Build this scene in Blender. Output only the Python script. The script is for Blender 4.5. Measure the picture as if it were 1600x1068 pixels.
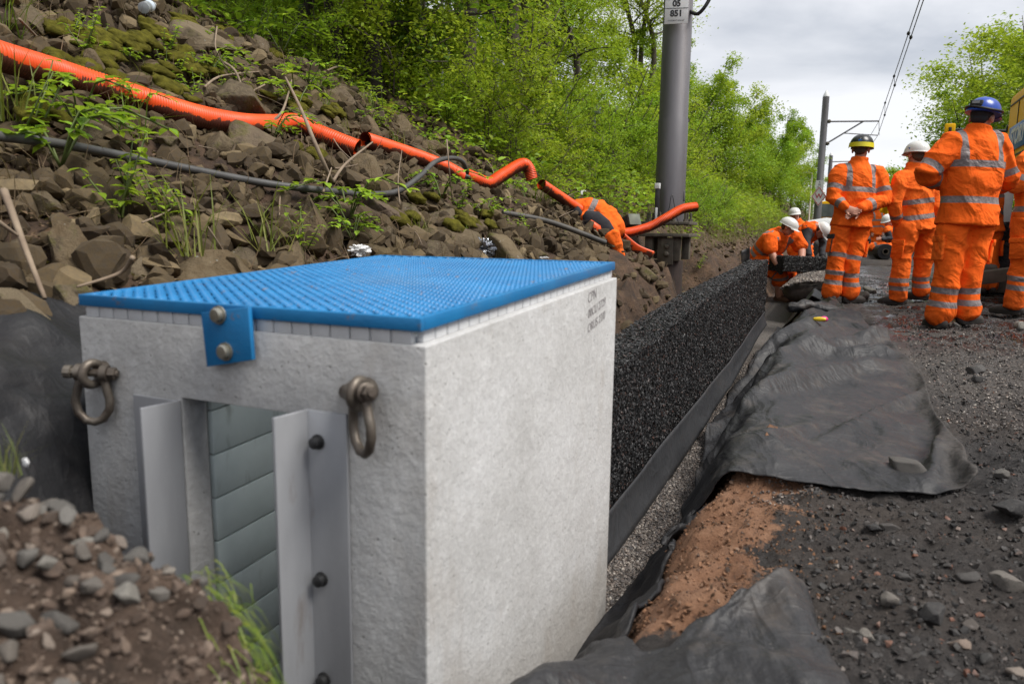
import bpy, bmesh, math, random
import numpy as np
from mathutils import Vector, Matrix
random.seed(7); RNG = np.random.default_rng(7)
SC = bpy.context.scene
COL = SC.collection
for o in list(bpy.data.objects): bpy.data.objects.remove(o)

# ------------------------------------------------------------------ camera
F0, PITCH, ROLL, CAMH, TRK = 1150.0, .1499, .0131, .74, .4219
CR = np.array([math.cos(ROLL), 0, 0]) + math.sin(ROLL) * np.array([0, math.sin(PITCH), math.cos(PITCH)])
CU = -math.sin(ROLL) * np.array([1., 0, 0]) + math.cos(ROLL) * np.array([0, math.sin(PITCH), math.cos(PITCH)])
CF = np.array([0, math.cos(PITCH), -math.sin(PITCH)])
CAM = np.array([0, 0, CAMH])
cd = bpy.data.cameras.new("camera"); co = bpy.data.objects.new("camera", cd); COL.objects.link(co)
m = Matrix.Identity(4)
for i in range(3):
    m[i][0], m[i][1], m[i][2], m[i][3] = CR[i], CU[i], -CF[i], CAM[i]
co.matrix_world = m
cd.sensor_width = 36; cd.lens = F0 / 1600 * 36; cd.clip_start = .02; cd.clip_end = 3000
cd.dof.use_dof = True; cd.dof.focus_distance = 5.0; cd.dof.aperture_fstop = 4.8
SC.camera = co

# ------------------------------------------------------------------ light
SUN_DIR = Vector((.62, -.28, 1.0)).normalized()
w = bpy.data.worlds.new("World"); SC.world = w; w.use_nodes = True
nt = w.node_tree; N = nt.nodes; L = nt.links
bg = N["Background"]; bg.inputs[1].default_value = .1
sky = N.new("ShaderNodeTexSky"); sky.sky_type = 'NISHITA'; sky.sun_disc = False
sky.sun_elevation = math.asin(SUN_DIR.z); sky.sun_rotation = math.atan2(SUN_DIR.x, SUN_DIR.y)
tc = N.new("ShaderNodeTexCoord"); mp = N.new("ShaderNodeMapping"); mp.inputs["Scale"].default_value = (1.6, 1.6, 4.2); mp.inputs["Location"].default_value = (.3, 1.1, .2)
n1 = N.new("ShaderNodeTexNoise"); n1.inputs["Scale"].default_value = 1.5; n1.inputs["Detail"].default_value = 7; n1.inputs["Roughness"].default_value = .5; n1.inputs["Distortion"].default_value = .35
cr = N.new("ShaderNodeValToRGB"); cr.color_ramp.elements[0].position = .40; cr.color_ramp.elements[0].color = (4.6, 4.85, 5.35, 1)
cr.color_ramp.elements[1].position = .60; cr.color_ramp.elements[1].color = (7.9, 7.95, 8.2, 1)
mx = N.new("ShaderNodeMix"); mx.data_type = 'RGBA'; mx.inputs[0].default_value = .9
L.new(tc.outputs["Generated"], mp.inputs[0]); L.new(mp.outputs[0], n1.inputs["Vector"]); L.new(n1.outputs[0], cr.inputs[0])
L.new(sky.outputs[0], mx.inputs[6]); L.new(cr.outputs[0], mx.inputs[7]); L.new(mx.outputs[2], bg.inputs[0])
sd = bpy.data.lights.new("sun", 'SUN'); sd.energy = 3.2; sd.angle = math.radians(28); sd.color = (1, .96, .9)
so = bpy.data.objects.new("sun", sd); COL.objects.link(so); so.rotation_euler = SUN_DIR.to_track_quat('Z', 'Y').to_euler()
SC.view_settings.view_transform = 'Standard'; SC.view_settings.look = 'None'; SC.view_settings.gamma = 1; SC.view_settings.exposure = 0.4
SC.cycles.max_bounces = 6; SC.cycles.transparent_max_bounces = 6; SC.cycles.use_denoising = True
SC.cycles.caustics_reflective = False; SC.cycles.caustics_refractive = False

# ------------------------------------------------------------------ coordinates: s = across the track (right +), t = along it
D = np.array([math.sin(TRK), math.cos(TRK), 0]); NS = np.array([math.cos(TRK), -math.sin(TRK), 0]); UP = np.array([0, 0, 1.])
def S(s, t, z=0.): return NS * s + D * t + UP * z
def st(P): return float(P @ NS), float(P @ D), float(P[2])
def ray(x, y): return ((x - 800) / F0) * CR - ((y - 534) / F0) * CU + CF
def at_z(x, y, z=0.): q = ray(x, y); return CAM + q * ((z - CAMH) / q[2])
def at_s(x, y, s): q = ray(x, y); return CAM + q * (s / (q @ NS))
def at_t(x, y, t): q = ray(x, y); return CAM + q * (t / (q @ D))
def at_d(x, y, d): q = ray(x, y); return CAM + q * d / q[1]
def nrm(v): v = np.asarray(v, float); return v / (np.linalg.norm(v) + 1e-12)

# ------------------------------------------------------------------ noise
def _h(ix, iy, iz, seed):
    h = (ix.astype(np.int64) * 374761393 + iy.astype(np.int64) * 668265263 + iz.astype(np.int64) * 2147483647 + seed * 1274126177) & 0xffffffff
    h = ((h ^ (h >> 13)) * 1274126177) & 0xffffffff
    h = ((h ^ (h >> 16)) * 2246822519) & 0xffffffff
    return ((h ^ (h >> 15)) & 0xffff) / 65535.0
def vnoise(x, y, z=None, seed=0):
    x = np.asarray(x, float); y = np.asarray(y, float); z = np.zeros_like(x) if z is None else np.asarray(z, float)
    ix, iy, iz = np.floor(x), np.floor(y), np.floor(z); fx, fy, fz = x - ix, y - iy, z - iz
    fx, fy, fz = [f * f * f * (f * (f * 6 - 15) + 10) for f in (fx, fy, fz)]
    r = 0
    for a in (0, 1):
        for b in (0, 1):
            for c in (0, 1):
                r = r + _h(ix + a, iy + b, iz + c, seed) * (fx if a else 1 - fx) * (fy if b else 1 - fy) * (fz if c else 1 - fz)
    return r * 2 - 1
def fbm(x, y, z=None, o=4, seed=0, g=.5):
    r, a = 0, 1.
    for k in range(o):
        r = r + a * vnoise(np.asarray(x) * 2 ** k, np.asarray(y) * 2 ** k, None if z is None else np.asarray(z) * 2 ** k, seed + k * 17); a *= g
    return r
def smooth(a, b, x): u = np.clip((np.asarray(x, float) - a) / (b - a), 0, 1); return u * u * (3 - 2 * u)

# ------------------------------------------------------------------ mesh helpers
class MB:
    def __init__(s): s.v = []; s.f = []; s.m = []
    def add(s, v, f, mi=0):
        b = len(s.v); s.v += [tuple(map(float, p)) for p in v]; s.f += [tuple(b + i for i in q) for q in f]; s.m += [mi] * len(f); return s
    def box(s, c, size, R=None, mi=0, taper=1.):
        R = np.eye(3) if R is None else np.asarray(R)
        h = np.array(size) / 2; P = []
        for z in (-1, 1):
            k = taper if z > 0 else 1
            for x, y in ((-1, -1), (1, -1), (1, 1), (-1, 1)): P.append(np.array(c) + R @ (h * np.array([x * k, y * k, z])))
        return s.add(P, [(3, 2, 1, 0), (4, 5, 6, 7), (0, 1, 5, 4), (1, 2, 6, 5), (2, 3, 7, 6), (3, 0, 4, 7)], mi)
    def loft(s, pts, rads, right=None, seg=14, mi=0, caps=True, round_cap=True):
        pts = [np.asarray(p, float) for p in pts]
        rads = [(r, r) if np.isscalar(r) else tuple(r) for r in rads]
        if caps and round_cap:
            t0 = nrm(pts[0] - pts[1]); t1 = nrm(pts[-1] - pts[-2]); r0 = min(rads[0]); r1 = min(rads[-1])
            pts = [pts[0] + t0 * r0 * .55, pts[0] + t0 * r0 * .3] + pts + [pts[-1] + t1 * r1 * .3, pts[-1] + t1 * r1 * .55]
            sc = lambda r, k: (r[0] * k, r[1] * k)
            rads = [sc(rads[0], .5), sc(rads[0], .85)] + rads + [sc(rads[-1], .85), sc(rads[-1], .5)]
        n = len(pts); X = None; V = []
        for i in range(n):
            T = nrm(pts[min(i + 1, n - 1)] - pts[max(i - 1, 0)])
            if right is not None: r = np.asarray(right[i] if isinstance(right, list) else right, float)
            elif X is None: r = np.array([1., 0, 0]) if abs(T[0]) < .8 else np.array([0, 1., 0])
            else: r = X
            X = nrm(r - T * (r @ T)); Y = np.cross(T, X)
            for k in range(seg):
                a = 2 * math.pi * k / seg; V.append(pts[i] + X * math.cos(a) * rads[i][0] + Y * math.sin(a) * rads[i][1])
        Fc = [(i * seg + k, i * seg + (k + 1) % seg, (i + 1) * seg + (k + 1) % seg, (i + 1) * seg + k) for i in range(n - 1) for k in range(seg)]
        if caps: Fc += [tuple(range(seg - 1, -1, -1)), tuple((n - 1) * seg + k for k in range(seg))]
        return s.add(V, Fc, mi)
    def tube(s, pts, r, seg=8, mi=0, caps=True):
        return s.loft(pts, r if isinstance(r, (list, tuple)) else [r] * len(pts), None, seg, mi, caps, False)
    def lathe(s, prof, c=(0, 0, 0), R=None, seg=20, mi=0, scale=(1, 1, 1)):
        R = np.eye(3) if R is None else np.asarray(R); c = np.asarray(c, float); V = []
        for r, z in prof:
            for k in range(seg):
                a = 2 * math.pi * k / seg; V.append(c + R @ (np.array([r * math.cos(a), r * math.sin(a), z]) * np.array(scale)))
        n = len(prof)
        Fc = [(i * seg + k, i * seg + (k + 1) % seg, (i + 1) * seg + (k + 1) % seg, (i + 1) * seg + k) for i in range(n - 1) for k in range(seg)]
        Fc += [tuple(range(seg - 1, -1, -1)), tuple((n - 1) * seg + k for k in range(seg))]
        return s.add(V, Fc, mi)
    def ell(s, c, r, R=None, mi=0, seg=14, rings=9):
        prof = [(max(1e-3, math.sin(math.pi * i / rings)), -math.cos(math.pi * i / rings)) for i in range(rings + 1)]
        return s.lathe(prof, c, R, seg, mi, r)
    def grid(s, P, mi=0):      # P: (n,m,3) array
        n, m_ = P.shape[:2]; i, j = np.meshgrid(np.arange(n - 1), np.arange(m_ - 1), indexing='ij'); a = i * m_ + j
        q = np.stack([a, a + m_, a + m_ + 1, a + 1], -1).reshape(-1, 4)
        return s.add(P.reshape(-1, 3), [tuple(x) for x in q.tolist()], mi)
    def mesh(s, name, mats):
        me = bpy.data.meshes.new(name); me.from_pydata(s.v, [], s.f); 
        for k in (mats if isinstance(mats, (list, tuple)) else [mats]): me.materials.append(k)
        me.polygons.foreach_set("material_index", s.m); me.update(); return me

def link(name, me, parent=None, loc=None):
    o = bpy.data.objects.new(name, me); COL.objects.link(o)
    if parent is not None: o.parent = parent
    if loc is not None: o.location = loc
    return o
def tag(o, label=None, cat=None, group=None, kind=None):
    for k, v in (('label', label), ('category', cat), ('group', group), ('kind', kind)):
        if v: o[k] = v
    return o
def shade(me, ang=None):
    me.polygons.foreach_set("use_smooth", [True] * len(me.polygons))
    if ang: me.set_sharp_from_angle(angle=math.radians(ang))
def build(mb, name, mats, parent=None, ang=35, loc=None, bevel=0, fixn=True):
    me = mb.mesh(name, mats)
    if fixn or bevel:
        b = bmesh.new(); b.from_mesh(me)
        bmesh.ops.recalc_face_normals(b, faces=b.faces)
        if bevel: bmesh.ops.bevel(b, geom=[e for e in b.edges if len(e.link_faces) == 2 and e.calc_face_angle(0) > .5], offset=bevel, segments=2, profile=.5, affect='EDGES', clamp_overlap=True)
        b.to_mesh(me); b.free()
    shade(me, ang); return link(name, me, parent, loc)
def empty(name, loc=(0, 0, 0), rot=None):
    o = bpy.data.objects.new(name, None); COL.objects.link(o); o.location = Vector(loc); o.empty_display_size = .1
    if rot is not None: o.rotation_euler = rot
    return o
def fast_mesh(name, V, Fa, mats, rnd=None, mi=None, smooth_=False, attrs=None):
    """V (n,3), Fa (k,3|4)"""
    me = bpy.data.meshes.new(name); V = np.asarray(V, np.float32); Fa = np.asarray(Fa, np.int32); k = Fa.shape[1]
    me.vertices.add(len(V)); me.vertices.foreach_set("co", V.ravel())
    me.loops.add(Fa.size); me.loops.foreach_set("vertex_index", Fa.ravel())
    me.polygons.add(len(Fa)); me.polygons.foreach_set("loop_start", np.arange(0, Fa.size, k, dtype=np.int32))
    me.polygons.foreach_set("loop_total", np.full(len(Fa), k, np.int32))
    for q in (mats if isinstance(mats, (list, tuple)) else [mats]): me.materials.append(q)
    if mi is not None: me.polygons.foreach_set("material_index", np.asarray(mi, np.int32))
    me.polygons.foreach_set("use_smooth", np.full(len(Fa), bool(smooth_)))
    me.update(calc_edges=True)
    al = dict(attrs or {})
    if rnd is not None: al['rnd'] = rnd
    for nm, a in al.items():
        at = me.attributes.new(nm, 'FLOAT', 'POINT'); at.data.foreach_set("value", np.asarray(a, np.float32))
    me.validate(); return me
def rand_rots(n, tilt=math.pi, rng=RNG):
    yaw = rng.uniform(0, 2 * math.pi, n); ti = rng.uniform(0, 1, n) * tilt; az = rng.uniform(0, 2 * math.pi, n)
    cz, sz = np.cos(yaw), np.sin(yaw); Z = np.zeros((n, 3, 3)); Z[:, 0, 0] = cz; Z[:, 0, 1] = -sz; Z[:, 1, 0] = sz; Z[:, 1, 1] = cz; Z[:, 2, 2] = 1
    ax = np.stack([np.cos(az), np.sin(az), 0 * az], -1); K = np.zeros((n, 3, 3))
    K[:, 0, 1] = -ax[:, 2]; K[:, 0, 2] = ax[:, 1]; K[:, 1, 0] = ax[:, 2]; K[:, 1, 2] = -ax[:, 0]; K[:, 2, 0] = -ax[:, 1]; K[:, 2, 1] = ax[:, 0]
    Rt = np.eye(3)[None] + np.sin(ti)[:, None, None] * K + (1 - np.cos(ti))[:, None, None] * (K @ K)
    return Rt @ Z
def scatter(temps, pos, size, rots, rnd, name, mats, flat=True):
    """merge many copies of small triangle templates into one mesh"""
    pos = np.asarray(pos, float); n = len(pos); size = np.asarray(size, float)
    if size.ndim == 1: size = size[:, None] * np.ones((1, 3))
    which = np.arange(n) % len(temps); VV, FF, RR = [], [], []; base = 0
    for k, (tv, tf) in enumerate(temps):
        ix = np.where(which == k)[0]
        if not len(ix): continue
        v = np.einsum('nij,nkj->nki', rots[ix], tv[None] * size[ix][:, None, :]) + pos[ix][:, None, :]
        f = tf[None] + (np.arange(len(ix)) * len(tv))[:, None, None] + base
        VV.append(v.reshape(-1, 3)); FF.append(f.reshape(-1, tf.shape[1])); RR.append(np.repeat(np.asarray(rnd)[ix], len(tv))); base += len(ix) * len(tv)
    return fast_mesh(name, np.concatenate(VV), np.concatenate(FF), mats, np.concatenate(RR), smooth_=not flat)
def hull_template(n, seed, sq=(1, 1, .75)):
    rg = np.random.default_rng(seed); b = bmesh.new(); p = rg.normal(size=(n, 3)); p /= np.linalg.norm(p, axis=1)[:, None]
    for q in p * rg.uniform(.8, 1.05, (n, 1)) * np.array(sq): b.verts.new(q)
    bmesh.ops.convex_hull(b, input=b.verts); bmesh.ops.triangulate(b, faces=b.faces)
    for v_ in [v_ for v_ in b.verts if not v_.link_faces]: b.verts.remove(v_)
    b.verts.index_update(); V = np.array([v.co for v in b.verts]); Fc = np.array([[v.index for v in f.verts] for f in b.faces]); b.free(); return V * .5, Fc
CHIP = [hull_template(7, k, (1, .8, .6)) for k in range(5)]
PEB = [hull_template(11, 40 + k, (1, .85, .7)) for k in range(5)]
LEAF = [(np.array([[0, 0, 0], [-.30, .42, .10], [0, 1, -.06], [.30, .42, .10]]), np.array([[0, 2, 1], [0, 3, 2]]))]
LEAF2 = [(np.array([[0, 0, 0], [-.26, .3, .07], [-.24, .62, .06], [0, 1, -.10], [.24, .62, .06], [.26, .3, .07], [0, .45, -.02]]),
          np.array([[0, 6, 1], [1, 6, 2], [2, 6, 3], [3, 6, 4], [4, 6, 5], [5, 6, 0]]))]
BLADE = [(np.array([[-.011, 0, 0], [.011, 0, 0], [-.008, .25, .5], [.008, .25, .5], [0, .75, .8]]), np.array([[0, 1, 3], [0, 3, 2], [2, 3, 4]])),
         (np.array([[-.011, 0, 0], [.011, 0, 0], [-.008, .1, .55], [.008, .1, .55], [0, .35, 1.]]), np.array([[0, 1, 3], [0, 3, 2], [2, 3, 4]]))]

# ------------------------------------------------------------------ materials
class Mat:
    def __init__(s, name):
        s.m = bpy.data.materials.new(name); s.m.use_nodes = True; s.n = s.m.node_tree.nodes; s.l = s.m.node_tree.links
        s.b = s.n["Principled BSDF"]; s._tc = None
    def tc(s, k='Object'):
        if s._tc is None: s._tc = s.n.new("ShaderNodeTexCoord")
        return s._tc.outputs[k]
    def val(s, v):
        n = s.n.new("ShaderNodeValue"); n.outputs[0].default_value = v; return n.outputs[0]
    def noise(s, sc, det=5, rough=.55, vec=None, dist=0, kind='noise', scale3=None):
        v = vec or s.tc()
        if scale3: mp_ = s.n.new("ShaderNodeMapping"); mp_.inputs["Scale"].default_value = scale3; s.l.new(v, mp_.inputs[0]); v = mp_.outputs[0]
        if kind == 'vor': n = s.n.new("ShaderNodeTexVoronoi"); n.inputs["Scale"].default_value = sc; s.l.new(v, n.inputs["Vector"]); return n
        n = s.n.new("ShaderNodeTexNoise"); n.inputs["Scale"].default_value = sc; n.inputs["Detail"].default_value = det; n.inputs["Roughness"].default_value = rough; n.inputs["Distortion"].default_value = dist
        s.l.new(v, n.inputs["Vector"]); return n.outputs[0]
    def attr(s, nm): n = s.n.new("ShaderNodeAttribute"); n.attribute_name = nm; return n.outputs["Fac"]
    def objrand(s): return s.n.new("ShaderNodeObjectInfo").outputs["Random"]
    def ramp(s, fac, stops, const=False):
        n = s.n.new("ShaderNodeValToRGB"); e = n.color_ramp.elements
        if const: n.color_ramp.interpolation = 'CONSTANT'
        while len(e) < len(stops): e.new(.5)
        for x, (p, c) in zip(e, stops):
            x.position = p; x.color = (c, c, c, 1) if np.isscalar(c) else (*c, 1)
        s.l.new(fac, n.inputs[0]); return n.outputs[0]
    def mix(s, fac, a, b, mode='MIX'):
        n = s.n.new("ShaderNodeMix"); n.data_type = 'RGBA'; n.blend_type = mode
        for k, v in ((0, fac), (6, a), (7, b)):
            if isinstance(v, bpy.types.NodeSocket): s.l.new(v, n.inputs[k])
            elif k == 0: n.inputs[0].default_value = v
            else: n.inputs[k].default_value = (*v, 1) if not np.isscalar(v) else (v, v, v, 1)
        return n.outputs[2]
    def math(s, op, a, b=0., c=None):
        n = s.n.new("ShaderNodeMath"); n.operation = op
        for k, v in ((0, a), (1, b)) + (((2, c),) if c is not None else ()):
            if isinstance(v, bpy.types.NodeSocket): s.l.new(v, n.inputs[k])
            else: n.inputs[k].default_value = v
        return n.outputs[0]
    def bump(s, h, strength=.3, dist=.01, prev=None):
        n = s.n.new("ShaderNodeBump"); n.inputs["Strength"].default_value = strength; n.inputs["Distance"].default_value = dist; s.l.new(h, n.inputs["Height"])
        if prev is not None: s.l.new(prev, n.inputs["Normal"])
        return n.outputs[0]
    def set(s, **k):
        for nm, v in k.items():
            i = s.b.inputs[{'col': 'Base Color', 'rough': 'Roughness', 'metal': 'Metallic', 'nor': 'Normal', 'spec': 'Specular IOR Level', 'coat': 'Coat Weight', 'sheen': 'Sheen Weight', 'emis': 'Emission Color', 'emstr': 'Emission Strength', 'trans': 'Transmission Weight', 'alpha': 'Alpha', 'ior': 'IOR'}[nm]]
            if isinstance(v, bpy.types.NodeSocket): s.l.new(v, i)
            elif nm in ('col', 'emis'): i.default_value = (*v, 1)
            else: i.default_value = v
        return s
def simple(name, a, b=None, sc=8, rough=.6, bs=.2, bsc=60, bd=.003, metal=0, spec=.5, det=5):
    k = Mat(name); b = b or tuple(x * .75 for x in a)
    k.set(col=k.ramp(k.noise(sc, det), [(.3, a), (.7, b)]), rough=rough, metal=metal, spec=spec)
    if bs: k.set(nor=k.bump(k.noise(bsc, 4), bs, bd))
    return k.m

k = Mat('concrete'); big = k.noise(3.0, 7, .62); fine = k.noise(95, 5, .72, scale3=(1, 1, .55)); stain = k.noise(6, 6, .65, scale3=(1, 1, .4)); spk = k.noise(420, 2)
c = k.ramp(big, [(.3, (.45, .445, .435)), (.5, (.525, .522, .515)), (.7, (.60, .60, .60))]); c = k.mix(k.ramp(fine, [(.36, .34), (.6, 0.)]), c, (.38, .37, .355))
c = k.mix(k.ramp(k.noise(30, 5, .7), [(.52, 0.), (.66, .35)]), c, (.68, .68, .675)); c = k.mix(k.ramp(stain, [(.57, 0.), (.72, .45)]), c, (.33, .29, .25)); c = k.mix(k.ramp(spk, [(.62, 0.), (.7, .4)]), c, (.13, .125, .12))
dr = k.noise(5, 5, .6, scale3=(1.6, 1.6, .12)); c = k.mix(k.ramp(dr, [(.62, 0.), (.74, .28)]), c, (.20, .165, .135))
sp = k.n.new("ShaderNodeSeparateXYZ"); k.l.new(k.tc(), sp.inputs[0]); zz = k.math('ADD', sp.outputs[2], k.math('MULTIPLY', k.noise(5, 5, .65), .5)); c = k.mix(k.ramp(zz, [(.02, .5), (.30, 0.)]), c, (.27, .235, .20))
v = k.noise(48, kind='vor'); hole = k.ramp(v.outputs["Distance"], [(.07, 1.), (.11, 0.)]); c = k.mix(k.math('MULTIPLY', hole, .55), c, (.12, .11, .10))
hb = k.math('SUBTRACT', k.noise(60, 6, .72), k.math('MULTIPLY', hole, .6)); k.set(col=c, rough=.92, spec=.2, nor=k.bump(hb, .5, .008, k.bump(k.noise(14, 4), .35, .012))); M_CONC = k.m
k = Mat('blue_grating'); c = k.ramp(k.noise(9, 5), [(.3, (.008, .145, .36)), (.7, (.016, .205, .47))]); c = k.mix(k.ramp(k.noise(26, 6, .7), [(.60, 0.), (.68, .75)]), c, (.17, .13, .11)); c = k.mix(k.ramp(k.noise(3.5, 6, .65), [(.5, 0.), (.72, .35)]), c, (.10, .17, .26))
k.set(col=c, rough=.42, spec=.5, nor=k.bump(k.noise(160, 3), .25, .002)); M_BLUE = k.m
M_WHITEGRP = simple('white_grating_core', (.72, .73, .74), (.6, .61, .62), 20, .5)
k = Mat('galvanised'); c = k.ramp(k.noise(6, 5, .6, scale3=(1, 1, .25)), [(.3, (.31, .315, .335)), (.7, (.44, .45, .47))]); c = k.mix(k.ramp(k.noise(14, 5, .6, scale3=(1, 1, .3)), [(.63, 0.), (.75, .6)]), c, (.20, .15, .11))
c = k.mix(k.ramp(k.noise(330, 2), [(.7, 0.), (.74, .5)]), c, (.62, .62, .63)); k.set(col=c, rough=.48, metal=.45, nor=k.bump(k.noise(90, 3), .12, .002)); M_GALV = k.m
k = Mat('slat_board'); k.set(col=k.mix(k.ramp(k.noise(30, 4, .6, scale3=(1, 1, .3)), [(.6, 0.), (.75, .5)]), k.ramp(k.noise(8, 4), [(.3, (.43, .50, .50)), (.7, (.53, .60, .60))]), (.13, .14, .13)), rough=.5, nor=k.bump(k.noise(100, 3), .1, .002)); M_SLAT = k.m
M_SHACK = simple('rusty_steel', (.20, .175, .145), (.09, .07, .056), 30, .5, .3, 120, .002, .6)
M_BOLT = simple('zinc_bolt', (.42, .41, .37), (.28, .26, .2), 40, .4, .1, 100, .001, .7)
M_BLACKPL = simple('black_plastic', (.015, .015, .016), (.03, .03, .03), 20, .45, .1)
M_PEN = simple('pen_ink', (.20, .185, .19), (.30, .28, .28), 60, .8, 0)
k = Mat('rubber_chip'); a = k.attr('rnd'); c = k.ramp(a, [(.0, (.006, .006, .007)), (.5, (.013, .0125, .013)), (.85, (.028, .028, .029)), (.95, (.055, .024, .016)), (1., (.055, .055, .057))])
k.set(col=c, rough=k.ramp(k.noise(30, 3), [(.3, .42), (.7, .65)]), spec=.5, nor=k.bump(k.noise(220, 3), .3, .002)); M_CHIP = k.m
M_RUBBER = simple('rubber_body', (.010, .010, .010), (.02, .019, .018), 60, .6, .6, 90, .01)
def cloth_mat(name, a, b, dust=.35, weave=1., spec=.4):
    k = Mat(name); c = k.ramp(k.noise(3.2, 6, .6), [(.3, a), (.7, b)])
    wv = k.n.new("ShaderNodeTexWave"); wv.inputs["Scale"].default_value = 52; wv.inputs["Distortion"].default_value = .6; wv.inputs["Detail"].default_value = 2; wv.bands_direction = 'X'; k.l.new(k.tc(), wv.inputs["Vector"])
    fib = k.noise(300, 3, .7, scale3=(1, .25, 1)); c = k.mix(k.ramp(fib, [(.4, .0), (.7, .4 * weave)]), c, tuple(min(1, x * 2.2) for x in b))
    c = k.mix(k.ramp(k.noise(5.5, 8, .70), [(.52, 0.), (.70, dust)]), c, (.13, .105, .085)); c = k.mix(k.ramp(k.noise(17, 6, .7), [(.56, 0.), (.72, dust * .7)]), c, (.10, .09, .082))
    c = k.mix(k.ramp(k.noise(110, 3, .6), [(.68, 0.), (.74, dust)]), c, (.24, .22, .2))
    ed = k.math('ADD', k.attr('edge'), k.math('MULTIPLY', k.math('SUBTRACT', k.noise(8, 7, .72), .5), 1.1)); em = k.ramp(ed, [(.5, 0.), (.85, .85)]); c = k.mix(em, c, k.ramp(k.noise(60, 6, .75), [(.35, (.028, .025, .023)), (.6, (.075, .066, .06))]))
    wr1 = k.math('ABSOLUTE', k.math('SUBTRACT', k.noise(2.4, 3, .5, dist=.9, scale3=(3.2, 1.1, 1.)), .5)); wr2 = k.math('ABSOLUTE', k.math('SUBTRACT', k.noise(7, 3, .5, dist=.7, scale3=(1.0, 2.2, 1.)), .5))
    wr = k.math('ADD', k.ramp(wr1, [(0., 1.), (.09, .25), (.3, 0.)]), k.math('MULTIPLY', k.ramp(wr2, [(0., 1.), (.07, .2), (.25, 0.)]), .4))
    k.set(col=c, rough=k.mix(em, .52, .9), spec=spec * .9, nor=k.bump(fib, .25 * weave, .002, k.bump(k.noise(26, 6, .65), .3, .008, k.bump(wr, .26 * weave, .018)))); return k.m
M_GEO = cloth_mat('geotextile', (.015, .015, .016), (.027, .0265, .028), .42)
M_GEOD = cloth_mat('geotextile_dark', (.010, .010, .011), (.018, .018, .020), .08, .6, .3)
M_STRIP = cloth_mat('geotextile_strip', (.024, .025, .028), (.036, .037, .040), .15)

k = Mat('rock'); o_ = k.objrand(); c = k.ramp(o_, [(0., (0.096, 0.067, 0.038)), (.35, (0.134, 0.100, 0.059)), (.6, (0.073, 0.056, 0.038)), (.8, (0.160, 0.126, 0.082)), (1., (0.091, 0.064, 0.050))])
c = k.mix(k.ramp(k.noise(5, 6, .65), [(.35, 0.), (.68, .7)]), c, (0.190, 0.150, 0.097)); c = k.mix(k.ramp(k.noise(4, 5, .6), [(.52, 0.), (.7, .75)]), c, (0.042, 0.033, 0.026))
c = k.mix(k.ramp(k.noise(13, 5, .55), [(.68, 0.), (.72, .7)]), c, (0.320, 0.317, 0.286)); c = k.mix(k.ramp(k.noise(2.4, 7, .68), [(.53, 0.), (.66, .75)]), c, (0.091, 0.089, 0.018))
k.set(col=c, rough=.9, spec=.12, nor=k.bump(k.noise(38, 6, .7), .6, .01, k.bump(k.noise(9, 4), .5, .03))); M_ROCK = k.m
def pebble_mat(name, stops, rough=.8):
    k = Mat(name); c = k.ramp(k.attr('rnd'), stops); c = k.mix(k.ramp(k.noise(90, 3), [(.4, 0.), (.7, .35)]), c, (.05, .045, .04)); k.set(col=c, rough=rough, spec=.35, nor=k.bump(k.noise(140, 4), .4, .003)); return k.m
M_GRAV = pebble_mat('pea_gravel', [(0., (.07, .064, .062)), (.25, (.17, .148, .132)), (.5, (.24, .19, .16)), (.7, (.12, .118, .122)), (.88, (.36, .31, .27)), (1., (.55, .5, .44))])
M_ASH = pebble_mat('ash_stone', [(0., (.014, .013, .013)), (.5, (.032, .029, .028)), (.82, (.06, .054, .05)), (.94, (.13, .11, .10)), (.97, (.17, .06, .03)), (1., (.21, .19, .17))], .62)
M_FILL = pebble_mat('rubble_fill', [(0., (0.042, 0.027, 0.013)), (.4, (0.092, 0.064, 0.031)), (.7, (0.068, 0.047, 0.024)), (.9, (0.143, 0.102, 0.052)), (1., (0.220, 0.165, 0.090))], .9)
k = Mat('grey_stone'); o_ = k.objrand(); c = k.ramp(o_, [(0., (.085, .078, .07)), (.3, (.19, .178, .16)), (.6, (.12, .098, .08)), (.85, (.25, .235, .205)), (1., (.24, .17, .13))]); c = k.mix(k.ramp(k.noise(20, 5), [(.4, 0.), (.7, .6)]), c, (.06, .055, .05))
k.set(col=c, rough=.85, nor=k.bump(k.noise(60, 5, .7), .5, .006)); M_STONE = k.m
k = Mat('dark_stone'); o_ = k.objrand(); c = k.ramp(o_, [(0., (.022, .021, .022)), (.5, (.045, .042, .040)), (1., (.075, .06, .05))]); c = k.mix(k.ramp(k.noise(24, 5), [(.45, 0.), (.7, .6)]), c, (.11, .10, .09)); k.set(col=c, rough=.7, nor=k.bump(k.noise(60, 5, .7), .5, .006)); M_DSTONE = k.m

k = Mat('ground'); P_ = k.tc(); bank = k.attr('bank'); sand = k.attr('sand'); wet = k.attr('wet'); gr = k.attr('gravel')
ash = k.ramp(k.noise(45, 6, .75), [(.3, (.012, .011, .011)), (.5, (.034, .030, .029)), (.72, (.10, .088, .082))]); ash = k.mix(k.ramp(k.noise(1.6, 5, .6), [(.4, 0.), (.65, .6)]), ash, (.080, .059, .045))
soil = k.ramp(k.noise(9, 7, .72), [(.3, (.022, .014, .009)), (.52, (.085, .048, .026)), (.75, (.17, .10, .055))]); sandc = k.ramp(k.noise(13, 7, .7), [(.25, (.14, .062, .03)), (.5, (.30, .15, .08)), (.75, (.42, .235, .14))])
sm = k.math('ADD', sand, k.math('MULTIPLY', k.math('SUBTRACT', k.noise(6.5, 6, .7), .5), 1.3)); c = k.mix(k.ramp(sm, [(.46, 0.), (.54, 1.)]), ash, sandc)
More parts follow.
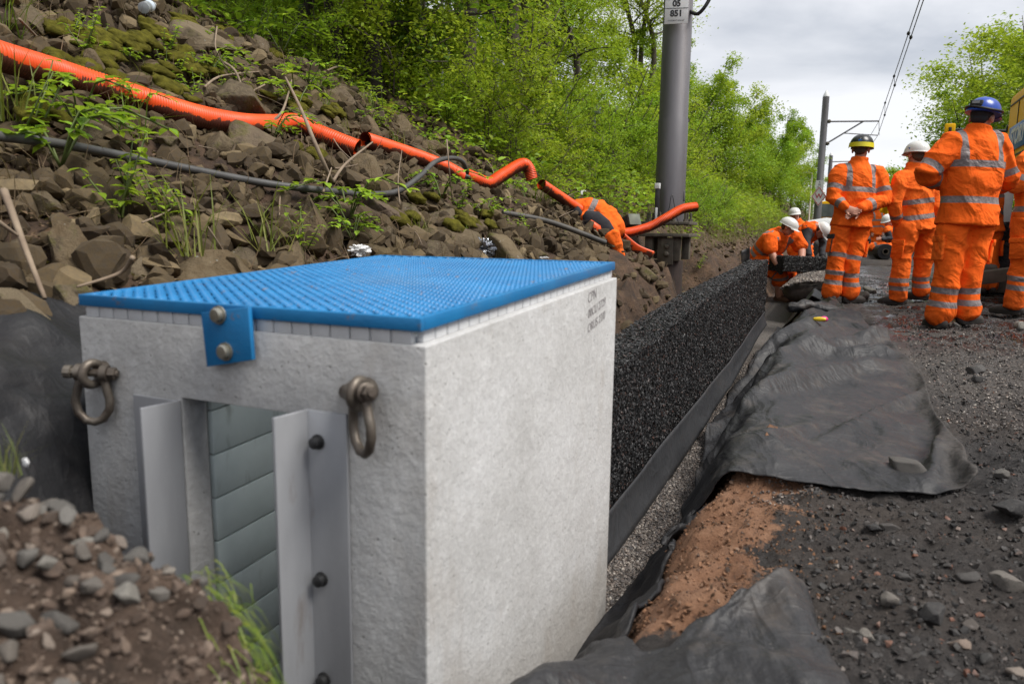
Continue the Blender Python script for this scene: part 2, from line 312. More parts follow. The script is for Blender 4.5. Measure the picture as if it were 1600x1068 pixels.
grc = k.ramp(k.noise(120, 4, .7), [(.3, (.035, .03, .028)), (.5, (.12, .105, .095)), (.72, (.26, .23, .2))]); c = k.mix(gr, c, grc)
c = k.mix(bank, c, soil); 
wm = k.math('MULTIPLY', wet, k.ramp(k.noise(2.6, 6, .68), [(.44, 0.), (.50, 1.)])); c = k.mix(wm, c, (.014, .013, .013))
rg = k.mix(wm, .85, .15); k.set(col=c, rough=rg, spec=.5)
bf = k.math('MULTIPLY', k.noise(34, 8, .78), k.math('SUBTRACT', 1., k.math('MULTIPLY', wm, .93))); k.set(nor=k.bump(bf, .9, .035)); M_GROUND = k.m
k = Mat('spoil'); c = k.ramp(k.noise(11, 7, .7), [(.3, (.045, .034, .027)), (.55, (.125, .088, .067)), (.78, (.25, .18, .135))]); c = k.mix(k.ramp(k.noise(4.5, 5), [(.5, 0.), (.64, .8)]), c, (.045, .035, .028)); k.set(col=c, rough=.95, spec=.2, nor=k.bump(k.noise(48, 8, .75), .9, .018)); M_SPOIL = k.m
k = Mat('moss'); k.set(col=k.ramp(k.noise(26, 5), [(.3, (.055, .05, .008)), (.7, (.17, .155, .022))]), rough=.95, spec=.1, nor=k.bump(k.noise(140, 5, .8), 1., .012)); M_MOSS = k.m

def leaf_mat(name, stops, tr=.55, rough=.5, objr=0.):
    k = Mat(name); a = k.attr('rnd')
    if objr: a = k.math('FRACT', k.math('ADD', a, k.math('MULTIPLY', k.objrand(), objr)))
    c = k.ramp(a, stops); c = k.mix(k.math('MULTIPLY', k.objrand(), .55), c, (.55, .52, .05), 'MULTIPLY') if tr < .5 and False else k.mix(k.math('MULTIPLY', k.objrand(), .38), c, tuple(x * y for x, y in zip(stops[-1][1], (.95, .82, .9)))); k.set(col=c, rough=rough, spec=.3)
    t = k.n.new("ShaderNodeBsdfTranslucent"); k.l.new(k.mix(.35, c, (.35, .42, .02)), t.inputs[0]); mx_ = k.n.new("ShaderNodeMixShader"); mx_.inputs[0].default_value = tr
    k.l.new(k.b.outputs[0], mx_.inputs[1]); k.l.new(t.outputs[0], mx_.inputs[2]); k.l.new(mx_.outputs[0], k.n["Material Output"].inputs[0]); return k.m
M_LEAFY = leaf_mat('leaf_yellow_green', [(0., (0.148, 0.259, 0.022)), (.5, (0.324, 0.472, 0.035)), (.85, (0.501, 0.625, 0.047)), (1., (0.554, 0.641, 0.062))])
M_LEAFM = leaf_mat('leaf_mid_green', [(0., (0.090, 0.192, 0.017)), (.5, (0.206, 0.383, 0.029)), (.85, (0.358, 0.557, 0.041)), (1., (0.502, 0.660, 0.050))])
M_LEAFSHADE = leaf_mat('leaf_shade_green', [(0., (0.030, 0.075, 0.012)), (.5, (0.068, 0.150, 0.018)), (1., (0.150, 0.285, 0.033))], .3)  # dense shade of the upper-left thicket, put into the leaf colour
M_LEAFB = leaf_mat('leaf_bright', [(0., (0.126, 0.272, 0.026)), (.5, (0.252, 0.472, 0.040)), (1., (0.441, 0.643, 0.046))], .4)
M_GRASS = leaf_mat('grass_blade', [(0., (0.056, 0.119, 0.013)), (.5, (0.121, 0.212, 0.023)), (.8, (0.202, 0.255, 0.035)), (1., (0.274, 0.246, 0.077))], .35)
M_STRAW = leaf_mat('dry_litter', [(0., (.10, .065, .035)), (.5, (.19, .135, .08)), (.9, (.30, .23, .15)), (1., (.16, .055, .03))], .15, .8)
M_BLOSSOM = simple('blossom', (.72, .70, .62), (.55, .52, .45), 10, .8, 0)
M_BARK = simple('bark', (.075, .058, .042), (.14, .115, .09), 6, .9, .8, 26, .02)
M_BARKD = simple('bark_dark', (.028, .022, .017), (.055, .043, .033), 6, .9, .8, 26, .02)
M_STICK = simple('dead_stem', (.30, .23, .16), (.18, .13, .09), 14, .85, .4, 60, .004)
k = Mat('stem_green'); k.set(col=(.09, .12, .025), rough=.6); M_STEM = k.m

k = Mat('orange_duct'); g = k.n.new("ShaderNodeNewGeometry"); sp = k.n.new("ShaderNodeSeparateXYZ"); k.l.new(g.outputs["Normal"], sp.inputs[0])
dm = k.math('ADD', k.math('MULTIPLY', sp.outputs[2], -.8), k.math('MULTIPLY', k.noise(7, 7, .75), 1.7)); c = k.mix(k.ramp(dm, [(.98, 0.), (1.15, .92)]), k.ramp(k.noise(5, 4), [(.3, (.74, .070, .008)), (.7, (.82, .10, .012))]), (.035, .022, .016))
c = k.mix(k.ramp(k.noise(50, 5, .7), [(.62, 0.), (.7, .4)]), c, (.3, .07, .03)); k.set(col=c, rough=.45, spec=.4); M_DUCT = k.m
M_CABLE = simple('grey_cable', (.085, .083, .082), (.05, .048, .046), 12, .55, .2, 80, .002)
M_PIPE = simple('dark_pipe', (.045, .043, .040), (.085, .075, .062), 12, .6, .3, 60, .002)
k = Mat('mast_steel'); c = k.ramp(k.noise(2.2, 6, .62, scale3=(1, 1, .22)), [(.3, (.115, .11, .118)), (.7, (.19, .182, .19))]); c = k.mix(k.ramp(k.noise(3, 6, .65, scale3=(1, 1, .12)), [(.58, 0.), (.7, .5)]), c, (.085, .068, .06)); k.set(col=c, rough=.5, metal=.35, nor=k.bump(k.noise(60, 4), .15, .003)); M_MAST = k.m
M_OLDSTEEL = simple('weathered_steel', (.075, .065, .05), (.15, .13, .10), 14, .7, .5, 60, .004, .2)
M_RUST = simple('rust_dark', (.05, .032, .026), (.025, .018, .016), 12, .85, .5, 50, .006)
M_WHITE = simple('white_paint', (.78, .78, .78), (.68, .68, .68), 12, .45, 0)
M_BLACK = simple('black_paint', (.012, .012, .012), (.02, .02, .02), 12, .5, 0)
M_RED = simple('red_paint', (.5, .03, .03), (.4, .03, .03), 12, .5, 0)
M_SIGNBLUE = simple('sign_blue', (.015, .12, .42), (.02, .14, .46), 12, .4, 0)
k = Mat('plant_yellow'); k.set(col=k.mix(k.ramp(k.noise(5, 6, .65), [(.62, 0.), (.78, .3)]), k.ramp(k.noise(2, 4), [(.3, (.86, .46, .006)), (.7, (.92, .52, .010))]), (.20, .12, .05)), rough=.6, spec=.15, nor=k.bump(k.noise(40, 3), .06, .003)); M_YELLOW = k.m
M_GLASS = simple('cab_glass', (.10, .13, .14), (.16, .19, .2), 3, .08, 0, spec=.8)
M_TYRE = simple('tyre_rubber', (.022, .021, .02), (.06, .05, .042), 16, .8, .5, 60, .006)
M_GREYBOX = simple('grey_plastic', (.32, .33, .34), (.25, .26, .27), 10, .6, .1)
M_CONCGREEN = simple('mossy_concrete', (.20, .22, .17), (.13, .14, .12), 12, .9, .4, 60, .004)
M_WOOD = simple('old_timber', (.12, .095, .07), (.07, .055, .042), 9, .9, .5, 40, .006)
k = Mat('clear_plastic'); k.set(col=(.75, .8, .85), rough=.12, trans=.55, ior=1.3); M_BOTTLE = k.m
M_FOIL = simple('foil', (.6, .62, .66), (.15, .16, .18), 30, .25, .6, 60, .01, .8)
M_PAPER = simple('tissue', (.8, .8, .79), (.65, .65, .64), 12, .9, .5, 30, .01)
M_PINK = simple('pink_plastic', (.75, .03, .22), (.7, .03, .2), 12, .4, 0)
M_YEL = simple('yellow_plastic', (.8, .55, .02), (.75, .5, .02), 12, .4, 0)
k = Mat('wrap_film'); k.set(col=k.ramp(k.noise(7, 5), [(.3, (.012, .012, .013)), (.7, (.03, .03, .032))]), rough=.22, spec=.6, nor=k.bump(k.noise(9, 6, .65, scale3=(1, 1, 4)), .9, .05)); M_FILM = k.m

def hivis(name, org=(.98, .150, .012)):
    k = Mat(name); tp = k.attr('tape'); big = k.noise(7, 5, .6); c = k.ramp(big, [(.3, org), (.7, (org[0] * .95, org[1] * .8, org[2] * .9))])
    c = k.mix(k.math('MULTIPLY', k.objrand(), .35), c, (.98, .22, .035)); c = k.mix(k.ramp(k.noise(13, 5, .65), [(.60, 0.), (.78, .35)]), c, (.30, .07, .02))
    dirt = k.attr('dirt'); c = k.mix(k.math('MULTIPLY', dirt, k.ramp(k.noise(9, 6, .7), [(.38, 0.), (.66, .8)])), c, (.085, .045, .025))
    tm = k.math('GREATER_THAN', tp, 0.); c = k.mix(tm, c, k.ramp(k.noise(40, 3), [(.3, (.21, .175, .17)), (.7, (.29, .25, .245))]))
    k.set(col=c, rough=k.mix(tm, .9, .4), spec=.15, nor=k.bump(k.noise(13, 4, .55, dist=.8), .38, .03, k.bump(k.noise(4.5, 3, .5, dist=1.4), .65, .07))); return k.m
M_HIVIS = hivis('hivis_orange')
M_NAVY = simple('dark_fabric', (.016, .016, .02), (.026, .026, .032), 12, .85, .4, 20, .012)
M_SKIN = simple('skin', (.50, .25, .17), (.42, .19, .13), 30, .55, .1, 90, .002)
M_HAIR = simple('hair', (.045, .03, .02), (.08, .055, .035), 40, .8, .6, 120, .004)
M_HELW = simple('helmet_white', (.74, .73, .70), (.66, .65, .62), 6, .32, .02)
M_HELB = simple('helmet_blue', (.015, .06, .36), (.02, .075, .42), 6, .28, .02)
M_HELK = simple('helmet_black', (.012, .014, .013), (.02, .022, .02), 6, .3, .02)
M_HELY = simple('helmet_yellow_band', (.75, .66, .02), (.7, .6, .02), 6, .45, .02)
M_BOOT = simple('boot_leather', (.020, .017, .015), (.05, .042, .036), 14, .65, .4, 60, .004)
M_WELLY = simple('muddy_boot', (.16, .075, .04), (.09, .045, .028), 10, .75, .4, 40, .004)
M_GLOVE = simple('work_glove', (.018, .018, .018), (.04, .038, .036), 20, .8, .3)

def text_mesh(name, body, size, mat, parent, loc, X, Y, extrude=.0005, shear=0., align='CENTER', bold=0., spacing=1.):
    cu = bpy.data.curves.new(name, 'FONT'); cu.body = body; cu.size = size; cu.extrude = extrude; cu.align_x = align; cu.align_y = 'CENTER'; cu.shear = shear; cu.offset = bold; cu.space_character = spacing
    tmp = bpy.data.objects.new(name, cu); COL.objects.link(tmp); dg = bpy.context.evaluated_depsgraph_get(); dg.update()
    me = bpy.data.meshes.new_from_object(tmp.evaluated_get(dg)); bpy.data.objects.remove(tmp); me.materials.clear(); me.materials.append(mat)
    X = nrm(X); Z = nrm(np.cross(X, Y)); Y = np.cross(Z, X); Mx = Matrix.Identity(4)
    for i in range(3): Mx[i][0], Mx[i][1], Mx[i][2], Mx[i][3] = X[i], Y[i], Z[i], loc[i]
    me.transform(Mx); return link(name, me, parent)

# drape shapes of the four fabric sheets: (s, t, z) in millimetres, stored as differences
DRAPES = {
    'big': (32, 75, [-434,-8,-4,-1,-2,-21,-11,19,1,-8,-13,-12,-6,-5,-6,-8,-18,-12,-5,-6,-20,-12,-1,-6,-4,-7,-9,-4,56,-7,-14,-19,-11,-6,-12,-13,-13,37,60,-20,-11,-12,-10,-2,-5,-6,-6,-11,-7,-9,2,6,-7,-2,0,0,0,1,1,-2,
0,1,2,2,1,3,-9,4,7,-3,2,2,0,-12,9,-417,-1,-1,0,1,3,0,-1,-2,4,7,3,-3,-1,0,3,12,-2,-4,2,15,-7,-9,2,-2,2,-1,-12,-39,48,4,8,-8,-3,3,1,-1,-46,44,5,0,1,-2,-7,2,
1,1,2,2,1,-12,4,7,-7,-2,-5,1,1,1,1,-5,1,0,0,1,0,8,-11,2,5,-4,1,2,1,-11,-401,-1,0,-1,4,-1,2,-2,-1,3,1,-6,1,7,1,1,1,8,-1,-2,1,16,-5,-5,0,-1,-1,4,-31,-30,
53,6,9,-8,-1,0,1,-4,-69,65,9,0,2,-3,-4,0,0,4,0,11,-8,-13,8,4,-6,0,-5,0,0,2,1,-5,0,0,0,0,5,-2,-6,7,-1,-2,-1,11,-12,-386,1,1,-2,1,2,3,-5,0,1,-11,8,15,-9,-1,
-2,2,-3,6,2,2,-4,13,0,-1,0,3,1,1,-34,-7,27,8,8,-4,1,-2,2,-55,4,32,14,1,4,-3,0,-1,0,-13,14,14,-12,-6,7,0,-2,-2,-5,0,0,3,-3,-3,1,0,0,-2,11,-10,-1,5,-2,1,1,2,
-369,-2,2,0,-2,2,4,-5,2,-7,-3,15,-2,-2,1,-3,0,4,-5,3,0,4,-8,7,6,1,3,3,-4,-2,-42,16,19,7,5,2,0,-4,-3,-61,20,29,12,0,3,-3,1,-1,-5,-12,22,8,-11,2,6,-3,-1,-4,-3,0,
2,2,-4,-2,0,0,0,2,2,-6,5,0,-1,-1,11,-352,1,-2,1,-3,3,2,-1,-2,-9,9,6,-7,2,2,3,-10,6,5,-5,2,-4,9,-8,2,4,0,5,4,3,-14,-36,21,15,4,4,7,-3,1,-20,-46,23,26,6,1,
1,-1,-1,3,-32,10,25,2,-7,0,9,0,-1,-4,-1,-1,4,-1,-3,0,0,0,-2,5,-4,-1,2,-1,0,2,-334,-2,2,-2,0,2,-1,0,-5,-4,14,-4,0,0,2,0,-3,-7,8,3,-2,-1,-3,9,-9,3,2,-3,12,7,
-3,-16,-28,26,2,-11,16,13,-6,9,-36,-29,27,18,0,2,0,2,-9,8,-29,15,17,-1,1,-1,4,1,-4,-3,0,0,4,-4,-1,0,0,-1,2,1,-2,0,1,0,-1,-319,3,-3,2,-2,4,0,-4,-10,9,9,-5,-1,1,0,
-5,2,2,-3,6,0,-2,-4,3,7,-11,3,-1,-1,17,5,-9,-18,-10,17,-10,9,5,15,-5,8,-45,-12,30,7,0,0,2,-2,9,-7,-33,27,4,-1,-7,6,7,2,-3,-3,0,-4,0,5,-2,0,0,1,-2,-1,1,0,1,1,
-302,3,1,-3,0,1,-1,-5,3,7,-1,-4,1,-2,0,-4,3,5,0,-4,1,1,-4,-2,6,2,-13,6,-4,6,19,-3,-13,-13,-1,4,7,1,11,7,1,-7,-43,6,26,-2,1,-1,9,-12,24,-23,-25,27,-2,8,-15,8,2,0,
0,-9,-8,7,9,1,-1,-1,-1,3,-3,0,-1,0,0,-274,-1,-1,0,-4,-1,0,-1,15,-2,-12,-9,7,2,-3,13,-2,-7,5,-2,-5,6,0,-11,1,8,-2,-15,8,-7,7,22,-10,-20,-6,20,-3,-1,2,11,5,0,-22,-29,23,
12,-5,3,9,-17,9,20,-37,2,13,-3,5,-9,9,-2,-5,-15,8,14,-2,-3,-3,1,-2,4,-1,0,1,-2,-5,-243,3,-1,0,-1,-1,-2,1,0,5,-7,3,-11,3,0,-1,11,-7,-8,2,2,-2,9,-2,-7,-1,11,-2,-11,8,
-16,15,17,-29,-7,1,7,5,0,4,11,-1,-2,-26,-16,30,3,-5,6,-7,-6,19,0,-41,26,2,6,-11,5,5,-16,-2,16,3,-10,2,0,-1,-1,-3,4,-2,0,1,-1,-212,0,2,1,0,1,-2,1,-3,1,2,1,0,-3,0,
-1,-3,8,-9,-4,-1,1,-1,8,-3,-8,2,11,-10,-7,9,-16,24,-7,-2,13,-38,20,-1,2,6,-4,14,-10,-28,4,20,-4,4,-3,3,-6,22,-25,-24,27,-2,9,-12,-1,-12,16,9,-7,-3,-1,2,-3,4,-4,1,1,-2,1,4,
-180,1,-1,-1,2,1,0,-1,1,-1,0,1,1,0,-2,1,1,0,6,-7,-1,-2,-2,-2,2,-2,-3,-1,10,-12,-2,-7,11,8,9,-8,-8,-19,15,-1,3,4,16,-5,-15,-22,18,2,0,-2,2,-13,10,18,-41,7,14,3,-5,-7,
1,18,-5,-8,1,-1,1,-1,-2,2,-3,2,0,0,0,-147,-1,0,0,0,0,3,1,-2,0,0,-2,1,3,1,-3,1,0,0,8,-6,-1,0,0,-3,1,-6,-1,-1,7,-14,1,-1,13,4,-10,4,-16,5,1,0,6,8,7,-7,
-18,0,4,-2,-1,-2,10,-11,17,-9,-40,26,4,8,-22,15,15,-12,-4,1,0,1,-3,-6,9,-3,1,1,-2,1,-112,-1,-2,-1,1,1,-3,0,5,-1,0,0,-1,0,2,2,-2,0,0,1,8,-7,-1,-1,-2,2,-1,2,2,-8,
7,-1,-21,19,-6,-2,5,3,-21,13,-2,2,-4,9,7,-9,-15,8,-2,-2,-7,10,-2,0,28,-35,-10,13,-5,-4,11,6,-9,-2,0,2,-8,2,-1,3,2,-2,2,-1,3,-79,3,0,-2,-2,-1,-2,-1,0,5,3,-1,-1,-1,0,
2,1,-1,0,0,1,8,-8,0,-1,3,-2,1,0,2,-1,0,-6,5,-1,-3,0,9,-13,-2,9,-7,5,-4,6,-1,-17,14,-14,1,-7,5,1,-5,12,7,-34,17,3,5,-8,1,-8,4,-1,2,-4,-6,7,-3,8,-3,-1,3,-2,
-32,0,4,5,0,-7,-2,1,-4,-4,9,3,2,-1,-2,-1,2,3,-1,-1,-1,2,6,-3,-3,-5,13,-5,-2,0,1,4,-3,-1,-1,-1,1,-4,14,-21,-1,13,-13,11,-2,7,-6,-15,-10,15,-17,6,-6,5,-9,26,-7,-37,21,10,
7,-21,4,-1,-2,-4,2,-5,9,-2,-5,1,-2,3,-8,0,-1,0,0,5,3,-2,-6,-2,5,-8,7,1,3,-2,-1,0,1,2,-1,0,-1,2,3,0,-4,-3,8,-4,-1,0,0,6,-8,0,3,-1,-1,3,3,-12,8,-6,3,1,
1,5,-18,2,13,-7,-3,3,-6,3,-1,15,-21,-6,13,3,-23,-1,11,-4,-1,-2,6,-1,4,-3,-3,-1,-1,4,34,-2,-1,0,-2,5,5,-4,-4,-7,10,-3,3,0,4,-2,-2,1,1,1,-1,0,0,0,5,-2,-4,-4,11,-4,
-1,-1,0,-1,-5,5,1,-2,-1,4,-3,2,0,-10,9,-1,2,-2,-8,8,8,-33,24,-3,1,-3,1,7,-25,14,-1,5,-17,3,-4,3,-3,11,-4,-3,-1,-1,0,-2,6,69,1,-3,-1,-1,0,2,6,-5,-3,-13,17,1,-2,1,
2,0,-2,0,1,1,0,-1,1,-1,8,-6,-2,-4,10,-5,1,-2,2,0,-4,3,-1,0,-3,4,-3,1,0,-6,6,-1,-2,7,-6,-3,0,-5,8,-2,-1,-2,10,-8,-6,2,-9,4,-6,5,-6,1,7,-5,-5,2,2,-1,-1,1,
101,2,3,-2,-2,-1,0,1,5,-3,-3,-21,25,2,-4,1,1,0,0,0,1,0,0,-1,1,-1,6,-5,0,-3,8,-5,0,0,-1,2,-1,0,-3,1,1,0,-3,1,-1,-1,-3,4,10,-6,-11,13,-20,13,-8,7,-1,-1,6,-12,
4,1,10,-27,13,-8,3,0,0,0,1,0,-5,2,1,133,-1,1,4,1,-3,-1,-1,2,2,-2,-3,-27,31,4,-3,-1,2,-1,0,0,-1,3,0,-2,0,1,6,-6,0,-1,6,-6,2,-1,2,-3,1,-4,1,-1,3,-2,0,0,
-4,6,-2,3,7,-12,-2,1,-4,4,1,-3,0,5,-3,-5,1,8,-9,-9,6,2,-3,1,1,-2,2,2,-5,1,169,-2,-2,-1,3,4,-3,-2,-1,1,2,-1,-5,-28,32,6,-2,-2,1,0,1,-1,-1,2,1,-1,-1,0,6,-5,
0,0,4,-3,-2,0,1,-1,0,-1,1,-1,1,-3,0,1,-6,7,-1,5,1,-19,13,-12,8,-1,-2,2,-1,4,-8,4,0,11,-22,7,2,-2,1,-1,0,0,4,-6,1,207,-4,1,-2,-1,1,4,-1,-2,-1,0,1,-2,-2,-31,
31,8,-2,-1,1,0,2,-2,0,1,1,-1,0,0,4,-3,0,0,2,-3,0,1,-2,1,-1,-1,0,0,-1,-2,1,-3,3,-3,3,9,-15,5,-2,-1,-4,3,0,0,1,0,-2,-1,9,-7,-7,4,0,-1,1,-1,0,0,1,-2,
248,-2,-1,-1,-2,-3,1,4,-1,-2,-1,0,1,-6,3,-33,29,11,-1,-1,0,0,1,-1,-1,3,0,-1,0,0,2,-2,1,-1,-3,4,-1,0,0,0,-1,-1,1,-1,-3,-2,3,-2,4,-3,4,1,-7,2,-2,1,-2,-3,2,0,
2,-2,-2,0,10,-12,1,0,0,-1,1,-2,-7,11,-2,280,4,-6,7,0,-1,-2,-2,4,0,-2,-1,0,1,-9,8,-33,25,13,-1,-1,0,0,1,-1,-2,4,0,-1,1,0,1,-1,-1,-2,2,-3,3,-4,3,0,0,-1,0,0,
-5,0,3,4,-4,0,7,-9,0,1,5,-14,5,0,0,2,0,-4,-1,8,-5,-6,3,0,-1,0,1,-11,12,1,312,-7,3,-10,0,17,2,-2,-3,2,2,-2,0,-1,-1,-10,11,-33,22,16,-1,-1,1,-1,2,-2,-2,4,0,-1,
1,0,0,-2,0,2,-1,-3,-2,5,-1,-1,0,0,1,-1,-4,0,3,4,-6,3,-6,4,-5,9,-6,-4,-2,3,0,3,-3,-2,1,7,-14,5,-1,0,0,-5,0,1,7,344,5,-12,-1,-6,-20,22,17,-1,-2,0,2,-2,0,0,
-3,-8,11,-32,18,18,-1,-1,0,0,1,-2,-1,4,0,0,0,0,-1,-1,-1,3,-5,3,-6,7,-1,0,0,-1,0,0,-3,1,2,-3,1,0,0,-5,-1,10,-14,5,-1,0,4,-1,-3,-1,6,-5,-6,4,0,-1,-18,17,-4,8,
365,0,13,-9,-3,-1,-30,12,30,3,-2,-1,2,-1,1,-3,-2,-7,11,-31,15,20,-1,0,-1,1,1,-3,-3,6,0,0,1,-2,1,-4,3,0,-3,-7,3,6,-1,0,0,3,-4,0,-1,0,-4,4,1,-1,0,-18,7,9,-4,-5,
6,-1,3,-3,-1,0,7,-32,18,5,-4,-13,14,0,2,384,-7,7,-1,13,-4,-2,-32,-12,38,15,1,-2,2,-1,-1,2,-3,-11,12,-27,4,28,-1,0,1,0,-1,-4,0,4,1,0,-1,2,-6,4,0,-6,5,-15,11,4,-1,0,
-1,3,-3,1,-3,-3,7,-5,-1,6,-13,-4,16,-10,0,3,-1,3,-1,-3,-10,20,-15,-27,26,-7,1,7,2,-1,394,4,-2,6,-6,16,8,2,-12,-35,8,12,4,8,8,4,0,1,1,-6,4,-21,-4,14,4,2,4,4,3,-8,
-1,2,1,1,2,-1,-4,3,2,-2,3,-11,0,2,1,-1,0,-1,-3,3,11,-3,1,-10,-1,9,-5,-3,3,-1,-7,-1,-1,4,-2,-2,0,21,-17,-14,3,23,-9,-4,-9,382,13,4,14,7,-1,-1,7,2,1,-14,-7,3,-2,-1,
11,3,0,5,0,-4,9,-13,-4,6,3,2,6,3,5,-1,-2,-1,1,1,0,-1,1,3,1,5,-10,-3,3,-7,0,3,-3,0,4,8,-4,5,-5,-10,9,-2,-15,6,-3,-7,3,-6,1,12,7,-13,17,9,-23,11,8,-8,-5,-14,
2276,37,50,55,59,56,60,60,68,70,72,73,74,77,77,78,81,81,82,83,85,84,85,85,88,87,87,89,68,80,89,92,91,95,92,92,100,98,71,94,96,96,96,102,99,98,99,99,100,100,101,101,100,101,102,103,104,104,104,105,
104,107,106,105,106,106,109,107,108,108,108,108,109,111,108,2276,0,0,0,0,2,-1,2,0,0,0,0,0,-1,0,0,-1,0,0,0,-1,1,0,1,-2,1,0,-5,14,-7,1,-2,1,-3,4,0,-24,2,25,-3,0,0,0,-5,3,
1,0,-1,-2,0,0,0,1,0,0,-1,0,0,1,-1,0,-1,0,1,0,0,-3,2,-1,0,0,0,0,0,2,2275,0,1,0,0,0,1,1,1,0,0,-1,0,0,0,0,0,-1,0,-1,1,-1,1,0,0,-1,0,2,6,8,
-14,1,-1,0,-3,4,4,-23,32,-12,-1,0,1,0,-4,2,0,2,-5,-1,1,0,1,0,0,1,-2,1,-1,1,0,-1,1,-1,0,0,0,0,0,-1,0,1,-1,-2,2,2274,0,-1,2,0,0,1,1,0,0,-1,1,-1,0,0,
1,-1,0,0,1,-2,1,-1,1,0,0,1,3,0,2,1,-5,0,0,-1,-2,8,0,4,-1,-7,0,-1,0,0,-2,1,0,4,-6,-2,2,-1,2,0,-1,1,-2,1,0,1,-1,-2,2,0,0,0,-3,2,0,-1,0,0,0,0,
2274,-1,0,-2,2,2,1,1,-1,0,-2,0,2,-1,1,-1,1,0,-1,0,0,-1,1,-1,1,0,0,0,-2,0,11,-4,-4,0,0,-1,5,6,-10,13,-4,-7,0,0,-1,-1,-1,1,-1,2,-2,-2,1,0,0,1,-1,0,0,-1,
1,0,0,-1,0,0,0,0,-1,1,0,-1,1,0,-3,2274,0,0,0,-2,1,3,0,1,-2,2,-3,1,1,-1,0,-1,1,0,0,0,1,-2,1,-1,0,0,0,2,1,-1,8,-5,-3,1,-1,1,7,2,-4,8,-7,-6,0,1,
-1,0,-2,2,2,-2,-3,0,-2,3,-1,1,0,-2,1,-1,1,0,-1,0,0,0,1,-2,0,1,0,-1,0,0,2274,0,0,0,0,-1,1,2,0,-1,-1,2,-1,0,1,0,0,-1,1,-1,0,-1,1,-1,1,0,0,0,1,4,
-4,0,7,-7,-1,0,-1,4,9,-4,-3,9,-9,-2,-1,1,-1,0,-5,-1,8,-3,-2,1,-2,1,0,0,1,-1,-1,1,0,0,-1,0,1,-1,1,-1,0,-1,1,0,0,2273,0,0,0,0,2,-1,1,-1,3,-2,1,-1,0,0,
0,0,0,0,0,0,0,0,0,-1,0,0,0,0,2,3,-3,2,3,-4,-2,-2,0,9,5,-8,2,6,-10,0,0,0,0,-2,-3,1,7,-5,-1,-1,2,-1,0,0,0,1,-1,0,-1,0,0,-1,1,0,0,0,0,0,-1,0,
2272,2,0,0,0,0,0,-2,1,1,0,0,1,0,-1,0,0,0,-1,1,0,0,-1,0,1,0,-1,0,0,0,4,-1,-3,4,-5,1,-1,0,1,6,2,-6,8,-2,-5,0,0,0,3,-3,-7,3,5,-3,0,-3,3,0,-1,0,
0,-1,0,1,-1,0,0,0,0,0,0,0,0,0,0,2272,1,0,0,0,0,0,0,-2,-1,4,0,-1,0,0,0,1,0,-1,0,0,1,0,-1,0,0,0,-1,0,0,0,5,-5,2,-4,-1,1,0,0,2,9,-5,-3,11,-8,
-1,0,-1,5,-3,-3,-4,4,0,-1,0,0,1,0,-1,0,-2,0,0,1,0,0,0,0,0,0,0,0,0,0,2276,-3,0,0,1,-1,0,1,0,-1,-1,1,0,0,0,0,0,0,1,-1,1,-1,1,0,-2,0,2,-1,0,-1,
0,0,6,-8,3,2,-4,0,0,0,4,8,-10,3,6,-7,0,0,0,0,1,-5,0,4,-3,0,-2,2,0,1,-1,-1,-1,-1,1,1,0,-1,0,1,-1,1,0,1,-1,2284,-5,-1,0,-2,2,-1,0,0,0,0,0,0,0,0,
1,-1,0,1,0,-1,0,1,1,-3,-1,1,3,-3,1,0,-2,2,-12,11,-5,5,-1,-1,0,0,-3,7,-3,8,-2,-2,0,0,-2,-3,3,-3,2,2,-2,0,-2,3,-1,-5,4,-2,1,1,-1,0,1,0,-1,1,0,0,0,1,
2282,5,0,0,0,-4,2,0,0,0,1,-1,1,0,0,-1,0,0,-1,2,0,0,-2,1,0,0,-2,-1,3,0,-1,0,-2,0,-7,5,0,1,0,1,0,-1,4,0,-1,7,-5,1,0,-2,-2,1,0,-2,4,-2,-1,0,2,-1,
-1,-2,1,1,-1,0,1,0,0,0,-1,0,1,-1,1,2284,1,0,0,0,0,-2,-1,2,-1,0,0,0,0,0,1,0,0,0,-2,1,0,0,-3,3,1,-2,0,0,0,-1,-1,0,8,-12,2,1,1,-1,0,1,0,-1,4,-1,
2,-1,2,0,-1,-1,-1,0,0,0,4,-4,-1,-3,1,4,-5,3,0,-1,1,0,-1,0,1,0,0,-1,1,0,2286,0,1,0,0,0,-1,1,-2,1,-1,1,0,0,0,-1,1,-1,0,0,-1,2,0,1,-2,1,0,-1,0,0,
0,3,-5,5,-6,-1,-1,1,2,-3,0,3,-2,0,4,-3,5,-5,4,0,3,-6,0,0,-1,2,1,-2,-1,0,2,-2,0,0,1,0,-2,2,-1,0,1,-1,0,1,-1,2287,0,1,1,-1,1,-1,0,0,0,0,-1,1,0,0,
0,-1,1,0,0,0,-3,3,-1,0,-2,4,-1,-1,0,2,0,-11,7,0,-2,1,-3,3,-2,-1,4,0,0,-2,5,0,-3,-5,7,3,-5,1,-1,0,-5,8,-3,0,-3,5,-1,-2,1,0,-1,1,-2,1,0,0,1,-1,0,1,
2290,2,-2,-1,0,1,1,-1,1,1,-2,0,-2,1,1,0,-1,0,0,1,0,0,-3,1,3,0,-4,3,1,-1,0,0,-3,-10,11,-2,-1,0,-5,1,-1,2,6,-2,0,-2,-3,6,-5,2,6,-3,-2,1,-1,-3,-2,7,-3,0,
-3,7,-1,-3,1,0,-1,0,-1,0,1,1,0,-1,1,2293,-1,0,1,-1,0,2,-1,-1,-1,3,-1,0,-2,0,1,0,1,-1,-1,0,1,-1,1,0,0,1,-3,2,0,0,0,-1,-9,5,3,-2,1,-2,1,-1,2,1,-2,0,
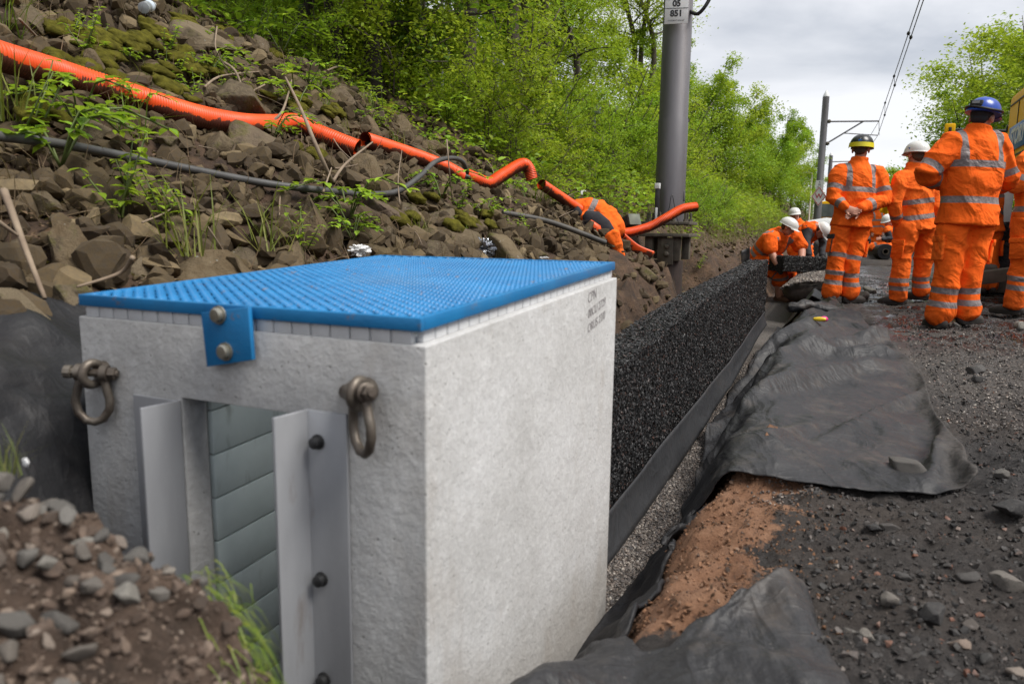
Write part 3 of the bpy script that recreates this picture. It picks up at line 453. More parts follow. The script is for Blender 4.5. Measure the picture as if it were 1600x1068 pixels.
1,-2,2,-2,4,-9,7,1,-1,-1,4,-9,3,2,-1,-1,6,-3,-1,1,0,-1,0,1,-1,-1,2,0,0,-1,2296,0,0,-1,2,0,-1,2,-1,0,-4,2,0,0,-1,0,2,-2,1,-1,1,-1,2,-1,-2,1,1,1,-3,2,
0,0,5,0,-11,1,2,0,2,-2,2,-2,0,3,-4,0,1,-4,4,4,-7,11,-8,0,0,-1,0,-3,3,1,-1,-5,6,0,-2,2,-1,-1,1,0,-1,0,2,0,-2,2299,0,1,-1,0,0,1,-1,3,-2,3,-8,1,2,-1,
-1,0,2,-1,1,-1,1,0,0,0,-2,1,1,1,-3,2,0,5,-6,0,-4,2,-1,-1,3,-1,1,-1,0,3,-4,2,-4,5,1,6,-12,2,-1,2,0,-1,-2,2,2,0,-4,3,1,-1,-1,0,0,-1,1,0,-2,3,-1,1,
2302,0,0,1,0,1,-2,1,-1,2,-1,6,-10,-1,3,-2,0,0,1,1,-1,1,-1,1,0,1,-2,1,0,1,-2,2,4,-5,2,-5,0,0,0,0,0,1,0,-1,2,-1,2,0,-2,2,6,-12,9,-8,-3,2,3,0,-2,4,
-2,1,-5,5,-1,-2,3,-1,-1,0,0,-1,0,2,-1,2305,1,-1,0,1,-1,1,0,0,1,0,0,8,-11,-2,2,-1,0,1,-1,1,-1,1,0,1,-1,0,-2,2,0,0,-2,6,-5,0,-5,3,0,1,0,0,-1,2,-1,-2,
6,-6,6,-2,-3,4,1,-7,3,0,-3,2,0,-2,1,1,1,-5,3,1,0,-1,0,0,-1,1,-1,-2,2,0,2307,0,1,0,0,0,1,0,-1,1,1,0,0,9,-12,-1,1,-1,0,1,0,0,-1,0,1,1,0,0,-3,2,
0,-1,1,0,2,-3,-6,3,1,1,-1,1,-2,2,0,-1,6,-2,0,-1,0,10,-15,7,-5,1,1,-2,0,-2,4,-2,1,-5,5,0,-4,2,1,-1,0,0,-2,-1,3,2312,-3,0,1,1,0,-1,0,1,-1,1,1,0,0,11,
-11,-3,1,-1,-1,1,0,0,-1,1,0,0,0,1,-2,1,0,1,-1,0,-2,-2,0,0,0,1,0,0,1,0,-1,4,-1,1,0,-2,8,-10,0,1,2,-1,-1,-1,-1,1,0,0,-2,-1,2,-1,1,0,0,-1,1,-1,-3,2,
2318,-6,0,1,1,2,1,-1,0,0,0,0,1,1,-2,12,-10,-4,0,0,0,0,1,-1,-1,0,1,0,0,0,-1,1,0,3,2,-7,1,-4,2,-1,1,-1,1,0,1,1,-1,3,-1,1,-2,-2,3,-4,3,-3,1,2,-1,-1,
-2,2,1,0,-3,2,-1,0,0,0,0,1,-5,-2,1,2325,4,-7,-2,-1,1,1,1,-1,1,0,0,0,1,2,-3,11,-8,-4,0,-1,0,0,1,0,0,-1,0,0,0,0,0,0,5,1,-6,2,-4,-2,1,0,0,0,0,0,
1,0,1,1,0,1,-10,10,-4,0,-3,5,-1,-1,1,-2,1,1,-3,0,1,4,-5,0,1,0,-1,-4,-1,-3,2337,2,-1,-6,-1,-4,0,1,2,-1,0,0,1,-1,1,2,-3,11,-8,-5,1,0,-1,0,0,1,0,-1,0,0,
0,0,0,5,-2,-3,0,2,-4,-2,1,0,0,0,0,0,1,0,2,-2,2,-6,11,-9,2,-3,1,2,2,-3,0,-1,2,1,-1,-3,5,-5,1,-1,1,-2,-2,-4,-4,2350,0,4,-2,-6,1,-5,-2,0,1,0,0,0,1,0,
0,3,-5,12,-6,-7,0,0,1,0,-1,1,0,-1,0,0,0,1,5,-5,2,-4,4,-6,0,-1,1,0,0,0,0,0,0,1,1,-6,4,3,-2,0,1,-4,4,-2,0,0,0,1,1,-1,-2,2,-2,-1,1,-1,-8,5,-3,-3,
2362,1,1,5,-2,-6,1,-4,-4,0,0,1,-1,0,0,1,0,3,-5,11,-5,-6,0,-1,0,1,0,0,0,-1,0,0,0,7,-6,5,-8,1,3,-3,-2,0,0,0,0,0,1,-1,0,2,-10,7,1,3,-5,8,-4,-3,1,2,
-2,1,-1,1,0,1,-4,8,-5,-3,-1,-5,0,0,0,2376,-2,0,-2,5,2,-7,3,-1,-6,-1,-1,1,0,0,-1,-2,2,5,-5,9,-3,-7,0,0,-1,0,1,0,0,-1,0,-1,4,-1,6,-8,-2,6,-4,1,-4,0,0,0,
0,0,1,0,-1,-1,-1,3,6,-7,3,1,-8,6,-1,-2,2,0,0,-1,-2,0,2,3,-6,-2,1,-4,0,2,2419,-7,-7,-8,-6,-1,4,-4,0,2,-3,-3,-2,-1,-1,-1,0,-1,-2,3,-2,6,1,-2,-2,0,-2,-1,1,0,
-2,-5,-4,0,10,6,6,-4,-7,3,-5,1,-1,-1,0,-1,-2,-2,-1,-3,7,3,-4,5,2,-3,0,0,-4,2,0,0,0,-1,2,-4,-1,0,-2,-1,-4,-1,-16,-17,-28,2517,-14,-16,-15,-16,-12,-1,0,-4,-1,1,-3,-1,-1,-3,
-1,1,-2,-1,-1,1,-1,4,-2,0,-1,-2,0,-2,-3,0,-1,-3,-1,7,7,6,-5,-4,-2,2,-2,-1,-1,-3,-1,-3,-3,-2,-1,5,3,-6,-1,5,-5,0,4,-4,-1,2,-4,2,1,-5,4,-2,-7,-2,4,-2,-5,-5,-17,-19,
-234,1,-5,-5,-2,12,1,-21,-10,-10,-14,-12,-5,-7,-5,-4,-9,1,2,-1,2,0,6,-5,4,-5,0,5,-5,5,-3,-1,5,13,-13,-1,16,-18,-1,-3,1,0,2,14,-9,-5,0,7,12,-16,11,6,-19,1,3,9,-4,-7,0,0,
2,0,-3,0,0,1,0,2,-1,-1,0,0,3,-3,11,-208,4,6,-1,-3,-5,2,3,2,2,3,-5,-8,0,-1,0,2,-14,-7,4,-7,-5,-6,8,-7,8,13,17,1,-29,-6,4,-8,-10,19,0,38,23,-47,-17,-1,0,-1,-14,22,
-7,0,-5,-10,21,-18,8,11,-7,5,-13,1,6,1,0,-2,0,3,-1,0,0,2,-5,6,-2,-2,1,-1,2,-9,-181,0,2,6,0,-4,-3,2,1,1,5,9,-3,-9,-4,-3,3,7,-10,-8,6,-3,-12,-6,5,-1,8,-6,17,1,
-14,-14,3,-7,-5,11,-6,47,-13,-10,-13,-5,-2,0,-14,20,-8,-1,-2,4,-1,-14,19,-6,-6,3,3,4,-4,0,1,0,0,0,0,0,2,-1,-6,11,-6,-1,-2,5,-4,-154,0,-1,3,3,2,-5,1,1,-1,5,5,-1,2,-2,
-6,-2,6,6,-11,-8,9,4,-12,-6,-3,-16,-5,-3,43,4,-12,-11,-1,-8,-3,-13,1,73,-19,-12,-9,-6,-7,-5,-10,8,-6,15,-24,9,-2,-8,9,-1,1,0,-3,5,-2,1,-1,0,1,1,-2,-4,10,-6,-1,2,-1,0,-2,1,
-124,-2,-1,0,2,2,1,0,-3,4,0,-7,10,7,-3,3,-10,-5,10,6,-8,-8,11,6,-11,-6,-10,-8,13,5,16,-5,-9,-5,-1,-13,-17,-8,57,11,-12,-7,-6,-2,-2,-6,-3,2,5,6,-16,-3,-9,4,-2,-4,1,0,-1,0,
-1,1,0,0,-1,1,-1,-1,2,-5,13,-5,0,-4,0,-92,0,-2,-3,2,-1,2,4,-2,2,-2,-6,5,6,5,-3,7,-12,-5,10,3,-6,-10,12,4,-6,-3,-9,-10,3,17,14,-9,-8,-1,-5,-19,-21,1,68,-4,-9,-5,-3,-3,
0,-6,1,-12,21,3,-11,-2,-5,7,-3,-7,-6,-6,3,-1,-1,-3,-2,2,1,3,-3,9,-5,-3,7,0,0,0,-61,2,-1,-1,-3,0,0,2,7,-2,-8,4,-3,3,5,4,2,6,-15,-3,10,4,-8,-9,12,2,-2,-2,-20,-11,
14,16,14,-15,-2,5,-9,-22,-24,14,59,-7,-9,-4,0,-3,0,-6,4,-5,10,-1,-5,-4,-6,9,-3,1,-6,-3,-1,1,2,-4,0,0,1,0,-1,3,-4,4,-2,2,-1,-29,-1,3,-1,0,-6,0,3,4,2,-8,2,2,-3,2,
9,2,0,5,-14,0,10,3,-12,-6,13,0,1,-3,-24,-5,18,13,12,-18,2,-3,-4,-37,-10,26,45,-7,-9,-2,-3,0,-1,-2,-9,4,16,-10,1,-6,5,3,-6,0,-8,1,-2,5,2,-9,2,-2,1,-2,6,-2,-2,1,1,0,
1,-3,-3,5,0,0,-2,4,0,-6,3,2,-1,2,-2,3,6,0,3,5,-12,-1,13,1,-14,-4,13,-2,4,-7,-27,8,16,10,7,-13,-3,-2,-10,-22,2,25,25,-8,-12,4,-4,-1,-6,5,-20,18,13,-13,2,-10,14,-1,3,-10,
-5,3,2,4,-8,-3,0,1,-1,-2,6,-3,1,0,1,22,1,-1,-2,5,1,1,0,-15,6,11,4,-4,0,2,-8,0,7,-4,4,6,-10,0,16,0,-13,1,13,-4,7,-9,-27,18,11,11,-8,-7,1,-4,-10,-23,14,28,12,-11,
-8,3,-4,-7,12,-10,-19,28,0,-8,0,-4,10,-5,8,-10,1,-2,-4,5,-3,1,-3,2,-3,1,2,-1,-2,5,17,10,8,-3,-2,7,3,-4,-1,-9,16,-4,12,-4,3,0,-8,6,6,0,2,0,-11,3,11,0,-13,2,9,-6,
10,-9,-20,28,1,13,-8,-8,-3,-3,-16,-22,30,23,9,-18,-3,2,-7,5,6,-20,-1,25,-13,-1,-8,11,0,2,-1,-4,-8,-4,12,-3,-2,-1,1,1,-3,2,2,-2,-1,13,7,-1,3,4,-6,6,-1,4,-3,-3,2,-3,10,-4,
6,4,-3,6,3,2,3,-1,-10,-1,16,-2,-11,7,5,-7,10,-17,12,-6,-22,39,-11,0,-1,-5,2,-21,19,20,4,-19,2,-5,1,-1,4,-23,19,12,-14,1,-9,13,0,10,-16,-10,5,4,4,-5,2,-6,3,-2,0,3,-1,-5,
16,-5,2,3,-6,15,-2,2,-7,0,0,1,-1,-1,4,-1,-4,4,-1,6,3,4,7,1,-3,1,8,0,-11,8,4,1,-4,-6,-21,17,7,16,-13,0,-1,-1,-36,11,23,15,-5,-7,1,-1,-2,10,-10,-15,24,-3,-8,-3,4,5,
4,-13,-2,4,-2,6,-3,-1,-1,-2,2,-3,1,4,-5,13,-2,3,-4,1,2,-3,12,6,-6,-3,4,0,-6,1,4,-2,-4,-3,2,7,1,-8,20,-1,-3,9,5,3,-10,9,1,0,-12,-9,21,-6,9,-1,-3,-1,-4,-10,-24,15,
24,8,-11,0,0,1,-9,11,-15,6,18,-10,-4,-7,13,-3,2,-6,0,-2,1,4,-2,4,-10,2,0,-2,3,-1,10,0,-3,-1,5,-7,-6,1,25,1,-18,1,-2,1,3,2,4,-9,1,5,-2,8,2,-14,34,-17,2,-5,2,15,
-21,-8,39,-18,8,2,-1,-10,24,-11,0,-3,2,-6,-32,29,15,1,-6,-1,2,-5,0,0,-16,19,4,-7,2,1,-1,-3,9,-7,-1,-4,9,-2,0,-3,-3,0,-1,0,5,11,-4,-5,1,8,-11,-7,-4,5,31,-7,-12,-2,-2,0,
4,-4,5,-3,-2,1,2,9,0,-14,33,-13,-9,4,-5,13,-5,9,-7,1,7,0,-8,1,17,-9,6,-12,7,-4,-27,38,-5,14,-7,1,-3,-1,3,-7,3,8,-8,-2,4,-3,1,13,-11,-2,-2,3,5,-4,4,-11,2,-2,0,3,
11,-7,4,1,-2,-9,6,4,-25,-5,45,6,-14,-4,-7,-6,18,-9,2,-7,-4,3,-9,17,-1,-20,24,4,-9,-4,3,10,-7,9,4,2,-23,30,-29,36,11,-9,4,-32,14,-26,18,27,16,-37,31,-9,5,-5,5,-7,-7,21,-12,-8,
-5,13,-3,8,-7,1,-1,5,-5,3,3,-6,1,-4,3,9,0,1,-1,0,-5,2,8,12,-23,-21,31,10,-12,-3,-6,2,15,-9,-1,-3,-1,5,-12,12,-7,-9,22,-10,-4,2,-6,9,1,7,-11,3,-5,16,-29,35,-12,31,-18,-20,
7,-10,25,-39,9,39,-11,-9,14,-13,8,-10,17,4,-18,8,10,1,-5,2,0,0,-4,2,-6,7,-2,0,1,-2,7,3,-1,8,-18,13,-5,-12,18,19,-26,-22,28,7,-9,1,-10,8,4,-9,0,0,4,-2,2,-4,-4,-11,26,-9,
-2,-1,-2,29,-26,-7,3,-6,32,-33,-11,25,3,35,-35,-5,-3,-17,4,11,6,40,-36,7,-4,7,-1,-5,23,-13,2,5,2,-3,7,-6,0,-9,3,4,1,1,-2,0,1,7,-1,-3,4,6,-12,4,0,-14,22,21,-29,-15,17,5,
-4,0,-4,-2,9,-6,-3,7,-4,0,-1,1,-7,-10,29,-13,2,-6,16,-7,-16,18,-8,3,17,-40,6,11,17,21,-29,-10,-15,26,-3,-21,51,-9,-27,12,2,0,-13,5,12,-5,24,-14,6,-6,5,-1,-8,6,3,-2,4,-6,2,1,
7,0,0,-4,8,2,-2,-3,-6,-11,23,23,-32,-10,13,-2,-4,3,2,-1,9,-7,-1,1,-3,4,-12,15,-10,-10,24,-10,-6,11,8,-14,1,5,-19,20,0,-35,16,6,31,0,-43,8,14,-6,-13,17,39,-43,20,-10,-2,-1,-11,25,
-13,3,-6,23,-13,12,-5,-2,1,-2,0,2,4,-5,0,9,-3,3,0,-1,-3,6,1,-6,-12,-4,27,20,-26,-9,6,-4,1,6,-6,4,8,-9,3,-5,0,5,-10,11,-11,-5,19,-16,9,5,3,-11,5,-18,1,28,-17,-31,22,6,
38,-32,-6,6,-3,-8,-4,42,-5,-35,17,-5,-1,-4,7,6,-1,0,4,11,-9,-5,5,-2,-3,3,-1,2,-2,0,12,2,-2,-5,1,0,3,-1,2,0,-18,-4,31,20,-24,-14,4,-3,5,5,-8,2,13,-10,-5,6,-5,5,-7,9,
-7,-2,-2,4,10,-17,27,-21,2,-9,4,15,-24,-11,16,15,27,-30,-3,2,-9,-14,30,31,-41,-9,31,-24,-1,-7,26,-14,1,-13,31,-10,-7,5,-2,-4,4,-3,4,6,-7,14,9,-8,-1,-7,6,-3,1,3,3,-6,-16,-6,35,20,
-15,-16,-7,4,4,-4,-2,1,16,-17,3,0,0,2,-7,8,-2,-4,-1,13,-8,0,12,-11,-3,-2,-5,7,-23,3,12,30,1,-35,22,-15,-15,18,27,2,-50,37,-8,-10,-8,4,8,-4,3,10,12,-17,2,-1,-1,1,0,5,7,-15,
14,12,-8,-6,-4,6,-2,1,3,-3,6,0,-19,-15,39,21,-12,-15,-5,1,2,-2,-9,9,15,-14,1,0,-4,2,-2,5,-4,-5,17,-9,-8,23,-15,0,-4,0,2,0,-28,8,12,33,-23,-9,1,-11,2,27,19,-34,-7,31,-22,-3,
-8,10,-5,-1,-13,30,-4,-2,1,1,-2,1,12,-5,-12,14,-6,37,-19,-15,-1,4,-1,-1,-2,1,4,1,-14,-22,41,25,-15,-19,0,4,-2,3,-14,12,15,-15,-4,7,-5,6,-5,1,-8,22,-9,-22,18,17,-15,-5,-1,6,-1,-9,
-20,8,14,21,-22,10,-11,-14,24,13,-2,-41,36,-3,-11,-5,5,1,13,-21,4,22,-18,0,-1,2,0,19,-16,-4,19,-17,2,46,1,-26,-14,4,-3,-2,-1,3,3,-4,-9,-24,39,29,-10,-23,6,-7,4,-1,-12,16,13,-17,-2,1,
-4,4,-2,-5,17,2,-16,-12,44,-23,-6,3,3,-3,0,-8,-16,8,16,-2,8,-8,-29,23,23,5,-24,-12,33,-21,0,-2,4,1,-6,-20,42,-21,-1,1,-1,18,0,-23,3,32,-10,-23,6,40,19,-14,-32,0,-2,1,-5,7,2,-2,
-17,-19,37,31,-9,-26,3,-1,-4,-1,-7,21,7,-19,6,-2,1,0,-9,15,4,-7,-22,31,17,-32,1,1,3,-5,5,-10,-12,10,7,17,-12,-25,3,32,8,-7,-37,31,-4,-5,-4,5,-1,7,-24,14,20,-19,3,3,17,-18,-11,4,
52,1,-17,-29,5,38,22,-1,-28,-6,-2,-3,-6,8,-3,13,-29,-20,35,34,-10,-25,0,-1,1,3,-13,25,7,-14,-4,-2,2,-9,12,10,-14,-2,-13,45,-5,-24,1,-4,6,-7,7,-14,-2,14,18,-16,-12,-16,24,27,8,-35,-11,33,
-20,-6,4,-2,0,-3,-18,48,-12,-9,10,7,-28,-1,5,73,5,-3,-4,-33,-8,37,19,0,-8,-15,-9,-5,-3,6,7,-1,-18,-25,31,39,-12,-22,2,-3,1,-4,-7,30,-2,-12,-5,5,-9,4,15,-12,-2,-24,20,42,-16,-21,-3,5,
-4,-2,5,-8,19,2,-9,-12,-19,10,34,9,-6,-38,28,-12,-6,5,0,-1,14,-17,20,11,-12,5,-1,-26,4,3,90,3,9,4,3,-26,-24,13,17,10,7,-2,-6,-8,-4,-6,11,1,-8,-35,4,37,5,-7,-1,-9,2,-8,-12,28,
10,-4,-8,-17,-37,30,32,1,-13,-39,12,33,3,-6,-2,2,-2,3,2,-3,-21,23,11,-27,-34,-2,25,34,4,-24,24,-19,11,-9,6,5,-8,-29,31,10,-14,-28,5,22,8,53,9,14,10,10,9,-11,-9,10,3,5,8,1,2,4,
-9,3,2,-2,0,-13,-1,9,9,-1,0,-1,-4,-6,-6,10,7,2,-15,-28,13,24,8,-7,-13,-23,11,16,7,2,1,-4,1,-3,-12,-17,22,8,-5,-25,-18,4,28,16,-2,9,-3,2,-5,-5,-4,4,-12,-7,15,-18,-17,19,11,8,
]),
    'near': (28, 32, [-535,4,4,7,9,11,12,12,9,6,4,2,2,1,1,1,2,2,2,3,5,1,-3,5,0,-9,-25,13,9,1,0,0,-503,0,-1,-3,0,0,-1,-2,-2,-3,4,-1,-5,-5,7,-3,-3,-1,2,-3,-1,1,1,-1,0,0,2,-2,
0,-4,1,1,-471,-1,0,-1,-2,-5,0,-1,-8,5,0,-8,-2,13,-14,-2,10,-2,-5,4,-2,0,1,0,-1,7,2,-12,4,1,-5,0,-439,0,-2,1,-6,3,-6,-7,6,-2,-6,-4,14,-9,-1,-4,-8,11,5,-6,0,1,2,-3,
1,2,9,-13,-2,6,-1,-5,-407,-1,0,-3,2,-8,0,-3,-2,1,-13,15,0,-8,8,7,-12,-15,3,12,1,-3,-1,-1,1,-1,9,-3,-9,4,2,-1,-375,-1,-1,0,-3,2,-10,-1,2,-12,9,5,-8,7,-7,-1,16,-4,-17,-11,
8,9,-1,-1,-1,1,3,5,-10,1,3,0,-345,1,0,0,-10,-4,1,4,-10,3,9,-14,0,6,-5,4,-1,9,4,-9,-18,2,11,0,-2,0,0,8,-4,-7,4,1,-315,-1,1,-13,5,-5,6,-2,-2,4,-13,4,4,-6,3,4,
-10,0,11,5,-2,-21,-1,12,0,-2,-1,4,4,-8,2,1,-287,0,-9,4,5,0,-8,-2,7,-8,3,-3,-2,-6,9,-10,8,-3,-3,6,6,1,-18,-2,10,-1,-1,0,4,-1,-2,-1,-261,-2,1,6,-7,2,3,-1,-10,2,-1,-1,
-2,0,-5,-1,5,-2,2,-7,7,6,4,-20,1,7,-1,-3,4,1,-3,1,-218,-17,5,-5,3,1,-1,-5,4,-2,0,0,-3,2,0,-2,-10,7,-7,6,-9,-1,2,13,-18,2,4,0,-3,6,-5,2,-190,3,-2,2,-2,-2,-3,2,
0,3,-5,3,-3,1,-4,2,-1,-6,2,-5,9,-1,-5,-3,10,-15,6,-1,0,-1,2,-1,-145,-14,-2,1,-1,0,-1,0,1,-6,4,-3,2,-4,2,2,-2,-3,2,-1,-10,0,12,-8,-6,11,-13,7,-1,1,-1,-1,-129,15,0,-2,
1,-3,2,-1,-3,3,-2,-1,-2,1,2,-5,-2,5,-9,3,5,-1,-12,13,-6,-7,13,-5,-1,-4,4,-1,-76,-5,-2,-1,-2,0,-2,0,1,-1,-1,-1,-3,1,-3,1,-1,-3,4,-6,-4,-5,4,-3,3,5,-9,0,-1,2,5,4,
-49,4,0,-1,-2,0,1,-1,0,-1,0,-1,0,-1,-1,2,0,-4,-4,1,-3,9,-4,-7,7,4,-5,-11,15,-3,-10,17,-22,3,1,-2,1,0,-1,-1,-1,1,-1,0,1,0,0,-2,-2,0,0,-1,2,-8,1,5,1,-17,5,10,
-8,3,4,-18,7,0,-5,1,3,2,-1,0,0,-2,1,1,-1,-2,1,-1,-1,0,-1,1,-3,1,2,-4,-7,3,-2,3,1,0,2,-7,37,1,0,-1,0,-4,2,0,0,-3,1,2,-3,2,-1,0,-2,0,0,-1,0,2,-4,-2,
0,0,2,3,-6,0,-4,11,67,-2,3,0,-3,2,-4,3,-3,0,-2,-1,3,-1,0,1,-1,-1,0,-1,2,-2,0,-2,-3,7,-5,-2,-3,1,4,-1,96,-3,4,0,-2,0,0,-7,1,4,2,-1,-2,-1,2,-1,-1,0,-1,2,
-1,-3,-1,2,3,-5,0,-6,8,-1,-2,0,126,2,-4,1,2,-3,1,0,0,-2,1,-2,0,1,-1,0,-1,-1,0,0,-1,-2,4,1,-2,0,-1,-3,-9,12,-3,-11,154,4,-1,-1,-1,-2,-2,4,0,-1,-4,2,1,-1,0,-2,
1,-1,0,0,-1,0,-1,1,1,-4,1,-3,5,-14,1,19,184,1,0,0,-1,0,-1,-1,-3,3,0,-6,4,1,-1,0,-1,-1,-1,0,0,0,-2,-1,1,0,0,0,-6,5,-2,-2,213,2,0,-1,-3,0,2,-2,1,0,0,0,
-9,-6,12,1,0,-1,-1,-1,0,-2,0,0,-2,2,-3,1,1,-9,10,-7,244,-4,2,1,-1,-3,-2,5,-1,-10,8,2,-1,-8,0,6,-3,4,-4,1,-1,-1,1,-2,0,0,0,1,-4,-2,8,-5,275,0,-5,-2,4,2,-5,-1,
1,-1,-3,1,2,1,-13,0,5,7,1,-5,3,-1,-1,1,-1,1,-1,-4,2,-2,-16,16,295,5,12,-7,5,5,7,0,4,7,-6,-2,9,10,-2,-8,3,-11,7,0,-8,7,2,-6,2,-6,-8,7,-5,7,-6,-25,359,40,36,33,
30,29,32,34,36,38,39,40,41,41,41,41,62,41,41,42,42,41,40,41,41,39,31,33,38,42,41,41,355,-1,1,3,-1,-4,0,1,1,0,-3,0,-1,-1,-2,-1,-1,0,-1,-1,0,0,1,-1,1,0,1,3,-2,-1,0,0,
351,-1,-1,0,-4,8,-4,-2,1,-5,-1,-2,-2,-5,0,-1,-2,-1,-1,-1,-2,0,-1,0,-1,1,2,2,-3,1,0,0,348,-2,-1,-3,6,-5,3,0,-6,-2,0,-2,-6,2,-1,-2,-2,-2,-1,-1,-1,-1,-1,0,-1,0,3,-2,
2,-3,0,0,345,-3,0,-1,-3,6,-3,-2,-5,1,-1,-3,0,-2,-2,0,-3,-1,0,-3,-1,-1,0,-1,-1,-1,3,-1,3,-3,-1,-1,342,-1,-2,-3,5,-4,1,-6,1,1,-1,-6,2,-2,-1,-2,-1,-1,-4,2,-3,-2,-1,0,
-1,0,-1,2,0,0,-1,0,341,-2,-1,1,-3,-2,-3,1,3,0,-8,6,-1,0,-3,-1,-2,-1,0,-5,0,-3,-4,-2,0,-1,0,1,-1,2,-1,0,341,-1,-2,-1,-3,-2,-2,5,-1,-9,8,-1,-3,0,0,-3,0,-1,0,1,
-1,-1,0,-4,0,-1,-3,-1,0,-2,-2,-2,344,-2,-1,-1,-1,-11,6,0,-5,5,-2,-1,-1,-3,0,1,-3,0,-1,0,1,0,-2,0,-3,0,0,0,0,0,1,-1,348,0,0,-5,-12,15,-1,-4,2,1,-5,-2,-6,1,0,0,
-4,-1,0,-1,-1,2,1,-2,-2,-1,0,0,-1,1,0,0,352,-4,-2,-9,15,1,1,3,2,0,2,-2,3,-2,-4,-4,-3,-9,-7,-2,-1,-2,2,2,-2,-2,-1,-1,1,-1,0,1,357,-8,-6,13,4,1,2,0,2,-2,-1,1,
3,0,1,2,-1,4,-1,-5,-8,-7,-9,-8,2,-3,-2,0,-1,1,-1,0,357,-3,10,-1,2,2,-1,3,0,1,3,3,0,1,1,-3,1,-2,0,2,1,1,-1,-1,-7,-8,-11,-11,-3,-1,0,0,358,2,0,3,1,0,4,-1,
2,3,2,1,3,0,-1,3,1,1,1,-1,-2,-3,1,0,-1,0,-1,0,-7,-12,-14,-9,343,20,-7,9,2,4,1,4,3,3,3,2,-1,4,2,1,0,4,2,-1,2,0,0,-2,-3,-2,-1,-4,0,0,-1,-8,355,-7,-1,2,
1,1,3,2,2,1,1,1,2,-1,3,0,3,0,0,3,1,-1,1,1,-1,-1,4,-3,-7,-3,-3,-5,353,9,-6,2,2,4,2,2,1,2,1,1,1,2,0,2,2,-1,3,0,-2,3,1,-2,1,2,-6,2,0,-1,0,2,
353,-4,3,-1,1,-3,2,3,4,6,6,-1,3,1,3,-2,3,2,0,-4,4,3,-6,6,0,1,4,-6,1,1,-1,0,353,7,-9,-1,-1,1,-2,0,-2,-3,2,7,7,8,7,2,1,1,-3,6,0,-4,6,-3,4,-3,2,-1,
-2,-1,2,0,352,-4,6,-2,-3,-1,0,-2,0,-1,-3,1,0,-1,-2,13,16,6,4,-2,0,5,-1,2,-2,-3,-2,7,3,1,-3,0,350,-10,16,-5,-1,-1,-2,-3,-3,1,1,0,-4,1,0,-2,-1,5,12,19,6,-4,-1,3,
-6,9,0,7,-6,-3,6,-10,346,4,-8,3,0,-1,0,0,-3,0,-1,-1,0,-1,-1,1,-3,-1,1,-1,12,12,19,-7,8,2,1,-3,10,-7,1,1,347,-2,0,-1,0,-2,-1,-2,0,-3,-1,-2,1,0,0,-1,0,-3,1,-1,
-1,2,2,19,25,-3,4,2,-9,13,-11,16,347,-1,0,-1,-1,0,-1,-1,2,-5,-1,-3,-2,-2,2,0,1,2,-6,0,2,3,-6,3,-3,23,24,-6,8,-9,11,-4,347,-4,5,-1,-2,-1,-1,1,-6,-1,-2,2,1,-1,-6,-1,
2,2,-3,0,0,-2,1,2,-3,-1,-1,24,23,10,-9,4,350,3,-2,-4,-3,-2,-4,2,5,-4,-2,0,-1,-9,2,-1,0,1,3,-4,-1,1,1,1,-3,0,-1,3,-1,28,21,1,346,7,2,-1,-2,-2,-5,-5,-2,2,0,-1,
0,-1,-5,-2,-1,1,5,-6,1,0,3,-2,1,1,-2,-3,3,-1,14,31,353,-10,5,-6,3,0,3,-1,-2,2,0,-7,0,6,1,-3,-5,-6,1,4,-7,-4,6,5,2,-6,2,5,-6,-1,2,-6,-12,-11,-23,-27,-26,-27,-24,-21,
-17,-15,-12,-11,-9,-6,-4,-2,0,1,3,4,5,3,5,-2,1,6,11,-17,-10,-1,-3,-3,-10,3,3,7,0,-2,1,3,2,3,-5,2,3,3,-5,1,0,1,-3,2,-1,0,-1,0,0,-1,-1,2,-2,2,0,-1,-7,2,4,4,
-3,12,-1,0,7,-6,2,4,2,-13,10,1,-5,-2,2,-6,0,1,-1,1,0,-4,-1,12,-7,-2,3,1,-2,-1,5,0,13,-5,7,4,-7,1,6,2,-13,10,-1,3,1,-4,-5,2,-3,-3,0,1,0,-1,-3,8,2,-7,0,2,
2,0,7,2,-3,13,-2,2,-3,3,6,-9,2,5,-4,-8,10,6,-1,-7,-3,0,-3,1,-1,1,-4,2,11,-8,-3,1,8,-2,0,0,12,-3,9,-5,1,11,-4,-8,9,-5,2,2,-14,3,12,4,-3,-6,-2,-1,-1,-1,-2,-1,
9,1,-4,-3,17,-3,-2,2,10,1,-3,0,13,-3,-13,16,0,-4,3,-3,0,-8,-4,8,9,-1,-6,-3,0,-1,-1,-4,3,10,-5,-1,28,1,-3,16,-10,2,-8,11,2,-14,18,-2,-4,5,-3,-5,7,0,-10,-5,2,14,1,-6,
-2,0,0,-3,-3,7,1,-1,44,-1,9,-4,-8,-18,27,1,-17,18,-4,2,2,1,-5,7,-7,2,1,-6,-7,-2,16,1,-6,0,-1,0,-3,1,3,0,64,1,-4,-20,-10,27,-14,-3,25,-2,-1,2,-4,5,3,0,-5,0,-2,4,
-3,-8,-11,22,0,-5,0,0,-3,-1,3,1,24,51,-14,-7,13,-7,6,12,-9,4,-1,2,0,-2,-2,6,5,-6,9,-7,7,1,-1,-21,23,-3,-2,-2,2,-5,4,-1,37,-16,-7,8,11,4,4,-4,-2,-11,13,-12,8,-5,9,-4,
2,4,-7,13,-11,-1,8,1,-20,22,-7,2,-1,1,-2,1,35,-1,8,-3,6,-2,-4,2,-7,15,-8,7,-4,7,-6,-9,4,9,-4,-9,17,2,-15,15,3,-23,22,-7,1,-4,2,2,31,4,-1,10,-12,6,3,-15,21,-15,7,5,
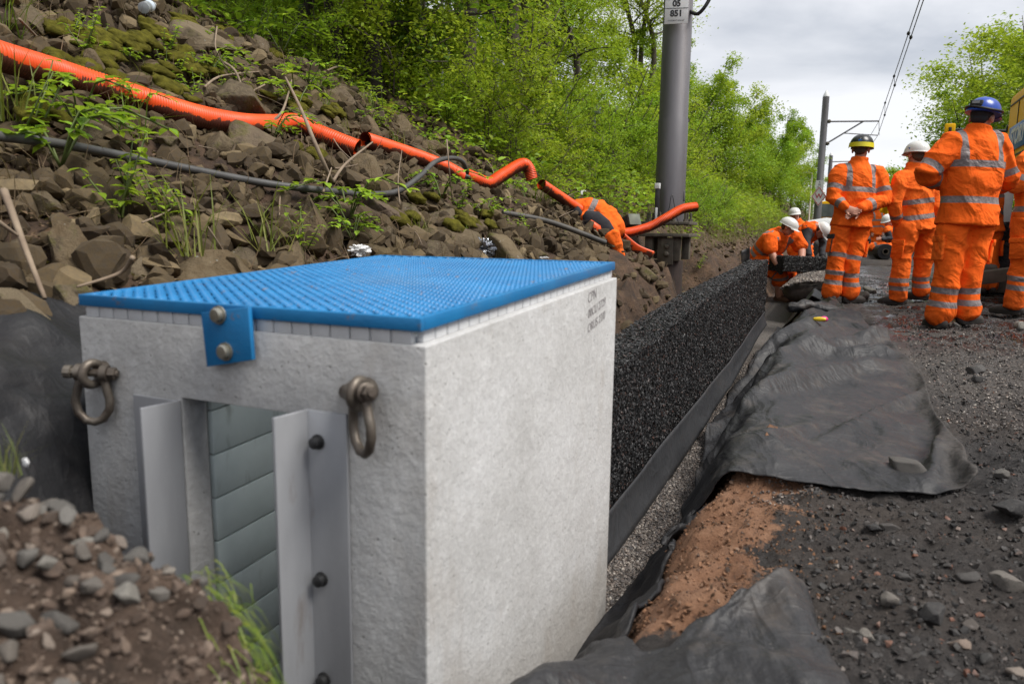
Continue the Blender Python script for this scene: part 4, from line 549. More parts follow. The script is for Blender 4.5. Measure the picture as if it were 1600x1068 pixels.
2,-4,-6,12,3,-12,15,-1,-12,-1,16,-21,1,19,-21,6,2,8,-8,2,31,3,-11,-1,13,-6,-2,17,-15,5,0,-6,6,6,2,1,3,3,-5,12,-5,2,-14,4,9,-16,18,-9,5,-10,0,9,22,11,-5,7,-15,4,9,-7,
6,0,0,7,-12,4,8,-11,9,4,7,-10,5,-16,7,12,-3,-3,-9,14,-17,5,13,-16,16,11,-5,-1,-2,7,-6,-1,-2,11,-12,2,4,2,-3,10,-7,6,-6,0,-11,25,-1,-6,-15,16,0,-14,19,9,-10,5,16,-4,7,-3,
11,-16,1,8,-1,-11,13,-12,10,-7,0,15,-4,-7,-5,-6,24,-9,-9,-3,23,-1,-7,7,-17,-6,17,8,17,-3,-4,1,6,10,-5,-6,-7,18,-6,-2,1,1,4,-14,4,1,0,4,1,-18,8,19,-12,7,-2,-13,20,9,-12,-17,
17,0,1,0,-9,7,4,-4,12,-16,-7,20,0,-15,13,-5,-1,4,-10,20,-24,9,13,-6,12,-33,-1,28,-17,4,14,-1,19,-10,15,-2,4,-17,4,20,-16,-7,7,-5,-3,5,1,5,0,-5,12,-16,1,23,3,-7,-35,10,18,-16,
19,0,-23,27,19,-1,-8,6,4,11,-3,-4,-7,9,-5,2,-8,0,0,0,7,-5,-5,9,0,13,-13,-23,10,10,6,3,-10,9,6,2,17,2,1,-1,-4,-4,4,6,3,1,7,-18,1,2,-2,-5,5,4,-4,4,0,-3,9,-9,
6,12,-19,5,16,-20,25,-68,17,-1,3,-4,-2,4,-8,-2,25,-20,1,18,-8,-7,-8,8,-3,13,-10,0,4,-13,14,6,-9,4,-4,15,-16,19,-20,4,17,-3,8,0,6,1,-5,-18,16,-1,0,-1,15,8,-22,1,-9,1,8,-9,
7,-5,1,12,-6,-5,-1,7,15,-21,15,-17,17,14,-3,-7,-12,-2,15,0,-14,32,-20,-9,3,17,2,-9,1,-7,13,-20,11,-3,-11,20,-6,-6,3,-11,6,-6,10,1,22,0,11,2,-7,-11,-2,17,-4,-9,16,-1,-5,-4,12,-1,
-3,-11,6,-1,-7,-5,-9,12,5,-14,12,-6,-5,2,-12,21,21,-45,12,11,9,13,-6,-14,-4,-4,0,4,9,-16,-2,7,4,6,-3,7,-3,5,0,-21,26,2,-2,-9,-26,11,-11,40,
]),
    'flap': (15, 35, [-505,-7,-5,-5,-8,-9,-7,-4,-1,2,-1,-6,1,5,3,3,1,6,7,2,8,11,8,12,26,29,10,-1,-3,-14,-13,22,23,5,14,-481,-1,-1,0,3,4,2,-1,-2,-2,0,-1,-6,3,1,-2,-3,-7,-9,5,5,3,-4,-12,-14,
0,17,13,0,0,-2,-13,1,6,-6,-460,2,0,0,0,1,-4,2,1,1,-1,1,-11,-3,8,4,2,1,0,-18,0,4,8,1,-18,-19,1,14,13,5,1,-14,-4,1,3,-442,-1,1,1,2,-1,2,-4,3,1,0,0,3,-15,3,
6,2,-3,0,4,-28,-3,16,11,7,-19,-23,1,16,15,3,-6,-9,4,-3,-424,0,-1,0,0,0,2,-7,6,-5,6,3,2,-7,-4,4,3,-3,-1,6,1,-29,-6,19,9,11,-16,-27,0,20,12,-1,-8,2,-69,-409,2,2,0,0,
-1,0,-2,0,-4,3,4,4,-3,-9,3,3,4,-11,2,13,-5,-31,0,18,7,14,-12,-31,-2,24,10,-9,-3,10,-399,3,3,3,0,-1,-11,12,-4,0,1,1,-2,9,-12,1,-1,-9,12,-4,4,11,-14,-27,6,15,10,13,-7,-34,
-5,26,2,-5,6,-385,3,-2,6,-7,-10,11,16,-3,-5,-4,-10,15,5,-8,-9,8,-6,7,4,-8,11,8,-28,-28,4,23,11,20,2,-35,-23,20,4,11,-375,3,-2,-2,0,-2,10,-2,1,0,-23,19,4,1,2,-12,5,11,-23,14,
2,-5,12,-1,-22,-12,-4,19,-18,18,17,-9,-15,3,3,-365,0,-1,-2,2,-1,7,-4,-3,-10,9,-5,7,8,4,-9,-4,10,-14,0,11,-1,4,8,-10,-22,-9,2,33,-25,-13,15,10,-11,18,-353,-3,-7,-1,7,0,1,-2,-6,6,
11,-14,-3,11,9,-2,-14,10,-1,-15,9,6,-1,11,2,-19,-17,-6,10,16,-2,-23,-6,13,15,-339,-6,8,-15,3,4,0,-2,-5,18,2,-1,-22,5,13,6,-10,0,9,-18,-4,11,5,0,10,1,-29,-8,-5,7,11,16,-16,-21,46,
-328,-3,3,5,-18,10,-3,-2,2,7,-4,9,-6,-11,6,13,-1,-10,15,-10,-15,1,0,-5,21,8,3,-40,-6,13,4,-14,5,-1,27,-316,-4,-5,5,7,-1,-15,-1,7,-2,12,-2,-1,-3,-10,8,14,-10,11,-2,-14,-8,0,3,-2,
2,14,2,-27,-13,6,13,18,-2,-10,-242,6,3,1,6,4,3,0,0,-8,-14,0,11,-7,-10,-17,-7,4,5,27,13,-10,-6,7,-8,12,4,15,2,-10,-7,-2,-12,-2,-78,1178,45,46,45,46,45,46,46,46,47,46,46,43,46,45,
46,46,46,68,47,45,42,41,40,36,33,41,39,40,39,38,34,25,44,44,1174,-1,-1,0,-1,-1,-1,-1,0,-1,-1,-1,-3,-3,0,-1,-1,-1,0,-4,-2,0,-2,-2,4,-1,-7,1,-1,-1,1,7,-4,-1,-1,1170,0,-2,0,-1,
0,-1,-1,-2,-1,0,-1,0,-1,-5,-1,0,-1,-1,-2,-3,-2,2,0,-6,7,-3,-7,1,-1,0,0,6,-4,-1,1166,-1,0,-1,-1,0,-1,-2,-2,0,-1,-1,1,-1,-3,-2,-2,0,-2,2,-1,0,-7,1,4,-9,6,-1,-8,2,
-2,-1,14,-10,-3,1163,-1,-1,-1,-1,-1,-1,-1,-1,-2,-1,1,-1,-2,1,-5,0,-2,0,0,-1,0,2,-10,2,8,-10,2,0,-7,1,-2,1,8,-2,1159,0,0,-1,-1,-1,0,-2,-1,-2,-1,-2,2,-3,2,-4,-2,1,-5,0,
4,-4,3,-1,-11,2,11,-9,-1,0,-6,1,-3,2,3,1155,0,-1,0,0,-1,-4,2,-3,0,-3,-1,-1,2,-2,-1,-1,-5,0,-1,0,4,-7,11,-5,-12,1,12,-7,-4,2,-7,-1,0,12,1147,0,1,-1,-2,-4,2,-6,2,-1,
-2,-3,-3,3,-4,5,-7,-4,-2,-2,-2,1,4,-9,15,1,-25,1,14,4,-12,-5,-3,-3,17,1143,-1,0,0,-1,-2,-2,1,0,-3,-2,-3,0,-1,1,2,-3,5,-7,-4,0,-1,3,-2,-5,7,10,-18,0,-5,9,2,-11,-1,-1,
1139,-1,-2,0,1,-2,-3,1,0,-6,2,3,-5,-2,3,-2,1,-1,-5,-1,-2,-1,1,6,-8,0,8,-1,-7,6,-7,-1,2,-9,12,1136,-2,-2,0,0,0,-1,0,-7,3,0,-1,1,-5,1,-2,6,-5,-5,2,-4,-1,-1,4,1,
-8,4,8,-12,-6,9,-4,2,-7,12,1134,-1,1,-5,-1,1,-1,0,-2,-5,0,0,4,-3,-4,2,-1,-1,2,-6,1,-3,-2,0,6,-1,-8,2,6,0,-18,9,-6,7,7,1130,-1,-2,1,-4,2,0,-1,3,-4,-2,-3,-4,6,-3,
-2,0,3,4,-11,1,-1,-1,-5,1,5,2,0,4,2,4,-21,13,-10,-2,1126,-1,-2,-1,0,-1,3,-3,2,5,-10,0,-5,0,4,-4,0,1,3,-6,-4,0,1,0,-2,-7,2,1,7,4,2,6,-21,11,-17,1148,-3,-6,-5,-2,
-3,-4,-2,-4,1,7,-4,2,-5,-5,0,-4,-6,-2,16,-1,-4,-5,-2,-1,6,-1,0,-1,-7,13,16,12,5,-57,-315,-5,-4,-4,-2,0,0,1,0,0,2,0,-3,4,-2,-3,2,-1,-1,2,8,14,20,19,14,11,18,22,20,22,
21,-10,-25,13,9,-295,-2,-2,0,-2,-5,-4,-4,1,4,1,4,6,-14,-2,6,5,4,2,-8,-4,-3,2,6,4,2,-5,-4,1,0,-2,18,-7,-9,3,-270,-4,-2,-1,0,1,4,-2,-4,-5,2,1,8,3,-10,-6,-4,-5,1,19,
-4,-8,-8,-2,10,6,1,-5,-3,0,0,8,8,-9,-4,-242,0,-1,-2,-1,0,-2,-1,-3,0,0,0,-3,12,-3,-7,-4,6,-2,-7,15,-4,-10,-9,-7,12,7,1,-5,-4,2,1,22,-14,-5,-214,1,-1,1,-2,0,-3,5,-4,0,
-5,-2,0,5,4,-6,-4,0,2,-4,-3,12,-2,-12,-6,-13,12,10,0,-5,-3,2,10,3,-145,-186,3,1,-1,1,-1,-1,1,-2,0,-5,-3,-4,2,8,-3,-3,-4,7,-2,-9,2,9,-3,-10,-5,-16,8,15,0,-7,0,6,7,-1,
-160,4,4,1,-2,1,2,-5,2,-2,-4,-5,-1,-6,10,0,1,0,-4,3,-4,-6,3,9,-7,-8,-8,-14,4,16,2,-8,3,11,3,-123,2,9,4,3,0,-3,-11,3,3,-3,-5,-12,-4,5,10,-6,4,-7,0,5,-6,-4,6,8,
-7,-15,-9,-19,-5,18,12,-4,10,11,-98,-1,3,4,2,0,-3,1,-3,-4,7,-5,-6,-4,-1,9,-4,-3,10,-9,0,3,-6,-1,6,4,0,-14,-8,-7,-5,3,9,1,12,-71,-2,-1,3,2,0,-4,4,1,-3,2,3,-4,-9,-5,
6,2,-5,7,0,-6,0,-2,-2,1,7,4,-3,-12,-16,-8,1,6,7,13,-43,-2,0,0,1,1,-1,1,-3,2,-6,9,1,-6,-10,2,10,-9,0,7,-5,-3,0,-5,0,4,6,3,-3,-20,-14,0,0,9,18,-13,0,-7,2,1,
0,1,0,0,-12,-2,5,14,-2,-9,-7,8,-2,-5,8,2,-7,-4,0,-3,-1,8,1,5,4,-36,-10,3,1,36,9,1,-4,-4,5,2,2,0,2,-3,1,-10,8,6,-1,-11,1,7,-10,3,7,0,-3,-14,4,0,-2,15,-1,8,
4,-52,-19,8,50,32,0,-1,-7,-2,-2,10,0,0,2,-15,-6,12,7,6,-3,-12,11,-11,0,8,3,1,-2,-22,6,5,0,11,-2,9,6,-41,-18,41,2,11,5,3,-5,2,1,9,8,18,23,13,-17,4,8,10,6,-3,6,-13,
-12,2,4,9,6,-21,-18,-13,0,7,17,20,29,-29,-39,
]),
    'left': (24, 32, [-1840,0,0,0,0,0,0,0,0,0,0,0,0,0,0,0,0,0,0,0,0,0,0,0,0,0,0,0,0,0,0,0,-1844,2,2,22,-34,10,2,17,7,-15,15,-20,3,2,2,13,-14,-1,15,-4,3,0,-6,5,-17,-4,15,-6,
-16,24,-33,14,-1860,6,28,-14,1,7,8,4,-10,8,-4,-5,5,0,3,-1,-3,0,3,-5,5,1,-13,10,-4,-1,-13,24,-9,-15,18,-37,-1858,18,2,-30,21,-2,12,-2,-9,11,-10,4,2,0,4,-2,-4,1,2,-5,3,4,-4,-1,
0,-3,-8,6,12,-28,24,-10,-1837,2,-18,-9,25,1,-1,-2,-3,9,-15,9,4,-4,3,-3,-2,1,1,-3,0,6,-1,-5,6,-5,2,-21,26,-5,-16,18,-1819,1,-30,29,5,-1,1,-8,8,-3,-10,12,-4,6,-2,-3,-1,1,0,2,
-6,6,0,-8,8,1,1,-10,-2,13,-13,7,-1798,-25,16,12,-2,0,1,-10,13,-13,4,6,-1,1,-1,-3,0,1,-1,2,-4,3,2,-9,8,1,1,0,-20,21,-4,1,-1782,3,5,-2,-1,2,-1,-2,4,-18,18,0,-3,1,-1,-3,
2,1,-3,5,-5,1,4,-6,7,-3,0,3,-3,-7,9,-3,-1757,1,-1,-2,-2,2,-3,4,-9,10,0,-1,-1,0,-1,-3,1,1,-3,5,-4,-1,4,-3,3,1,-1,1,-3,-12,15,-3,-1732,2,-1,1,-7,2,-2,3,-12,16,-3,0,
0,-2,0,-4,3,0,-5,8,-2,-6,8,-3,-1,3,0,0,0,0,-5,4,-1710,-2,7,-1,-4,1,-3,-1,1,3,-1,2,0,0,-1,-4,2,0,-5,7,-1,-7,8,-1,-2,5,-1,-3,1,2,-5,3,-1691,4,2,-6,5,-4,-1,-6,
12,-4,2,-1,1,1,-1,-4,3,-1,-2,3,-1,-3,5,0,-10,12,-1,-5,4,-4,7,-2,-1660,8,-1,-11,8,-15,7,1,10,-9,6,-3,3,3,-4,-5,4,-1,-2,2,1,-5,7,1,-2,-7,8,-1,-1,-1,1,2,-1637,-11,10,0,
1,-7,2,7,-3,-1,4,-1,0,0,-2,-1,2,-1,1,-3,2,-1,0,5,1,-2,-3,3,-3,1,-3,2,-1616,-6,2,6,-18,17,-5,7,-4,3,-2,3,-1,-6,2,3,0,-1,0,-1,2,3,-6,5,0,-5,-1,3,3,-2,-2,0,
-1595,0,-5,-15,13,9,-2,5,-4,6,-2,-1,-4,-3,-3,6,1,0,-2,2,1,0,-9,9,-4,4,-8,5,-2,-1,3,-2,-1574,3,-24,16,7,-3,2,3,0,-1,3,-3,-3,-3,2,2,1,0,0,-8,8,1,-3,2,-3,-2,3,-4,
1,0,2,-1,-1557,2,-3,5,1,-2,4,1,1,0,0,-4,-2,-2,2,4,-2,2,0,-5,5,-2,2,1,-3,-5,2,-3,2,2,0,0,-1538,-5,5,4,-2,2,-1,3,0,-1,1,-5,-1,-1,-1,7,-1,1,1,-4,2,0,2,-5,
-3,3,0,0,0,2,-3,2,-1516,-8,6,4,-5,4,-1,1,2,0,-1,-1,-5,2,4,-1,1,0,0,-1,-2,0,1,-3,1,2,-3,2,3,-2,-2,2,-1492,0,-4,-2,2,-2,5,-8,12,2,-17,4,6,6,-4,2,4,-8,8,0,
-5,-1,-1,0,-4,-3,2,-2,-3,6,6,2,-1467,0,-4,-2,1,2,2,-9,-3,1,0,7,4,-5,4,-6,8,-1,2,-11,-3,9,-5,8,5,-10,-4,-1,7,9,3,-1,-1442,0,-3,-3,-1,3,-6,0,-4,3,4,-1,0,5,-5,0,
-2,-1,9,-5,0,-5,0,2,12,0,2,0,3,2,-1,-3,-1418,1,-2,-3,-3,2,-3,2,-2,-2,6,-2,-3,1,0,-2,-1,4,6,-1,-5,-4,0,-1,4,10,-3,5,1,-5,-5,3,300,56,55,56,55,56,55,56,55,56,56,55,
56,55,56,55,84,55,56,55,56,55,56,56,55,56,55,56,55,56,55,56,294,4,5,-5,-5,6,3,-18,10,3,1,-1,5,-2,3,-4,-2,3,1,2,-1,5,-4,-2,2,-1,0,0,5,0,-2,4,292,3,-7,3,1,-2,3,-3,
0,1,1,-2,3,1,3,-3,0,1,-1,1,-1,2,-2,0,0,3,5,1,-6,4,3,-3,290,-6,-4,1,8,2,-10,7,-2,2,0,2,-1,4,-2,1,-1,2,-1,0,1,0,-1,2,-3,4,2,-1,5,-2,4,-3,281,-6,8,0,
2,0,-9,10,1,-2,-1,4,-2,5,-2,0,1,1,-1,1,2,-2,0,1,2,-1,1,5,-1,-2,1,5,263,4,3,7,-1,-1,-5,8,-1,2,-4,4,2,-1,-1,2,0,1,-1,1,3,-3,0,3,-1,0,0,2,1,3,-3,2,
249,4,3,1,1,-1,-2,4,0,-2,3,1,-1,1,1,1,0,0,0,1,1,-1,2,0,0,0,0,0,4,0,-1,0,241,2,0,1,1,-3,3,1,-1,-4,6,0,1,0,0,1,1,-1,2,-1,1,-1,2,-1,4,-2,-1,0,
-1,2,2,0,236,-1,0,1,0,-5,8,-1,-1,2,0,0,0,0,1,0,1,0,1,1,-1,1,2,-2,0,1,1,0,-1,2,2,-2,230,1,-1,-1,3,-8,10,-1,-2,4,0,-1,0,0,1,-1,2,1,3,-2,-1,1,3,-3,
-1,2,0,0,0,-1,2,2,224,0,0,1,-1,-2,5,1,1,0,-2,1,0,0,0,1,1,0,2,-1,0,3,0,-2,1,0,1,-1,1,-1,0,1,218,1,-1,-1,-1,6,0,-1,2,-2,2,-1,0,0,1,-1,3,-1,2,-1,
0,2,-1,1,3,-2,-1,0,0,2,-1,0,210,-2,2,-4,-5,16,-3,1,-2,1,1,2,-2,-1,2,-1,3,1,0,0,1,0,1,2,0,4,-2,-2,0,0,0,1,207,3,-5,-3,2,5,0,-2,2,0,0,-2,1,1,-1,1,
1,1,0,-2,1,1,0,3,-1,-1,2,2,-3,0,0,0,205,0,-2,-3,9,-5,4,-2,-1,1,-1,0,1,0,-1,3,0,-1,0,1,0,-1,2,2,-1,0,-1,0,3,-1,-1,0,203,0,1,7,-2,-2,1,-5,-1,1,1,0,
0,0,-2,4,0,-1,0,1,-1,1,2,1,-2,0,0,1,0,-1,1,0,201,0,4,2,-2,2,-2,-3,0,0,-1,2,0,-1,1,1,0,-1,0,4,-3,-1,1,1,0,0,0,0,0,0,1,-1,200,0,1,3,-1,2,-3,-2,
0,0,0,-1,1,0,1,1,-1,0,0,2,0,-1,0,0,3,-2,1,-1,0,1,-1,1,200,0,1,0,2,-3,2,-3,1,0,0,-1,0,0,0,2,0,-1,0,-1,2,0,0,1,-2,2,0,1,0,1,-1,0,201,-1,1,0,
2,-4,2,-2,2,-2,0,1,-1,0,1,0,1,-1,0,-2,2,1,0,0,0,1,0,0,1,-1,0,0,202,1,-1,-1,-2,0,-10,12,-2,2,0,0,0,0,1,0,-1,3,-2,1,-2,1,0,0,0,0,0,0,0,0,2,0,
205,-1,-2,-1,-3,-2,1,5,1,-1,0,1,1,1,-1,0,0,1,-1,-3,3,-2,1,0,2,-2,0,0,0,2,0,0,207,1,-4,0,-2,-3,6,0,1,0,1,0,-1,1,0,0,1,0,-3,-1,0,2,-1,0,2,0,1,-1,
1,0,0,0,209,0,-2,-2,1,-2,2,1,0,1,0,0,1,-1,1,0,0,0,-2,0,0,0,0,1,0,1,0,1,0,1,0,0,606,9,7,5,1,9,17,20,16,3,-3,-13,-10,0,7,12,5,3,6,3,-1,-5,-5,-1,
-1,-2,-1,0,1,1,0,1,584,-4,4,11,-9,-5,-2,29,-5,-20,13,-15,1,0,1,16,-17,-1,15,-7,7,3,-12,9,-15,1,9,-5,-5,12,-6,4,561,-2,6,-8,0,4,6,5,-10,6,-5,-2,2,0,4,0,-5,1,2,-4,
4,3,-10,5,-2,0,-2,18,-15,-4,10,-2,538,6,8,-14,0,2,13,-8,-9,11,-9,2,3,-1,4,-3,-3,0,3,-4,1,5,-3,-2,0,-3,-2,3,15,-17,11,-7,522,16,-25,-2,11,2,9,-14,-2,10,-14,6,7,-6,4,-4,
-3,2,0,-3,1,5,-2,-3,5,-3,1,-7,19,-10,-9,14,532,-20,-14,3,9,-1,7,-16,5,-3,-6,10,0,9,-6,-5,-1,0,0,1,-4,6,0,-7,8,0,3,-8,-3,20,-18,5,524,-20,4,9,0,5,2,-15,13,-15,4,8,
2,0,-2,-4,0,1,-3,3,-5,4,3,-7,7,0,0,2,-10,14,-5,-1,503,0,4,-1,2,8,-4,-5,2,-13,11,7,-3,3,-2,-5,1,1,-4,4,-5,1,7,-8,12,-8,0,5,-5,-5,12,-6,493,-2,-4,-1,2,9,-9,3,
-12,11,0,4,0,-1,-2,-6,2,0,-4,7,-6,0,7,-5,3,1,-2,2,-3,-8,16,-7,480,2,-2,9,-13,12,-11,3,-12,15,-3,3,3,-5,-1,-5,3,0,-6,8,-3,-5,10,-4,-1,4,0,-2,1,4,-9,4,465,-3,11,-3,
-4,5,-8,-1,0,3,0,3,3,-2,1,-8,2,1,-5,6,-1,-6,10,-4,-2,7,1,-6,1,2,-3,3,446,4,9,-11,8,-9,-1,-4,13,-6,2,-1,3,4,-6,-4,3,-2,-2,5,-3,-3,8,-1,-9,15,-3,-8,5,-4,11,-7,
421,23,-5,-20,18,-26,6,1,19,-16,6,-4,3,7,-6,-8,4,-1,-2,2,3,-7,7,3,1,-5,12,-10,-1,-2,2,3,406,-9,10,1,2,-9,1,12,-6,0,9,-7,-1,-2,0,-4,3,-2,0,-2,1,0,0,8,8,-4,-7,14,
-14,-1,-5,3,390,-3,0,14,-20,11,-4,10,-7,4,-3,6,-4,-7,1,3,1,-2,1,2,-1,5,-9,9,0,-7,-3,6,8,-7,-4,-1,377,-2,-5,-4,5,7,-4,7,-8,15,-6,2,-6,-5,-2,7,1,1,-4,4,2,3,-15,12,
-8,6,-11,3,1,-1,3,-1,363,7,-15,2,6,-3,3,4,-1,-4,14,-9,-4,-2,2,4,0,2,1,-12,11,2,-4,10,-14,-4,2,-4,2,1,4,-2,345,1,-3,4,3,-4,6,1,-2,3,2,-7,-2,-1,2,11,-5,3,1,-9,
11,-6,4,0,-5,-9,3,-5,3,6,-2,-1,328,-5,4,6,-4,5,-4,5,0,-3,2,-4,0,-2,0,12,-3,2,5,-11,3,-2,8,-11,-3,2,-2,1,1,4,-4,2,316,-8,4,7,-8,6,-2,1,7,-1,-5,0,-7,4,12,-8,
3,6,-4,-4,-3,0,2,-7,4,21,6,0,-7,-17,-5,3,308,-1,-5,-3,3,-3,8,-16,10,2,-15,2,3,8,-5,2,8,-9,8,4,-12,-1,-2,1,0,-3,2,-1,-3,1,7,3,304,1,-11,-1,1,-3,-3,-11,-3,1,0,3,
3,-2,1,-3,10,-5,1,-7,-2,5,-3,5,6,-9,-1,-1,3,11,2,0,299,1,-7,-4,-2,1,-11,-5,-3,0,3,0,2,3,-3,0,-2,0,6,-5,0,-2,0,1,9,-1,3,-1,6,3,-3,-4,290,4,-5,-4,-4,-1,-7,-4,
-5,-1,4,1,1,1,-1,-1,-1,2,4,0,-4,-2,1,-1,2,7,-4,6,-1,-6,-4,2,
]),
}

def drape(k):
    n, m, e = DRAPES[k]; q = np.array(e, np.int64).reshape(3, n, m).transpose(1, 2, 0).copy()
    q[:, 1:] = np.cumsum(q[:, 1:], axis=0); q = np.cumsum(q, axis=1)
    return q.astype(float) / 1000

# ================================================================== GROUND
S_K = np.array([-400, -60, -16, -9.5, -1.75, -1.42, -1.24, -1.10, -.52, -.46, -.40, -.30, -.2, 3.5, 6., 9., 16, 60, 400.])
Z_K = np.array([7.5, 7.2, 6.6, 5.4, .55, .36, .0, -.30, -.345, -.30, -.20, -.05, 0, 0, .15, 1.1, 3.6, 4.5, 5.])
def g0(s, t):
    s = np.asarray(s, float); t = np.asarray(t, float)
    z = np.interp(s, S_K, Z_K)
    flat = np.where(s < -1.3, np.interp(s, [-1.3 - 1e-6, -.2], [0, 0]), 0) * 0
    front = smooth(.75, .35, t) * (s > -2.2) * (s < -.2)                  # no trench in front of the chamber
    z = np.where(front > 0, z * (1 - front) + front * np.interp(s, [-2.2, -1.6, -1.36, -.9, -.2], [.72, .26, -.28, -.1, 0]), z)
    cut = smooth(6.5, 7.2, t) * smooth(9.3, 8.6, t) * smooth(-2.15, -1.93, s) * (s < -1.1); z = z * (1 - cut) + cut * np.minimum(z, np.interp(s, [-1.95, -1.5, -1.1], [.12, -.12, -.3]))
    rise = np.clip(t - 10, 0, 60) * .012
    return z + rise
def gnoise(s, t):
    b = smooth(-1.0, -1.5, s)
    ln = smooth(-.5, -.2, s)
    near = 1 / (1 + np.clip(t - 8, 0, 1e9) * .1)
    q = fbm(s * 1.1, t * 1.1, None, 3, 5) * (.024 * ln * near + .10 * b * smooth(-1.7, -2.6, s)) + fbm(s * 6, t * 6, None, 3, 9) * (.017 * ln + .03 * b + .004)
    q = q + fbm(s * 22, t * 22, None, 3, 3) * (.012 * ln * smooth(14, 5, t) + .012 * b * smooth(14, 6, t))
    lip = smooth(-.50, -.40, s) * smooth(-.05, -.2, s) * smooth(1.2, 1.6, t) * smooth(3.2, 2.6, t)
    q = q + lip * (fbm(s * 5 + 3, t * 5, None, 4, 31) * .06 + fbm(s * 16, t * 12, None, 4, 33) * .024)
    face = smooth(-1.05, -1.15, s) * smooth(-1.75, -1.5, s)
    q = q + face * fbm(s * 7, t * 5, None, 4, 41) * .07
    return q
def G(s, t): return g0(s, t) + gnoise(s, t)
def Gs(s, t): return float(G(np.array([s]), np.array([t]))[0])
def at_g(px, py, lift=0., dmin=.5, dmax=80):
    """where the line of sight through a pixel meets the ground"""
    q = ray(px, py); q = q / q[1]; ds = dmin * (dmax / dmin) ** (np.arange(900) / 899.)
    P = CAM[None] + ds[:, None] * q[None]; s, t = P @ NS, P @ D
    h = P[:, 2] - g0(s, t) - lift; i = np.argmax(h < 0)
    if not (h < 0).any(): return P[-1]
    a, b = ds[max(i - 1, 0)], ds[i]
    for _ in range(12):
        c = (a + b) / 2; p = CAM + c * q
        if p[2] - float(g0(p @ NS, p @ D)) - lift < 0: b = c
        else: a = c
    return CAM + b * q
geo = lambda a, b, n: a * (b / a) ** (np.arange(n) / (n - 1.))
sv = np.concatenate([-geo(400, 10.3, 16), np.arange(-10, -5, .3), np.arange(-5, -1.75, .07), np.arange(-1.75, -.2, .018), np.arange(-.2, 1.6, .026), np.arange(1.6, 6, .09), geo(6, 400, 24)])
tv = np.concatenate([-geo(60, 2.2, 8), np.arange(-2, .6, .1), np.arange(.6, 4., .026), np.arange(4, 10, .055), np.arange(10, 30, .35), geo(30, 900, 26)])
s_, t_ = np.meshgrid(sv, tv, indexing='ij'); z_ = G(s_, t_)
P = s_[..., None] * NS + t_[..., None] * D + z_[..., None] * UP
n_, m_ = s_.shape; i, j = np.meshgrid(np.arange(n_ - 1), np.arange(m_ - 1), indexing='ij'); a = i * m_ + j
Q = np.stack([a, a + m_, a + m_ + 1, a + 1], -1).reshape(-1, 4)
bankA = np.maximum(smooth(-.95, -1.1, s_), smooth(5., 6.5, s_)).ravel()
sandA = (smooth(-.55, -.46, s_) * smooth(.12, -.34, s_) * smooth(1.2, 1.5, t_) * smooth(3.1, 2.5, t_)).ravel()
wetA = (smooth(-.1, .4, s_) * smooth(4.6, 6.2, t_) * smooth(3.4, 2.4, s_) * smooth(22, 14, t_)).ravel()
grA = (smooth(-.95, -.9, s_) * smooth(-.46, -.50, s_) + .55 * smooth(.2, .5, s_) * smooth(1.8, 1.2, s_) * smooth(3.4, 4.2, t_) * smooth(7.2, 6., t_)).ravel()
ground = link('ground', fast_mesh('ground', P.reshape(-1, 3), Q, M_GROUND, smooth_=True, attrs=dict(bank=bankA, sand=sandA, wet=wetA, gravel=np.clip(grA, 0, 1))))
tag(ground, 'dark ash trackbed with a trench and a soil bank', kind='structure')

def inframe(P, mgn=30):
    q = P - CAM; k = q @ CF; x = 800 + F0 * (q @ CR) / k; y = 534 - F0 * (q @ CU) / k
    return (k > .1) & (x > -mgn) & (x < 1600 + mgn) & (y > -mgn) & (y < 1068 + mgn)
def px(P):
    q = np.asarray(P) - CAM; k = q @ CF; return 800 + F0 * (q @ CR) / k, 534 - F0 * (q @ CU) / k

# trench gravel and ash stones: nobody could count these
def stuff_on_ground(name, label, n, srange, trange, size, temps, mat, flt=None, lift=.25, sq=(1, 1, .7), seed=1, hide=False):
    rg = np.random.default_rng(seed); s = rg.uniform(*srange, n); u = rg.uniform(0, 1, n); t = trange[0] * (trange[1] / trange[0]) ** u if trange[0] > 0 else rg.uniform(*trange, n)
    P = s[:, None] * NS + t[:, None] * D; z = G(s, t); P = P + z[:, None] * UP; ok = inframe(P)
    if flt is not None: ok &= flt(s, t, rg)
    P, s, t = P[ok], s[ok], t[ok]; n = len(P); sz = size[0] * (size[1] / size[0]) ** (rg.uniform(0, 1, n) ** 1.8)
    if hide:
        sz = np.where(hides(P, sz * .5), sz * .42, sz); ok = ~hides(P, sz * .4); P, sz = P[ok], sz[ok]; n = len(P)
    P[:, 2] += sz * lift; rots = rand_rots(n, math.pi, rg)
    o = link(name, scatter(temps, P, sz[:, None] * np.array([[1, 1, 1.]]), rots, rg.uniform(0, 1, n), name, mat)); return tag(o, label, kind='stuff')
stuff_on_ground('trench_gravel', 'loose brown pea gravel on the trench floor beside the black wall', 36000, (-.70, -.42), (1.3, 7), (.007, .016), PEB, M_GRAV, lambda s, t, r: (s < -.46 - .0 * t), seed=2)
stuff_on_ground('ash_gravel', 'fine dark ash and crushed stone scattered over the trackbed', 100000, (-.35, 4.0), (.9, 14), (.004, .026), PEB, M_ASH, lambda s, t, r: ~((s < .44) & (t > 2.5) & (t < 8.6)) & ~((s < -.05) & (t < 3)), lift=.1, seed=3)
stuff_on_ground('pale_gravel', 'patch of fine grey gravel right of the big fabric sheet', 26000, (.3, 1.7), (3.3, 7.5), (.006, .016), PEB, M_GRAV, lambda s, t, r: (np.abs(s - .85) < .55 * r.uniform(.3, 1, len(s))) & (s > .36), lift=.2, seed=4)
